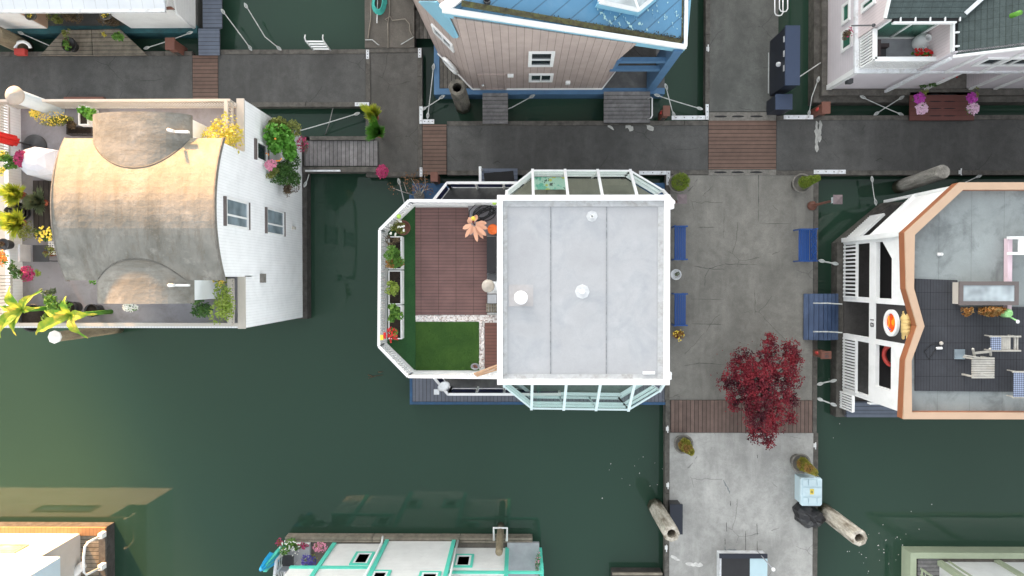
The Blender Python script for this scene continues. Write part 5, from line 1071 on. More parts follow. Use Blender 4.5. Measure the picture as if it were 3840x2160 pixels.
c = W('g', 345, 290, 5.9); o = thing('patio_chair', 'dark metal patio chair near the left rail of the planted terrace', 'chair', (c.x, c.y, T)); MB().box(c.x-.02, c.y-.25, T+.42, c.x+.45, c.y+.25, T+.46).build('seat', 'dkgrey', o); MB().box(c.x-.1, c.y-.25, T+.5, c.x-.04, c.y+.25, T+.95).build('backrest', 'grey', o)
for sx, sy in ((0,1),(0,-1),(1,1),(1,-1)): MB().bar((c.x+.4*sx, c.y+.22*sy, T), (c.x+.4*sx, c.y+.22*sy, T+.42), .03).build('leg', 'dkgrey', o)
c = W('g', 590, 230, 5.9); o = thing('lattice_stand', 'white lattice plant stand half hidden by the vault', 'stand', (c.x, c.y, T)); g = MB()
for i in range(6): g.bar((c.x-.15+.07*i, c.y-.2, 5.9), (c.x-.15+.07*i, c.y+.2, 5.9), .02); g.bar((c.x-.17, c.y-.18+.07*i, 5.915), (c.x+.25, c.y-.18+.07*i, 5.915), .02)
g.build('top', 'white', o); [MB().bar((c.x+a, c.y+b, T), (c.x+a, c.y+b, 5.89), .03).build('leg', 'white', o) for a, b in ((-.14,-.18),(.22,-.18),(-.14,.18),(.22,.18))]
# --- window plants hanging on the east wall
plant('climbing_shrub', 'olive green shrub on the corner of the vaulted house above the dark slip', 'f', 1375, 420, 3.6, .52, 'olive', .62, .9, 3400, .07, base=.7)
plant('window_plant', 'large round bright green leaves beside the open window', 'f', 1285, 570, 4.2, .55, 'bright', .7, .5, 1100, .14, base=3.2, asp=.95, flowers='orangef', nf=6, fs=.07)
plant('window_plant', 'pink blossoms at the lower corner of the open window', 'f', 1215, 785, 4.4, .2, 'green', .18, .15, flowers='pink', nf=110, fs=.045, base=4.0)
plant('trailing_plant', 'dark green plant mass trailing below the round leaved plant', 'f', 1395, 790, 3.3, .62, 'dark', .75, .7, 4000, .07, base=1.3)
plant('trailing_plant', 'small lime green plant under the pink blossoms', 'f', 1235, 870, 4.1, .32, 'olive', .25, .2, base=3.1)
plant('trailing_plant', 'dry brown green tail of foliage hanging lowest on the white wall', 'f', 1425, 1030, 2.9, .24, 'bronze', .42, .5, 800, .05, base=1.6)
plant('red_shrub', 'dark red leaved shrub at the end of the old grey gangway', 'f', 1565, 560, 1.2, .24, 'bronze', .3, .3, flowers='magenta', nf=70, base=.6)
# --- walkway greenery
grass('papyrus', 'upper yellow green papyrus tuft overhanging the walkway corner', 'b', 1150, 1120, 1.7, .42, 'ygrass', 620, .018, base=.62, droop=.1)
grass('papyrus', 'lower deep green papyrus tuft overhanging the walkway corner', 'b', 1190, 1300, 1.7, .46, 'bright', 800, .018, base=.62, droop=.1)
plant('flower_basket', 'round crimson flower basket at the end of the walkway by the old gangway', 'S', 1435, 645, 1.0, .22, 'dark', .26, .2, flowers='magenta', nf=220, fs=.05, base=.6, pot=('terracotta',.14,.2))
c = W('i', 640, 390, .6); o = thing('bare_shrub', 'twisted bare branched shrub with a few brown leaves by the balcony', 'shrub', c); g = MB(); lf = MB()
for x, y in ((440,210),(530,160),(300,280),(700,130),(760,290),(620,200),(560,290),(690,250)):
    t = W('i', x, y, 1.7); q = c.lerp(t, .5)+Vector((random.gauss(0,.08), random.gauss(0,.08), .1)); g.tube([c, q, t], .02, 5, .007)
    for k_ in range(26): lf.leaf(t+Vector((random.gauss(0,.11), random.gauss(0,.11), random.gauss(0,.06))), .1, .8, .35)
g.build('branches', 'beige', o); lf.build('foliage', LM['brownleaf'], o, recalc=False); MB().lathe(c-Vector((0,0,.1)), [(.15,0),(.2,.25),(.17,.25),(0,.22)], 16).build('pot', 'stonepot', o)
# --- pier: topiaries
def topiary(label, fr, bx_, by_, ht, r, leaf, spiral=True):
    b = W(fr, bx_, by_, 1.0); o = thing('topiary', label, 'topiary', (b.x, b.y, ZD), 'potted topiaries'); P = .42
    MB().lathe((b.x, b.y, ZD), [(.24,0),(.33,P-.04),(.36,P),(.29,P),(.28,P-.07),(0,P-.07)], 24).build('pot', 'stonepot', o)
    g = MB(); n = int(2600*ht*r/.3)
    for i in range(n):
        t = random.random(); z = t*ht; 
        if spiral:
            a = t*6.28*2.6+random.gauss(0,.75); rr = r*(1-t*.62)*random.uniform(.55,1); 
        else: a = random.random()*6.28; rr = r*(math.sin(min(1,t*.93+.14)*3.05))**.6*random.uniform(.6,1)
        g.leaf((b.x+rr*math.cos(a), b.y+rr*math.sin(a), ZD+P+z), .06, .3, .4)
    if spiral:
        for i in range(int(n*.8)):
            j = random.randrange(4); t = (j+.5)/4; rb_ = r*(1-t*.6)*.95; d = Vector((random.gauss(0,1), random.gauss(0,1), random.gauss(0,1))).normalized()*rb_*random.uniform(.8,1); g.leaf((b.x+d.x, b.y+d.y, ZD+P+t*ht+d.z*.75), .06, .3, .4)
    g.build('foliage', LM[leaf], o, recalc=False); MB().tube([(b.x, b.y, ZD+P-.08), (b.x, b.y, ZD+P+ht*.9)], .025, 6).build('trunk', 'darktimber', o)
topiary('egg shaped green topiary in a stone pot at the northwest corner of the pier', 'm', 172, 715, .9, .33, 'topgreen', False)
topiary('tall green spiral topiary leaning over the northeast corner of the pier', 'm', 1420, 715, 1.45, .24, 'topgreen')
topiary('brownish spiral topiary at the left edge of the pale lower pier', 'q', 590, 258, 1.25, .26, 'topiary')
topiary('brownish spiral topiary above the white dock box', 'q', 1655, 430, 1.3, .26, 'topiary')
# benches
M['bluebench'] = mat('blue painted slats', srgb(34,74,136), .4, .08, 4, dirt=(.012,.05,.12), dirtamt=.3)
def bench(label, cx, cy, L, face):
    o = thing('bench', label, 'bench', (cx, cy, ZD), 'blue slatted benches'); f = face; g = MB(); z = ZD
    for i in range(6): x = cx+f*(-.14+.066*i); g.box(x-.027, cy-L/2, z+.42, x+.027, cy+L/2, z+.445)
    g.build('seat', 'bluebench', o); g = MB()
    for i in range(4): x = cx-f*(.19+.02*i); zz = z+.5+.1*i; g.bar((x, cy-L/2, zz), (x, cy+L/2, zz), .02, .07)
    if face < 0:
        for i in range(3):
            y = cy-L/2+L*(i+.5)/3
            for s1 in (-1,1): g.bar((cx-f*.19, y-s1*.14, z+.52), (cx-f*.26, y+s1*.14, z+.85), .02, .05)
    g.build('backrest', 'bluebench', o)
    for s_ in (-1, 1):
        y = cy+s_*(L/2+.02); g = MB(); g.bar((cx-f*.22, y, z+.62), (cx+f*.25, y, z+.62), .05, .04); g.bar((cx+f*.22, y, z), (cx+f*.22, y, z+.6), .045, .05); g.bar((cx-f*.18, y, z), (cx-f*.27, y, z+.88), .045, .05); g.bar((cx-f*.18, y, z+.4), (cx+f*.22, y, z+.4), .04, .05); g.build('side_frame', 'bluebench', o)
for v0, v1, lab in ((848,975,'blue slatted bench beside the white roof, nearer the wide plank bridge'), (1100,1221,'blue slatted bench beside the white roof, nearer the red maple')):
    p = W('S', 2549, (v0+v1)/2, 1.0); bench(lab, p.x, p.y, abs(WY('S',v0,1.0)-WY('S',v1,1.0))-.08, 1)
p = W('S', 3018, 920, 1.0); bench('blue bench with scrolled back on the right side of the pier by the lamp post', p.x, p.y, abs(WY('S',860,1.0)-WY('S',982,1.0))-.08, -1)
plant('potted_plant', 'sparse plant in a pale rimmed pot between the two left benches', 'n', 150, 240, .82, .15, 'greygreen', n=60, pot=('whitemetal',.19,.24), base=ZD)
plant('potted_plant', 'bushy yellow brown plant in a pot below the lower left bench', 'n', 170, 848, .95, .23, 'rust', n=260, size=.07, pot=('terracotta',.14,.28), base=ZD, flowers='yellowf', nf=20)
# lamps with square pyramid hoods
def lantern(label, fr, x, y, zt, arm):
    c = W(fr, x, y, zt); o = thing('lamp_post', label, 'lamp post', (c.x, c.y, ZD), 'square topped lamp posts'); m = MB()
    MB().lathe((c.x, c.y, ZD), [(.17,0),(.17,.08),(.09,.14),(.05,.2),(.035,zt-ZD-.32),(.06,zt-ZD-.3),(0,zt-ZD-.3)], 12).build('post', 'brown', o)
    s_ = .16; b = c-Vector((0,0,.02)); g = MB(); q = [b+Vector((sx*s_, sy*s_, 0)) for sx, sy in ((-1,-1),(1,-1),(1,1),(-1,1))]; g.add(q+[b+Vector((0,0,.07))], [(0,1,2,3),(0,1,4),(1,2,4),(2,3,4),(3,0,4)]); g.build('hood', 'lampbrown', o)
    MB().box(c.x-.1, c.y-.1, zt-.3, c.x+.1, c.y+.1, zt-.025).build('lantern_glass', 'glasspale', o)
M['lampbrown'] = mat('mauve brown lamp metal', srgb(104,92,94), .5, .1)
lantern('lamp post with square hood overhanging the water beside the right bench', 'o', 438, 515, 2.65, 1)
lantern('lamp post with square hood at the corner of the big white roof', 'm', 210, 875, 2.65, 1)
# maple tree
c0 = W('n', 1010, 1345, 1.0); o = thing('maple_tree', 'crimson leaved maple in a low planter spreading over the pier boards', 'tree', (c0.x, c0.y, ZD))
MB().lathe((c0.x, c0.y, ZD), [(.3,0),(.38,.4),(.33,.4),(0,.34)], 20).build('planter', 'stonepot', o)
lob = [(1935,855,19),(1932,885,26),(1912,920,32),(1868,905,30),(1858,935,34),(1985,885,32),(1998,905,26),(1900,955,44),(1955,935,36),(1985,950,34),(1870,975,34),(1825,965,24),(1922,985,36),(1965,995,32),(1895,1010,38),(1850,1018,18),(1950,1035,32),(1990,1005,22),(1908,1050,36),(1945,1070,28),(1905,1090,28),(1932,1110,20),(1990,1050,18),(1840,1000,15)]
tr = MB(); cr = MB()
for x, y, r in lob:
    z = 2.45-((x-1915)**2+(y-985)**2)**.5*.0065+random.uniform(-.15,.2); p = W('O', x, y, z); rr = r*1.56*(H-z)/2560
    base = Vector((c0.x, c0.y, ZD+.4)); m1 = base.lerp(p, .45)+Vector((0,0,.15)); tr.tube([base, m1, p-Vector((0,0,rr*.4))], .03, 5, .008)
    for j in range(int(105*(r/10)**2)):
        d = Vector((random.gauss(0,1), random.gauss(0,1), random.gauss(0,.8))).normalized()*(random.uniform(.25,1.08))
        q = p+Vector((d.x*rr, d.y*rr, d.z*rr*.65)); w1 = random.uniform(0,6.28)
        if (math.sin(q.x*17+q.y*6)+math.sin(q.y*21-q.x*5)+math.sin(q.z*5+q.x*9)) < -1.25: continue
        cr.leaf(q, .06, .9, .8)
tr.build('trunk', 'darktimber', o); cr.build('crown', LM['maple'], o, recalc=False)
# white dock box, covers, lockers
M['dockbox'] = mat('pale dock box plastic', srgb(188,208,214), .45, .05, 2); M['navylocker'] = mat('navy locker', srgb(34,39,50), .45, .1, 2); M['navylid'] = mat('navy locker lid ', srgb(54,66,88), .4, .08, 2)
a, b = W('q', 1650, 560, 1.22), W('q', 1843, 816, 1.22); o = thing('dock_box', 'pale plastic dock box with ribbed lid and small yellow label', 'dock box', ((a.x+b.x)/2, (a.y+b.y)/2, ZD))
MB().box(a.x+.05, b.y+.05, ZD, b.x-.05, a.y-.05, 1.1).build('body', 'dockbox', o)
g = MB(); g.ext([(a.x+.06, b.y, 1.1), (b.x-.06, b.y, 1.1), (b.x, b.y+.06, 1.1), (b.x, a.y-.06, 1.1), (b.x-.06, a.y, 1.1), (a.x+.06, a.y, 1.1), (a.x, a.y-.06, 1.1), (a.x, b.y+.06, 1.1)], (0,0,.1))
def qb(x0, y0, x1, y1, h): p, r_ = W('q', x0, y0, 1.22), W('q', x1, y1, 1.22); g.box(p.x, r_.y, 1.2, r_.x, p.y, 1.2+h)
for x0_, x1_ in ((1668,1712),(1722,1790),(1800,1836)): qb(x0_, 575, x1_, 632, .03); qb(x0_, 740, x1_, 800, .03)
qb(1668, 650, 1836, 722, .022); g.build('lid', 'dockbox', o); p = W('q', 1751, 686, 1.23); MB().box(p.x-.07, p.y-.1, 1.222, p.x+.07, p.y+.1, 1.228).build('label_plate', mat('yellow label', (.7,.55,.08), .5, .1), o)
text('BOX', (p.x, p.y, 1.229), .09, -math.pi/2, 'dkgrey', o, name='label_text') if False else MB().box(p.x-.035, p.y-.05, 1.228, p.x-.015, p.y+.05, 1.231).box(p.x+.01, p.y-.06, 1.228, p.x+.03, p.y+.03, 1.231).build('label_marks', 'dkgrey', o)
c = W('q', 1735, 915, .9); o = thing('covered_bundle', 'black tarpaulin bundle at the pier edge below the pale dock box', 'tarp', (c.x, c.y, ZD)); g = MB(); n = 18; vs = []
for j, (s_, z) in enumerate(((1,0),(1.0,.2),(.9,.42),(.6,.52),(.25,.55))):
    for i in range(n): a = 6.28*i/n; k_ = 1+.1*math.sin(3*a+1)+.07*math.sin(7*a+j); vs.append((c.x+.54*s_*k_*math.cos(a), c.y+.42*s_*k_*math.sin(a)-.1*math.cos(a), ZD+z+random.gauss(0,.02)*(j > 0)))
g.add(vs, [(i*n+k_, i*n+(k_+1)%n, (i+1)*n+(k_+1)%n, (i+1)*n+k_) for i in range(4) for k_ in range(n)]+[tuple(range(4*n,5*n))]); g.build('cover', 'plasticblack', o)
a, b = W('q', 466, 803, 1.15), W('q', 580, 1073, 1.15); o = thing('black_locker', 'narrow black lidded box beside the pale left piling', 'locker', ((a.x+b.x)/2, (a.y+b.y)/2, ZD)); MB().box(a.x+.04, b.y+.03, ZD, b.x-.04, a.y-.03, 1.05).build('body', 'plasticblack', o); MB().box(a.x, b.y, 1.05, b.x, a.y, 1.15).build('lid', 'navylocker', o)
a, b = W('d', 183, 262, 2.08), W('d', 315, 850, 2.08); o = thing('tall_locker', 'tall navy cabinet standing on the edge of the north pier', 'locker', ((a.x+b.x)/2, (a.y+b.y)/2, ZD)); MB().box(a.x, b.y, .35, b.x, a.y, 2.0).build('cabinet', 'navylocker', o); g = MB(); g.box(a.x-.02, b.y-.02, 2.0, b.x+.02, a.y+.02, 2.08); g.build('lid', 'navylid', o)
for yy in (.3,.55,.8): y_ = b.y+(a.y-b.y)*yy; MB().box(a.x-.03, y_-.1, 1.9, a.x-.003, y_+.1, 1.98).build('hinge', 'whitemetal', o)
MB().ball((a.x-.06, b.y+.55*(a.y-b.y)-.25, 1.55), .09, 10).build('knob', 'whitemetal', o); MB().bar((a.x-.05, b.y+.1, .55), (a.x-.05, b.y+1.6, .55), .03).build('strut', 'rope', o)
a, b = W('d', 82, 952, 1.5), W('d', 240, 1095, 1.5); o = thing('small_locker', 'small navy cube locker below the tall navy cabinet', 'locker', ((a.x+b.x)/2, (a.y+b.y)/2, ZD)); MB().box(a.x, b.y, .35, b.x, a.y, 1.44).build('cabinet', 'navylocker', o); MB().box(a.x-.02, b.y-.02, 1.44, b.x+.02, a.y+.02, 1.5).build('lid', 'navylid', o)
line('pale pole leaning from the pink house float over the tall navy cabinet', 'd', [(528,632,.9),(200,850,1.2),(60,945,.7)], r=.02, eyes=(0,0), g='poles')
# hoop rail at top of the pier
o = thing('hoop_rail', 'white double hoop rail at the top edge of the north pier', 'rail', W('d', 110, 60, ZD)); 
for x0_, x1_, yb in ((68,150,158),(115,198,118)): MB().tube([W('d', x0_, -60, 1.0), W('d', x0_, yb-30, 1.0), W('d', x0_+15, yb-5, 1.0), W('d', (x0_+x1_)/2, yb, 1.0), W('d', x1_-15, yb-5, 1.0), W('d', x1_, yb-30, 1.0), W('d', x1_, -60, 1.0)], .022, 8).build('hoop', 'white', o)
# swim ladder
a, b = W('b', 580, 508, .62), W('b', 752, 508, .62); o = thing('swim_ladder', 'white swim ladder raised on the edge of the long walkway', 'ladder', (a+b)/2); g = MB()
for p in (a, b): MB().tube([p, p+Vector((0,.03,.95)), p+Vector((0,.1,1.05)), p+Vector((0,.22,1.0))], .025, 8).build('rail', 'white', o)
for i in range(4): MB().bar(a+Vector((0,.02,.1+.27*i)), b+Vector((0,.02,.1+.27*i)), .05, .03).build('rung', 'white', o)
# --- gangways
def gw(label, fr, x0_, y0_, x1_, y1_, m, z=.68, **k_): return planks('gangway', fr, x0_, y0_, x1_, y1_, m, label, z=z, **k_)
gw('grey composite gangway joining the upper left house to the walkway', 'a', 1997, 288, 2207, 553, 'plank_bluey')
gw('grey boarded side deck with a coiled hose at the upper left house', 'a', 2040, -260, 2228, 282, 'plank_bluey', z=.62, cat='deck')
gw('left slatted weathered gangway by the dark hollow piling', 'b', 2280, 938, 2535, 1242, 'plank_y', z=.7)
g3 = gw('wide slatted weathered gangway with a white handle under the blue porch', 'c', 925, 922, 1390, 1238, 'plank_y', z=.7)
MB().tube([W('c',1365,998,.75), W('c',1400,978,1.0), W('c',1410,990,1.05), W('c',1410,1160,1.05), W('c',1400,1185,1.0), W('c',1365,1198,.75)], .025, 8).build('handle', 'white', g3)
g4 = gw('reddish brown gangway with slotted boards and flower pots', 'v', 1125, 1045, 1850, 1362, mat('reddish painted boards', srgb(104,62,56), .6, .12, 3, ((1,.17,.012),), .5), z=.72)
g = MB()
for yy in (1068,1148,1228,1312):
    for xx in (1412, 1572): p = W('v', xx, yy, .722); g.lathe((p.x, p.y, .716), [(.5,0),(.5,.007)], 12, sx=.46, sy=.035, smooth=False)
g.build('slot', 'black', g4)
for x, lab in ((1240,'left'),(1815,'right')):
    plant('flower_pot', 'magenta petunias in the %s pot on the reddish gangway' % lab, 'v', x-5 if x > 1500 else x-25, 1118, 1.15, .2, 'green', .2, .15, flowers='purple', nf=110, fs=.06, base=.72)
    plant('flower_pot', 'pale pink petunias in the %s pot on the reddish gangway' % lab, 'v', x+5, 1235, 1.15, .22, 'green', .22, .15, flowers='palepink', nf=120, fs=.06, base=.72)
    plant('leafy_plant', 'green bush behind the magenta petunias on the %s side of the reddish gangway' % lab, 'v', x+45, 1055, 1.2, .2, 'olive', .2, .2, base=.72)
gw('old grey gangway of lengthwise boards between the walkway and the vaulted houseboat', 'S', 1142, 528, 1417, 622, mat('silver grey old boards', (.20,.19,.19), .9, .3, 5, ((0,.15,.018),), .2, cellvar=.2, dirt=(.10,.09,.085), dirts=2.5), z=.6)
o = thing('timber_edge', 'long timber rail along the top of the old grey gangway', 'beam', W('S', 1280, 520, .4)); a, b = W('b', 540, 1372, .66), W('b', 1180, 1408, .66); MB().box(a.x, b.y, .45, b.x, a.y, .67).build('beam', 'timber', o)
o = thing('timber_edge', 'weathered timber rail along the bottom of the old grey gangway', 'beam', W('S', 1280, 640, .4)); a, b = W('S', 1135, 625, .7), W('S', 1420, 645, .7); MB().box(a.x, b.y, .3, b.x, a.y, .66).build('beam', 'timber', o); MB().box(a.x+.1, b.y+.02, .662, a.x+1.4, b.y+.08, .72).build('pipe', 'whitemetal', o)
g5 = gw('grey landing with a black mat beside the north balcony of the white roofed house', 'z', 170, 232, 1165, 640, 'plank_bluey', z=.66)
MB().ext([W('z',*p,.665) for p in ((245,362),(1048,292),(1085,600),(270,600))], (0,0,.02)).build('mat', 'black', g5); MB().bar(W('z',148,180,1.6), W('z',148,620,1.6), .09).build('handrail', 'white', g5); MB().bar(W('z',148,190,1.6), W('z',205,280,.66), .05).build('brace', 'white', g5)
# blue arched gangway with ropes
a, b = W('p', 48, 284, .8), W('p', 352, 690, .8); o = thing('arched_gangway', 'blue grey arched boarding gangway leading to the charcoal entry', 'gangway', ((a.x+b.x)/2, (a.y+b.y)/2, .5)); g = MB(); n = 8
for i in range(n):
    x_ = a.x+(b.x-a.x)*i/n; x2_ = a.x+(b.x-a.x)*(i+1)/n-.018; h = lambda x: .62+.2*math.sin(3.14*min(1,(x-a.x)/(b.x-a.x))); g.ext([(x_, b.y, h(x_)), (x2_, b.y, h(x2_)), (x2_, a.y, h(x2_)), (x_, a.y, h(x_))], (0,0,.05))
g.build('boards', mat('blue grey painted boards', srgb(62,78,106), .4, .1, 1.5, dirt=srgb(86,104,134), dirtamt=.6, dirts=1.5), o)
for yy in (367, 617): MB().tube([W('p',115,yy,.95), W('p',245,yy,.95), W('p',370,yy+8,1.3)], .022, 6).build('rope', 'rope', o)
# tan trapezoid platforms upper left
for pts, lab in (([(640,300),(915,297),(930,557),(408,553)], 'left half of the tan wooden platform with pots'), ([(922,297),(1200,290),(1478,552),(936,557)], 'right half of the tan wooden platform')):
    P_ = [W('a', *p, .7) for p in pts]; o = thing('wood_platform', lab+' before the teal edged house', 'platform', sum(P_, Vector())/4-Vector((0,0,.1)), 'tan platforms'); MB().prism([(p.x, p.y) for p in P_], .62, .7).build('boards', 'plank_oldy', o)
plant('potted_plant', 'yellow topped hanging basket in front of the tan wall', 'a', 305, 148, 2.0, .14, 'olive', pot=('stonepot',.19,.16), base=1.85, flowers='yellowf', nf=12)
plant('potted_plant', 'hanging basket with yellow leaf right of the house entry', 'a', 1060, 140, 2.0, .14, 'olive', pot=('stonepot',.2,.16), base=1.85, flowers='yellowf', nf=12)
plant('leafy_plant', 'bright fern at the left of the upper house entry', 'a', 565, 85, 1.5, .3, 'green', .25, base=.62)
plant('leafy_plant', 'dark tangled shrubs filling the upper house entry', 'a', 720, 130, 1.4, .55, 'bronze', .5, .5, 1400, .07, base=.62)
plant('leafy_plant', 'dark shrub right of the upper house entry', 'a', 1110, 220, 1.2, .4, 'bronze', .3, .4, 700, base=.62)
plant('potted_plant', 'rust and green shrub at the corner of the tan platform', 'a', 560, 210, 1.3, .32, 'olive', .3, base=.62)
plant('potted_plant', 'green plants in black tubs on the left tan platform', 'a', 655, 430, 1.2, .24, 'green', .3, .25, pot=('plasticblack',.26,.3), base=.7)
plant('potted_plant', 'tall green plant at the top edge of the left tan platform', 'a', 665, 330, 1.4, .18, 'olive', .22, base=.7)
plant('leafy_plant', 'large leaved plant on the right tan platform', 'a', 1175, 365, 1.1, .26, 'green', .2, n=60, size=.2, base=.7)
plant('leafy_plant', 'two yellow leaves near the seam of the tan platforms', 'a', 1045, 345, 1.0, .08, 'yellow', .1, n=12, size=.12, base=.7)
c = W('a', 230, 500, .8); o = thing('life_ring', 'white and red life ring by the tan piling in the upper left corner', 'life ring', c); g = MB(); g.tube([c+Vector((.28*math.cos(t), .22*math.sin(t)+.06, .04*math.sin(t))) for t in [i*.35 for i in range(10)]], .06, 8); g.build('ring', 'white', o); MB().box(c.x-.27, c.y-.2, c.z-.1, c.x+.12, c.y+.02, c.z+.08).build('case', 'redp', o)
# ropes on the concrete float
o = thing('rope_coil', 'turquoise coiled rope on the concrete float', 'rope', W('b', 1240, 60, .62)); c = W('b', 1242, 40, .64); M['turq'] = mat('turquoise rope', (.06,.42,.36), .7, .2, 9)
MB().tube([c+Vector((.27*math.cos(t)*(1-.012*t)+.01*math.sin(t*3), .42*math.sin(t)*(1-.01*t), .01+.004*t)) for t in [i*.35 for i in range(110)]], .024, 5).build('rope', 'turq', o)
line('white pole lying across the turquoise coil', 'b', [(1222,-60,.72),(1217,232,.68)], r=.022, m='white', eyes=(0,0), g='poles')
line('thin tan rope running straight down the concrete float', 'b', [(1338,-80,.63),(1345,120,.63),(1328,230,.63),(1330,480,.62)], m='roperough', eyes=(0,0), g='loose ropes')
line('tan rope curling to the right edge of the concrete float', 'b', [(1330,215,.64),(1300,195,.64),(1350,165,.64),(1370,205,.64),(1500,190,.63),(1545,240,.63),(1550,310,.63),(1580,370,.63)], m='roperough', eyes=(0,0), g='loose ropes')
line('tan rope along the left edge of the concrete float', 'b', [(1160,-60,.63),(1155,180,.63),(1140,290,.63),(1128,385,.63)], m='roperough', eyes=(0,0), g='loose ropes')
line('frayed green line at the left corner of the concrete float', 'b', [(1100,400,.63),(1170,400,.66),(1230,450,.6),(1310,480,.5)], m='rope', eyes=(0,0), g='loose ropes')
line('frayed green line at the right corner of the concrete float', 'b', [(1590,370,.63),(1530,405,.66),(1470,440,.6),(1390,485,.5)], m='rope', eyes=(0,0), g='loose ropes')
planks('side_deck', 'b', 1590, 100, 1770, 385, 'plank_oldx', 'dark side deck of lengthwise boards beside the concrete float', 'deck', z=.5)
c = W('u', 495, 870, 1.2); o = thing('life_ring', 'white life ring hung on the chamfered pink grey wall', 'life ring', c); d_ = (A3-Cw); d_.z = 0; d_.normalize(); g = MB(); cc = PV('u', 495, 868, Cw, A3)+cn*.1; g.tube([cc+d_*.33*math.cos(t)+Vector((0,0,.33*math.sin(t))) for t in [i*6.2832/20 for i in range(21)]], .07, 8); g.build('ring', 'white', o)
# --- lawn deck props
def ctr(pts): return sum(pts, Vector())/len(pts)
for i, (y0_, y1_, lb) in enumerate(((886,1010,'white slatted planter box nearest the brown bowl pot'), (1014,1142,'white planter box with bare dark soil in the middle of the row'), (1146,1272,'white planter box holding the red geranium end'))):
    p = W('S', 1481, (y0_+y1_)/2, 3.75); o = thing('planter_box', lb, 'planter', (p.x, p.y, ZL+.03), 'white planters along the west rail'); box_planter(o, 'S', 1456, y0_, 1506, y1_, 3.75, .5, 'coping')
plant('potted_shrub', 'olive succulent in a wide brown bowl at the north corner of the lawn deck', 'i', 375, 775, 3.8, .32, 'olive', .28, .2, 500, .06, base=ZL+.03, flowers='white', nf=8, fs=.07)
c = W('i', 430, 770, 3.6); o = thing('bowl_pot', 'wide brown bowl pot on the turf strip', 'pot', (c.x, c.y, ZL+.03)); MB().lathe((c.x, c.y, ZL+.03), [(.18,0),(.25,.35),(.22,.35),(.2,.28),(0,.28)], 26).build('bowl', M['brown'], o)
plant('aloe_plant', 'sparse spiky plant in the first white planter', 'i', 310, 930, 3.95, .28, 'bronze', .25, .2, 90, .16, base=3.7, asp=.2)
plant('leafy_shrub', 'round shrub green above and rust brown below over the first white planter', 'i', 320, 1145, 4.1, .36, 'green', .38, .35, 1300, .07, base=3.7)
plant('leafy_shrub', 'rust brown lower half of the round shrub above the planters', 'i', 325, 1215, 4.0, .35, 'rust', .18, .25, 420, .07, base=3.7)
plant('leafy_shrub', 'lime green shrub in the middle white planter', 'j', 262, 115, 4.0, .29, 'lime', .3, .25, 500, .08, base=3.7)
plant('leafy_shrub', 'broad leaved green shrub above the red geraniums', 'j', 290, 390, 4.1, .33, 'green', .36, .3, 420, .11, base=3.7)
plant('geranium', 'red geraniums at the south end of the white planters', 'j', 275, 615, 4.0, .18, 'green', .26, .2, 220, .07, base=3.7, flowers='red', nf=26, fs=.07)
o = thing('flower_sculpture', 'large peach petalled garden flower with yellow centre on the brown tiles', 'ornament', W('i', 1300, 730, ZL+.05)); c = W('i', 1300, 715, 3.9); M['peach'] = mat('peach petals', srgb(226,170,140), .5, .08)
MB().tube([(c.x, c.y, ZL+.05), c], .02, 6).build('stem', 'brown', o)
for tx, ty in ((1200,893),(1350,948),(1462,872),(1480,785),(1468,712),(1225,672),(1168,785),(1345,610),(1262,860),(1425,910),(1240,640)):
    t = W('i', tx, ty, 3.75+random.uniform(-.1,.1)); L = t-c; s_ = Vector((-L.y, L.x, 0)).normalized()*(.055+.025*random.random()); g = MB(); g.ext([c+L*.18-s_*.35, c+L*.6-s_*1.1, c+L*.85-s_*.75, t, c+L*.85+s_*.75, c+L*.6+s_*1.1, c+L*.18+s_*.35], (0,0,.015)); g.build('petal', 'peach', o)
MB().ball(W('i',1300,655,4.0), .075).build('flower_centre', FM['yellowf'], o); MB().ball(W('i',1298,697,3.98), .04).build('hub', 'dkred', o)
c = W('i', 1540, 790, 3.6); o = thing('bucket', 'orange lidded bucket against the white wall', 'bucket', (c.x, c.y, ZL+.01)); MB().lathe((c.x, c.y, ZL+.01), [(.13,0),(.16,.36)], 24).build('body', 'orangeplastic' if False else mat('orange plastic', (.75,.12,.02), .35, .05), o); MB().lathe((c.x, c.y, ZL+.37), [(.175,0),(.175,.03),(.14,.035),(.13,.02),(0,.02)], 24).build('lid', mat('orange plastic lid', (.85,.16,.02), .35, .05), o)
o = thing('garden_hose', 'tangled black garden hose behind the peach flower', 'hose', W('i', 1430, 600, ZL)); c = W('i', 1440, 600, ZL+.05); g = MB()
g.tube([c+Vector((.3*math.cos(t)*(1+.3*math.sin(t*.37)), .2*math.sin(t*1.03)*(1+.4*math.cos(t*.21)), .02+.02*abs(math.sin(t*.7)))) for t in [i*.4 for i in range(100)]], .018, 5); g.tube([W('i',1245,640,ZL+.1), W('i',1250,560,ZL+.3), W('i',1320,490,ZL+.5), W('i',1410,495,ZL+.4), W('i',1300,600,ZL+.1)], .016, 5); g.build('hose', 'plasticblack', o)
a, b = W('i', 1465, 880, 3.65), W('i', 1600, 1330, 3.65); o = thing('outdoor_sofa', 'long dark seat against the white wall of the roof deck', 'sofa', ((a.x+b.x)/2, (a.y+b.y)/2, ZL+.05)); MB().box(a.x, b.y, ZL+.05, b.x-.06, a.y, 3.6).build('seat', 'plasticblack', o); MB().box(a.x+.02, b.y-.3, ZL+.05, b.x-.06, b.y-.02, 3.55).build('arm', 'dkgrey', o)
a, b = W('j', 1293, 180, 3.6), W('j', 1400, 290, 3.6); o = thing('cushioned_seat', 'grey cushioned seat below the round tan lamp', 'seat', ((a.x+b.x)/2, (a.y+b.y)/2, ZL+.05)); MB().box(a.x, b.y, ZL+.05, b.x, a.y, 3.5).build('frame', 'dkgrey', o); MB().box(a.x+.02, b.y+.02, 3.503, b.x-.01, a.y-.02, 3.62).build('cushion', 'grey', o)
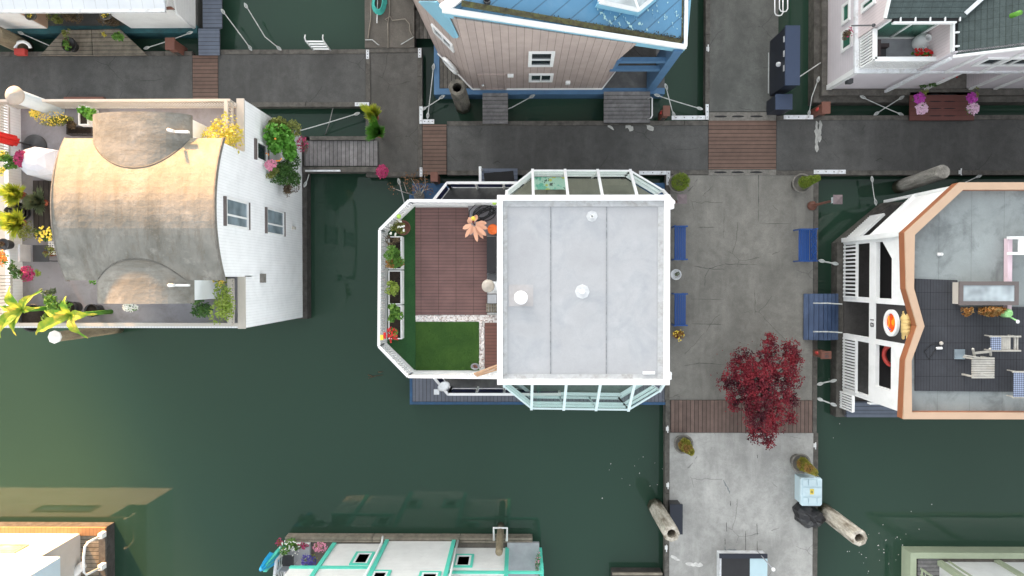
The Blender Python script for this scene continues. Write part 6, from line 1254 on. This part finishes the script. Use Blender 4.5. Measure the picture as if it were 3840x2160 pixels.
a, b = W('j', 1285, 285, 3.5), W('j', 1400, 385, 3.5); o = thing('crate', 'weathered slatted crate beside the pebble corner', 'crate', ((a.x+b.x)/2, (a.y+b.y)/2, ZL+.05)); g = MB(); [g.box(a.x+i*.085, b.y, 3.45, a.x+.07+i*.085, a.y, 3.5) for i in range(5)]; g.box(a.x, b.y, ZL+.05, b.x, b.y+.03, 3.449); g.box(a.x, a.y-.03, ZL+.05, b.x, a.y, 3.449); g.build('slats', 'plank_oldy', o)
c = W('j', 1303, 95, 5.1); o = thing('heater_hood', 'round tan domed lamp on a bracket beside the roof edge', 'lamp', (c.x, c.y, 5.0)); MB().lathe((c.x, c.y, 4.98), [(.2,0),(.19,.06),(.1,.13),(0,.15)], 26).build('dome', M['capgrey'], o); MB().box(c.x+.1, c.y-.12, 4.9, cx0, c.y+.14, 4.97).build('bracket', 'whitemetal', o); MB().tube([(c.x, c.y, 4.99), (c.x, c.y, 4.75)], .05, 10).build('bulb', 'dkgrey', o)
o = thing('lumber', 'tan boards leaning over the south rail at the roof corner', 'boards', W('j', 1280, 1000, 3.9)); g = MB()
for k_ in range(3): g.bar(W('j', 1150+k_*14, 1050+k_*12, 4.25-.05*k_), W('j', 1440, 940+k_*26, 4.25-.05*k_), .05, .03)
g.build('board', mat('tan new lumber', srgb(196,160,128), .6, .15, 5), o)
c = W('j', 1163, 972, 3.4); o = thing('bowl', 'small metal bowl of stones at the lawn corner', 'bowl', (c.x, c.y, ZL+.04)); MB().lathe((c.x, c.y, ZL+.04), [(.08,0),(.15,.1),(.13,.1),(.07,.03),(0,.03)], 20, sy=.75).build('bowl', 'grey', o); g = MB(); [g.ball((c.x+random.uniform(-.06,.06), c.y+random.uniform(-.04,.04), ZL+.1), .035, 6) for i in range(7)]; g.build('stones', 'brown', o)
for fr, x, y, lb in (('i',380,630,'green tennis ball on the northwest lattice rail'), ('k',38,430,'yellow green tennis ball on the rail touching the white roof edge')):
    c = W(fr, x, y, 4.05); o = MB().ball(c, .075, 12).build('ball', mat('yellow green felt', (.4,.62,.1), .8, .1)); tag(o, lb, 'ball')
c = W('j', 160, 645, 4.12); o = thing('toy', 'small red and yellow toy on the west rail', 'toy', c); MB().box(c.x-.07, c.y-.1, 4.12, c.x+.03, c.y+.06, 4.2).build('yellow_block', FM['yellowf'], o); MB().box(c.x+.035, c.y-.06, 4.12, c.x+.11, c.y+.14, 4.19).build('red_block', FM['red'], o)
c = W('j', 815, 1170, 2.4); o = thing('satellite_dish', 'pale satellite dish on the south balcony rail', 'satellite dish', (c.x, c.y, 2.0)); q_ = Vector((.35,-.45,.7)).normalized(); MB().lathe(c, [(0,0),(.12,.02),(.21,.07),(.22,.075),(.12,.03),(0,.012)], 24, ax=q_).build('dish', 'whitemetal', o); e_ = W('j', 745, 1245, 2.3); MB().bar(c, e_, .025).build('arm', 'whitemetal', o); MB().box(e_.x-.09, e_.y-.09, 2.25, e_.x+.09, e_.y+.09, 2.33).build('feed', 'whitemetal', o); MB().bar((c.x, c.y, 2.0), c, .04).build('mast', 'whitemetal', o)
# --- orange trimmed house roof props
zr = Z6-.24
P_ = [W('p', *p, zr+.35) for p in ((1420,205),(1855,210),(1880,350),(1440,355))]; B_ = [W('p', *p, zr+.05) for p in ((1385,200),(1900,190),(1895,378),(1395,385))]
sk_ = thing('roof_skylight', 'boxed rectangular skylight on the weathered roof deck', 'skylight', ctr(B_)); x0_, y0_, x1_, y1_ = rectXY(P_); x0_ -= .07; x1_ += .07; y0_ -= .07; y1_ += .07
MB().box(x0_, y0_, zr+.003, x1_, y1_, zr+.33).build('curb', 'beige', sk_); g = MB(); g.box(x0_-.03, y0_-.03, zr+.33, x1_+.03, y0_+.09, zr+.39); g.box(x0_-.03, y1_-.09, zr+.33, x1_+.03, y1_+.03, zr+.39); g.box(x0_-.03, y0_+.09, zr+.33, x0_+.09, y1_-.09, zr+.39); g.box(x1_-.09, y0_+.09, zr+.33, x1_+.03, y1_-.09, zr+.39); g.build('frame', 'trimgrey', sk_); MB().box(x0_+.09, y0_+.09, zr+.333, x1_-.09, y1_-.09, zr+.37).build('glass', 'glasspale', sk_)
plant('dead_plant', 'orange brown dead plants in a row below the roof skylight', 'p', 1660, 440, zr+.3, .75, 'rust', .2, .25, 1000, .07, base=zr)
plant('dead_plant', 'bright rust coloured tuft at the left of the dead plants', 'p', 1470, 440, zr+.35, .22, 'rust', .2, .2, 500, .05, base=zr)
c = W('p', 1840, 455, zr+.3); o = thing('watering_can', 'lime green watering can right of the dead plants', 'watering can', (c.x, c.y, zr)); LMG = mat('lime plastic', (.35,.68,.28), .4, .05); MB().lathe((c.x, c.y, zr), [(.14,0),(.13,.25),(.09,.3),(.08,.28),(0,.27)], 18).build('body', LMG, o); MB().tube([(c.x+.08, c.y-.08, zr+.08), W('p',1900,520,zr+.35)], .025, 7).build('spout', LMG, o); MB().lathe(W('p',1903,528,zr+.35), [(.04,0),(.06,.03),(0,.04)], 12).build('rose', 'white', o); MB().tube([(c.x-.1,c.y+.08,zr+.25),(c.x-.02,c.y+.05,zr+.42),(c.x+.08,c.y-.05,zr+.3)], .015, 6).build('handle', LMG, o)
M['teak'] = mat('silvered teak', (.40,.385,.345), .8, .2, 6, dirt=(.3,.26,.2), dirtamt=.5, dirts=5); M['weave'] = mat('blue woven webbing', (.10,.12,.17), .7, .1, 3, ((0,.06,.012),(1,.06,.012)), 2.4)
def loungechair(label, fr, x0_, y0_, x1_, y1_, flip=False, vert=False):
    a, b = W(fr, x0_, y0_, zr+.4), W(fr, x1_, y1_, zr+.4); xa, xb, ya, yb = a.x, b.x, b.y, a.y; o = thing('folding_chair', label, 'chair', ((xa+xb)/2, (ya+yb)/2, zr), 'folding roof chairs'); w3 = (xb-xa)/3
    MB().box(xa, ya+.05, zr+.4, xa+w3, yb-.05, zr+.43).build('woven_back', 'weave', o); g = MB()
    for i in range(5): x_ = xa+w3+.03+i*w3*.19; g.box(x_, ya+.05, zr+.36, x_+.05, yb-.05, zr+.385)
    g.build('seat_slats', 'teak', o); g = MB(); 
    for y_ in (ya, yb-.045): MB().box(xa-.02, y_, zr+.37, xb, y_+.045, zr+.415).build('arm', 'teak', o)
    for x_ in (xb-.55*w3, xb-.1): MB().box(x_, ya+.046, zr+.33, x_+.045, yb-.046, zr+.37).build('crossbar', 'teak', o)
    for x_ in (xa+.1, xb-.1):
        for y_ in (ya+.02, yb-.02): MB().bar((x_, y_, zr), (x_, y_, zr+.37), .035).build('leg', 'teak', o)
loungechair('silvered folding chair with blue webbing upper right of the slatted table', 'p', 1668, 652, 1935, 790)
loungechair('silvered folding chair with blue webbing at the right edge of the roof', 'p', 1870, 962, 2150, 1200)
a, b = W('p', 1503, 838, zr+.5), W('p', 1698, 1024, zr+.5); o = thing('slatted_table', 'square whitewashed slatted table on the rubber tiles', 'table', ((a.x+b.x)/2, (a.y+b.y)/2, zr)); g = MB(); n = 9; hh = (a.y-b.y)/n
for i in range(n): g.box(a.x, b.y+i*hh, zr+.5, b.x, b.y+i*hh+hh-.015, zr+.53)
g.build('top', 'teak', o); [MB().bar((x_, y_, zr), (x_, y_, zr+.5), .05).build('leg', 'teak', o) for x_ in (a.x+.05, b.x-.05) for y_ in (b.y+.05, a.y-.05)]
o = thing('stool_frame', 'upright wooden stool frame behind the slatted table', 'stool', W('p', 1590, 800, zr)); g = MB(); g.bar(W('p',1520,805,zr+.35), W('p',1665,790,zr+.35), .07, .04); g.bar(W('p',1515,765,zr+.45), W('p',1530,835,zr+.1), .05); g.bar(W('p',1665,765,zr+.45), W('p',1672,825,zr+.1), .05); g.bar(W('p',1440,822,zr+.6), W('p',1620,850,zr+.56), .03); g.build('frame', 'teak', o)
a, b = W('p', 1385, 775, zr+.2), W('p', 1472, 862, zr+.2); o = thing('glass_tray', 'clear glass tray left of the slatted table', 'tray', ((a.x+b.x)/2, (a.y+b.y)/2, zr)); MB().box(a.x, b.y, zr+.01, b.x, a.y, zr+.06).build('tray', 'glassgrey', o)
o = thing('roof_lamp', 'small white lamp with a curled dark cord on the rubber tiles', 'lamp', W('p', 1220, 745, zr)); MB().tube([W('p',1195,762,zr+.04), W('p',1245,760,zr+.05)], .04, 8).build('body', 'white', o); MB().tube([W('p',1195,762,zr+.02), W('p',1130,860,zr+.02), W('p',1090,790,zr+.02), W('p',1150,730,zr+.02), W('p',1215,725,zr+.03)], .01, 5).build('cord', 'black', o); MB().ball(W('p',1238,718,zr+.05), .06, 8).build('shade', 'beige', o)
c = W('o', 1615, 1145, Z6-.2); o = thing('roof_vent', 'small white pipe vent on the pale roof membrane', 'vent', (c.x, c.y, Z6-.28)); MB().lathe((c.x, c.y, Z6-.28), [(.06,0),(.045,.02),(.045,.16),(.03,.16),(.03,.05),(0,.05)], 12).build('pipe', 'white', o)
M['palepinkp'] = mat('pale pink beam', srgb(206,184,192), .6, .06)
o = thing('roof_frame', 'white and pale pink timber frame at the right edge of the roof', 'frame', W('o', 2430, 1150, Z6-.28)); a, b = W('o', 2400, 960, Z6), W('o', 2440, 1800, Z6); MB().box(a.x, b.y, Z6-.2, b.x, a.y, Z6-.02).build('beam', 'palepinkp', o)
for yy in (955, 1135): p = W('o', 2405, yy, Z6+.1); MB().box(p.x, p.y-.04, Z6, p.x+2, p.y+.04, Z6+.1).build('crossbar', 'white', o)
a, b = W('o', 2500, 970, Z6), W('o', 2700, 1125, Z6); MB().box(a.x, b.y, Z6+.02, b.x, a.y, Z6+.06).build('panel', 'white', o)
# carved gold ornament under the notch
k = thing('gold_ornament', 'carved gold ornament on the charcoal wall under the notch of the parapet', 'ornament', (XF-.1, PV('p',940,560,A6,B6).y, 4.3)); g = MB(); M['gold'] = mat('weathered gold paint', srgb(206,178,116), .5, .2, 6, dirt=(.3,.22,.1), dirtamt=.5, dirts=6)
for i in range(15):
    t = i/14; yy = 370+t*375; z = 4.3; p = W('p', 938-12*abs(math.sin(t*3.1))+random.uniform(-4,4), yy, 4.45+.12*math.sin(t*3.1)); g.ball(p, .10+.04*math.sin(t*3.14)+random.uniform(-.015,.02), 9)
g.build('relief', 'gold', k)
c = Vector((XF+.42, PV('p', 655, 815, A6, B6).y, 3.2)); o = thing('life_ring', 'red life ring inside the upper porch of the charcoal house', 'life ring', c); MB().tube([c+Vector((.1*math.sin(t), .34*math.cos(t), .34*math.sin(t))) for t in [i*6.2832/22 for i in range(23)]], .075, 8).build('ring', 'redp', o)
# --- balcony of the shingled house
c = W('v', 1262, 470, 3.3); o = thing('ceramic_urn', 'white ceramic urn with a dark mouth in the balcony corner', 'urn', (c.x, c.y, zB+.02)); MB().lathe((c.x, c.y, zB+.02), [(.12,0),(.24,.2),(.26,.4),(.2,.6),(.1,.68),(.12,.74),(.09,.74),(.07,.5),(0,.5)], 22).build('body', 'white', o); MB().tube([(c.x+.05,c.y-.2,zB+.5), (c.x-.02,c.y-.33,zB+.62)], .05, 8).build('spout', 'white', o)
plant('geranium', 'red and white geraniums behind the balcony rail', 'v', 1270, 608, 3.6, .34, 'green', .12, .2, 320, .08, base=zB+.05, flowers='red', nf=22, fs=.08)
a, b = W('v', 720, 465, 3.6), W('v', 905, 655, 3.6); o = thing('armchair', 'dark brown wicker armchair in the corner of the balcony', 'armchair', ((a.x+b.x)/2, (a.y+b.y)/2, zB+.02)); m_ = mat('brown wicker', (.06,.045,.045), .7, .2, 10); MB().box(a.x+.15, b.y, zB+.02, b.x, a.y-.05, 3.32).build('seat', 'dkgrey', o); MB().box(a.x, b.y, zB+.02, a.x+.14, a.y, 3.75).build('backrest', m_, o)
for y_ in (b.y-.0, a.y-.1): MB().box(a.x+.145, y_-.06, 3.0, b.x, y_+.06, 3.52).build('arm', m_, o)
c = W('v', 395, 410, 2.6); plant('hanging_basket', 'dark hanging basket plant before the pink wall windows', 'v', 415, 385, 2.7, .17, 'bronze', .2, .25, 260, .07, base=2.3, flowers='magenta', nf=14)
o = thing('wall_bracket', 'thin dark bracket arm reaching out over the hanging basket', 'bracket', W('v', 700, 285, 4.2)); MB().bar(W('v',712,286,4.0), W('v',460,291,3.6), .035).build('arm', 'dkgrey', o); MB().ball(W('v',712,286,4.0), .06, 8).build('boss', 'dkgrey', o)
plant('entry_shrub', 'dark shrub beside the red door of the shingled house', 'v', 1350, 960, 1.2, .35, 'dark', .16, .3, 300, .07, base=.66)
plant('red_vine', 'red leaved plant in front of the dark red entry', 'v', 1530, 860, 1.8, .4, 'dark', .16, .4, 120, .07, base=.66, flowers='red', nf=50, fs=.06)
c = W('v', 2330, 150, 6.6); o = thing('weather_vane', 'small green pipe on the shingle roof', 'vent', c); MB().tube([W('v',2270,180,7.2), W('v',2375,140,7.5)], .07, 8).build('pipe', LM['bright'], o)
# --- teal trimmed house deck
c = W('w', 220, 620, 1.9); o = thing('parasol', 'closed sky blue parasol tilted over the deck rail', 'parasol', W('w', 330, 560, .6)); A_, B2_ = W('w', 330, 520, 1.2), W('w', 90, 740, 2.8); ax_ = (B2_-A_).normalized(); L_ = (B2_-A_).length; g = MB(); n = 14; q_ = Vector((0,0,1)).rotation_difference(ax_); vs = []
for r, z in ((.1,0),(.26,.05),(.2,L_*.5),(.12,L_*.85),(.05,L_)):
    for k_ in range(n): v_ = Vector((r*(1 if k_%2 else .6)*math.cos(6.28*k_/n), r*(1 if k_%2 else .6)*math.sin(6.28*k_/n), z)); v_.rotate(q_); vs.append(A_+v_)
g.add(vs, [(i*n+k_, i*n+(k_+1)%n, (i+1)*n+(k_+1)%n, (i+1)*n+k_) for i in range(4) for k_ in range(n)]).build('canopy', mat('sky blue canvas', (.03,.42,.75), .6, .08), o); MB().tube([W('w',345,500,.6), A_], .025, 6).build('pole', 'white', o); MB().ball(B2_, .07, 8).build('finial', mat('sky blue plastic', (.05,.4,.7), .4, .05), o)
plant('leafy_plant', 'green shrub with small white flowers on the white planter', 'w', 620, 350, 1.2, .4, 'green', .35, .3, 700, .07, base=.6, flowers='white', nf=40)
plant('red_shrub', 'wispy red brown shrub at the far left of the deck planter', 'w', 430, 250, 1.2, .15, 'rust', .18, base=.6, flowers='magenta', nf=30)
plant('red_shrub', 'dark red leaved shrub right of the white flowers', 'w', 840, 310, 1.1, .25, 'bronze', .14, base=.6, flowers='magenta', nf=40)
plant('flower_pot', 'pink flowers beside the white boarded wall', 'w', 1160, 330, 1.2, .28, 'olive', .2, base=.6, flowers='pink', nf=120)
plant('lavender', 'purple lavender bush in the teal trimmed corner', 'w', 960, 560, 1.5, .28, 'olive', .25, .25, base=.6, flowers='violet', nf=110, fs=.05)
plant('vine', 'thin flowering vine over the right end of the teal trimmed house', 'r', 2400, 590, 1.5, .12, 'dark', .6, .6, 260, .05, base=.3, flowers='pink', nf=14)
g = thing('patio_chair', 'grey metal chair on the deck corner beside the blue parasol', 'chair', W('w', 590, 560, .62)); c = W('w', 590, 560, .9); MB().box(c.x-.2, c.y-.2, 1.0, c.x+.22, c.y+.2, 1.04).build('seat', 'dkgrey', g); MB().box(c.x-.2, c.y-.24, 1.0, c.x+.22, c.y-.2, 1.45).build('backrest', 'grey', g); [MB().bar((c.x+x_, c.y+y_, .62), (c.x+x_, c.y+y_, 1.0), .03).build('leg', 'grey', g) for x_ in (-.18,.2) for y_ in (-.18,.18)]
o = thing('pile_hoop', 'white padded hoop holding the mossy piling', 'hoop', W('r', 2095, 350, .55)); MB().tube([W('r',2045,400,.6), W('r',2042,300,.62), W('r',2150,300,.62), W('r',2147,405,.6)], .045, 8).build('hoop', 'white', o)
# --- pier bottom hatch, post lamp, cleats, bottom float, driftweed
a, b = W('y', 505, 500, 1.0), W('y', 1430, 1500, 1.0); o = thing('hatch_cover', 'black and pale blue panelled cover at the bottom edge of the pier', 'cover', ((a.x+b.x)/2, a.y, ZD)); MB().box(a.x+.03, b.y, ZD, b.x-.03, a.y-.05, .95).build('frame', 'whitemetal', o); xm = WX('y', 1125, 1.0); MB().box(a.x+.09, b.y, .952, xm, a.y-.17, .98).build('black_panel', 'plasticblack', o); MB().box(xm+.003, b.y, .952, b.x, a.y-.17, .985).build('pale_panel', mat('pale blue panel', srgb(176,200,206), .5, .06, 2, ((0,.98,.012),), .6), o); MB().box(a.x, a.y-.16, .952, b.x-.01, a.y, 1.02).build('top_rail', 'navylocker', o)
c = W('y', 1545, 800, 2.2); b_ = W('y', 1370, 705, 1.0); o = thing('post_lamp', 'thin post with a small white globe beside the pale blue panel', 'lamp', (c.x, c.y, ZD)); MB().tube([(c.x, c.y, ZD), (c.x, c.y, 2.15)], .02, 8).build('post', 'grey', o); MB().ball((c.x, c.y, 2.2), .07, 12).build('globe', 'white', o)
for fr, x, y, lb in (('q',1780,268,'white cleat on the right edge of the pier above the brown topiary'), ('q',432,1195,'white cleat on the left edge of the pier below the piling'), ('q',443,118,'small white cleat on the left edge beside the maple boards'), ('q',446,628,'small white cleat on the left edge above the black locker'), ('c',1972,488,'white cleat on the left edge of the north pier'), ('o',1848,200,'small white cleat right of the leaning piling')):
    c = W(fr, x, y, .62); o = thing('cleat', lb, 'cleat', (c.x, c.y, ZD+.02), 'white dock cleats'); MB().box(c.x-.05, c.y-.07, ZD+.02, c.x+.05, c.y+.07, ZD+.05).build('base', 'white', o); MB().tube([(c.x,c.y-.13,ZD+.11),(c.x,c.y-.04,ZD+.09),(c.x,c.y+.04,ZD+.09),(c.x,c.y+.13,ZD+.11)], .02, 7).build('horn', 'white', o)
a, b = W('q', -60, 1412, .4), W('q', 392, 1600, .4); o = struct(MB().box(a.x, b.y, -.2, b.x, a.y, .4).build('lower_float', 'darktimber')); m = MB(); m.box(a.x, a.y-.1, .403, b.x, a.y, .5); m.build('edge_timber', 'plank_oldy', o)
o = thing('driftweed', 'brown strand of driftweed floating left of the lawn deck', 'weed', W('j', 80, 1070, 0)); g = MB()
for pts in ([(0,1060),(60,1078),(110,1065),(160,1062)],[(60,1078),(20,1092),(0,1095)],[(110,1030),(150,1028),(165,1020)]): g.tube([W('j',x,y,.012) for x, y in pts], .02, 5, .008)
g.build('strands', LM['bronze'], o)
o = thing('hull_bumper', 'brown plank strip on the walkway behind the vaulted houseboat rail', 'plank', W('a', 840, 988, .6)); a, b = W('a', 640, 975, .75), W('a', 1040, 1010, .75); MB().box(a.x, b.y, .56, b.x, a.y, .75).build('plank', 'brown', o)
# --- marks on the concrete: lime streaks, open joints, patches, fallen maple leaves
walk = [o for o in C.objects if o.name.startswith('walkway') and not o.name.startswith('walkway_joint')]; piers = [o for o in C.objects if o.name.startswith('main_pier')]
def blotch(parent, fr, pts, w0, m, name, z=ZD+.004, jit=.35):
    P3 = [W(fr, x, y, z) for x, y in pts]; L = []; Rr = []
    for i, p in enumerate(P3):
        d = (P3[min(i+1, len(P3)-1)]-P3[max(i-1, 0)]).normalized(); n = Vector((-d.y, d.x, 0)); ww = w0*random.uniform(1-jit, 1+jit)*(.3 if i in (0, len(P3)-1) else 1); L.append(p+n*ww); Rr.append(p-n*ww*random.uniform(.6,1.3))
    g = MB(); n = len(P3); g.add(L+Rr, [(i, i+1, n+i+1, n+i) for i in range(n-1)]); return g.build(name, m, parent)
def wig(x0, y0, x1, y1, n=9, a=5): return [(x0+(x1-x0)*i/n+random.uniform(-a,a), y0+(y1-y0)*i/n+random.uniform(-a,a)) for i in range(n+1)]
M['lime'] = mat('lime stain', (.42,.42,.39), .9, .3, 8); M['joint'] = mat('open joint', (.05,.05,.047), .95, .3, 6); M['patch'] = mat('patch mortar', (.20,.215,.22), .9, .3, 5); M['limep'] = mat('pale scrape', (.6,.59,.56), .9, .3, 6)
wE = walk[4]; wM = walk[3]
blotch(wE, 'm', wig(1562, 88, 1566, 400, 12, 4), .055, 'lime', 'lime_streak'); blotch(wE, 'm', wig(1600, 90, 1590, 300, 9, 5), .06, 'lime', 'lime_streak')
for x, y in ((1180,1275),(1385,1272),(985,1265)): blotch(wM, 'c', wig(x-30, y-22, x+35, y+40, 5, 6), .09 if x != 985 else .04, 'lime', 'lime_streak')
for p, par in ((wig(600,1340,760,1355,8,6), piers[1]), (wig(470,1265,550,1310,5,4), piers[1])): blotch(par, 'q', p, .07, 'limep', 'pale_scrape')
for x0_, y0_, x1_, y1_ in ((962,1110,966,1165),(975,960,978,1050),(1148,1040,1150,1240),(1252,970,1256,1080),(1254,1130,1256,1220),(1256,350,1257,385),(1012,770,1014,820)): blotch(piers[1], 'q', wig(x0_, y0_, x1_, y1_, 7, 1.5), .009, 'joint', 'crack')
for pts in (wig(948,580,1010,705,8,4), wig(960,1180,975,1240,5,4), wig(985,1210,1070,1214,5,3)): blotch(piers[1], 'q', pts, .022, 'patch', 'patched_crack')
for pts in (wig(330,155,480,182,7,3)+wig(480,182,640,188,6,3), wig(480,180,640,135,7,3)+wig(640,135,960,140,9,3), wig(480,185,440,260,5,3)+wig(440,260,437,385,5,2), wig(230,1158,380,1130,6,2)+wig(380,1130,640,1145,8,2), wig(300,488,630,490,9,2), wig(940,380,944,640,9,2), wig(290,737,620,742,9,1.5)): blotch(piers[0], 'n', pts, .0055, 'joint', 'crack', jit=.6)
for pts in (wig(978,600,975,1110,12,2.5), wig(632,960,628,1270,9,2.5), wig(975,1125,1300,1125,8,2), wig(370,1160,540,1160,6,2), wig(520,740,400,860,6,3)): blotch(piers[0], 'm', pts, .0055, 'joint', 'crack', jit=.6)
g = MB()
for i in range(70):
    a = random.random()*6.28; r = random.uniform(.3, 2.0); p = Vector((c0.x+r*math.cos(a)*.9, c0.y+r*math.sin(a), ZD+.045)); s_ = random.uniform(.02,.035); t = random.random()*6
    g.add([p+Vector((math.cos(t+k_*1.57)*s_*(1 if k_%2 else .6), math.sin(t+k_*1.57)*s_*(1 if k_%2 else .6), .003*k_)) for k_ in range(4)], [(0,1,2,3)])
tag(g.build('fallen_leaves', LM['maple'], recalc=False), 'fallen crimson leaves scattered on the pier round the maple', 'leaves', kind='stuff')
g = MB()
for i in range(60):
    cx_, cy_ = random.choice([(3260,2080),(3350,2000),(3280,2060),(2400,1780),(3180,1500)]); p = W('S', cx_+random.gauss(0,70), cy_+random.gauss(0,60), .006); s_ = random.uniform(.012,.03); t = random.random()*6
    g.add([p+Vector((math.cos(t+k_*1.57)*s_*(1 if k_%2 else .5), math.sin(t+k_*1.57)*s_, 0)) for k_ in range(4)], [(0,1,2,3)])
tag(g.build('floating_debris', 'limep', recalc=False), 'tiny pale specks of debris floating on the green water', 'debris', kind='stuff')
# ---------------------------------------------------------------- unseen landform added as a sun blocker, keeping low sun off most of the harbour
hd = Vector((math.sin(SUN_AZ), math.cos(SUN_AZ), 0)); hn = Vector((-hd.y, hd.x, 0)); hn = hn if hn.x > 0 else -hn
D = 95.0; tE = math.tan(SUN_EL); me = MB(); NP, ND = 90, 12; vs = []
def shade_height(p):
    """height the shadow reaches over the harbour along this strip"""
    sm_ = lambda a, b, x: max(0, min(1, (x-a)/(b-a)))
    return -3 + 8.4*sm_(-17.0, -16.2, p) + 9.0*sm_(-3.3, -2.9, p)
for i in range(NP+1):
    p = -18+i*.5
    for j in range(ND+1):
        t = j/ND*2-1; d = D+t*45; pp = p; hgt = (shade_height(p)+D*tE)*max(0, 1-abs(t)**1.3) + (random.uniform(-.3,.0) if abs(t) > .1 else 0)
        vs.append(hd*d+hn*pp+Vector((0,0,max(-1, hgt))))
me.add(vs, [(i*(ND+1)+j, i*(ND+1)+j+1, (i+1)*(ND+1)+j+1, (i+1)*(ND+1)+j) for i in range(NP) for j in range(ND)]); hl = me.build('sun_blocker', LM['dark'], recalc=True); hl['kind'] = 'structure';
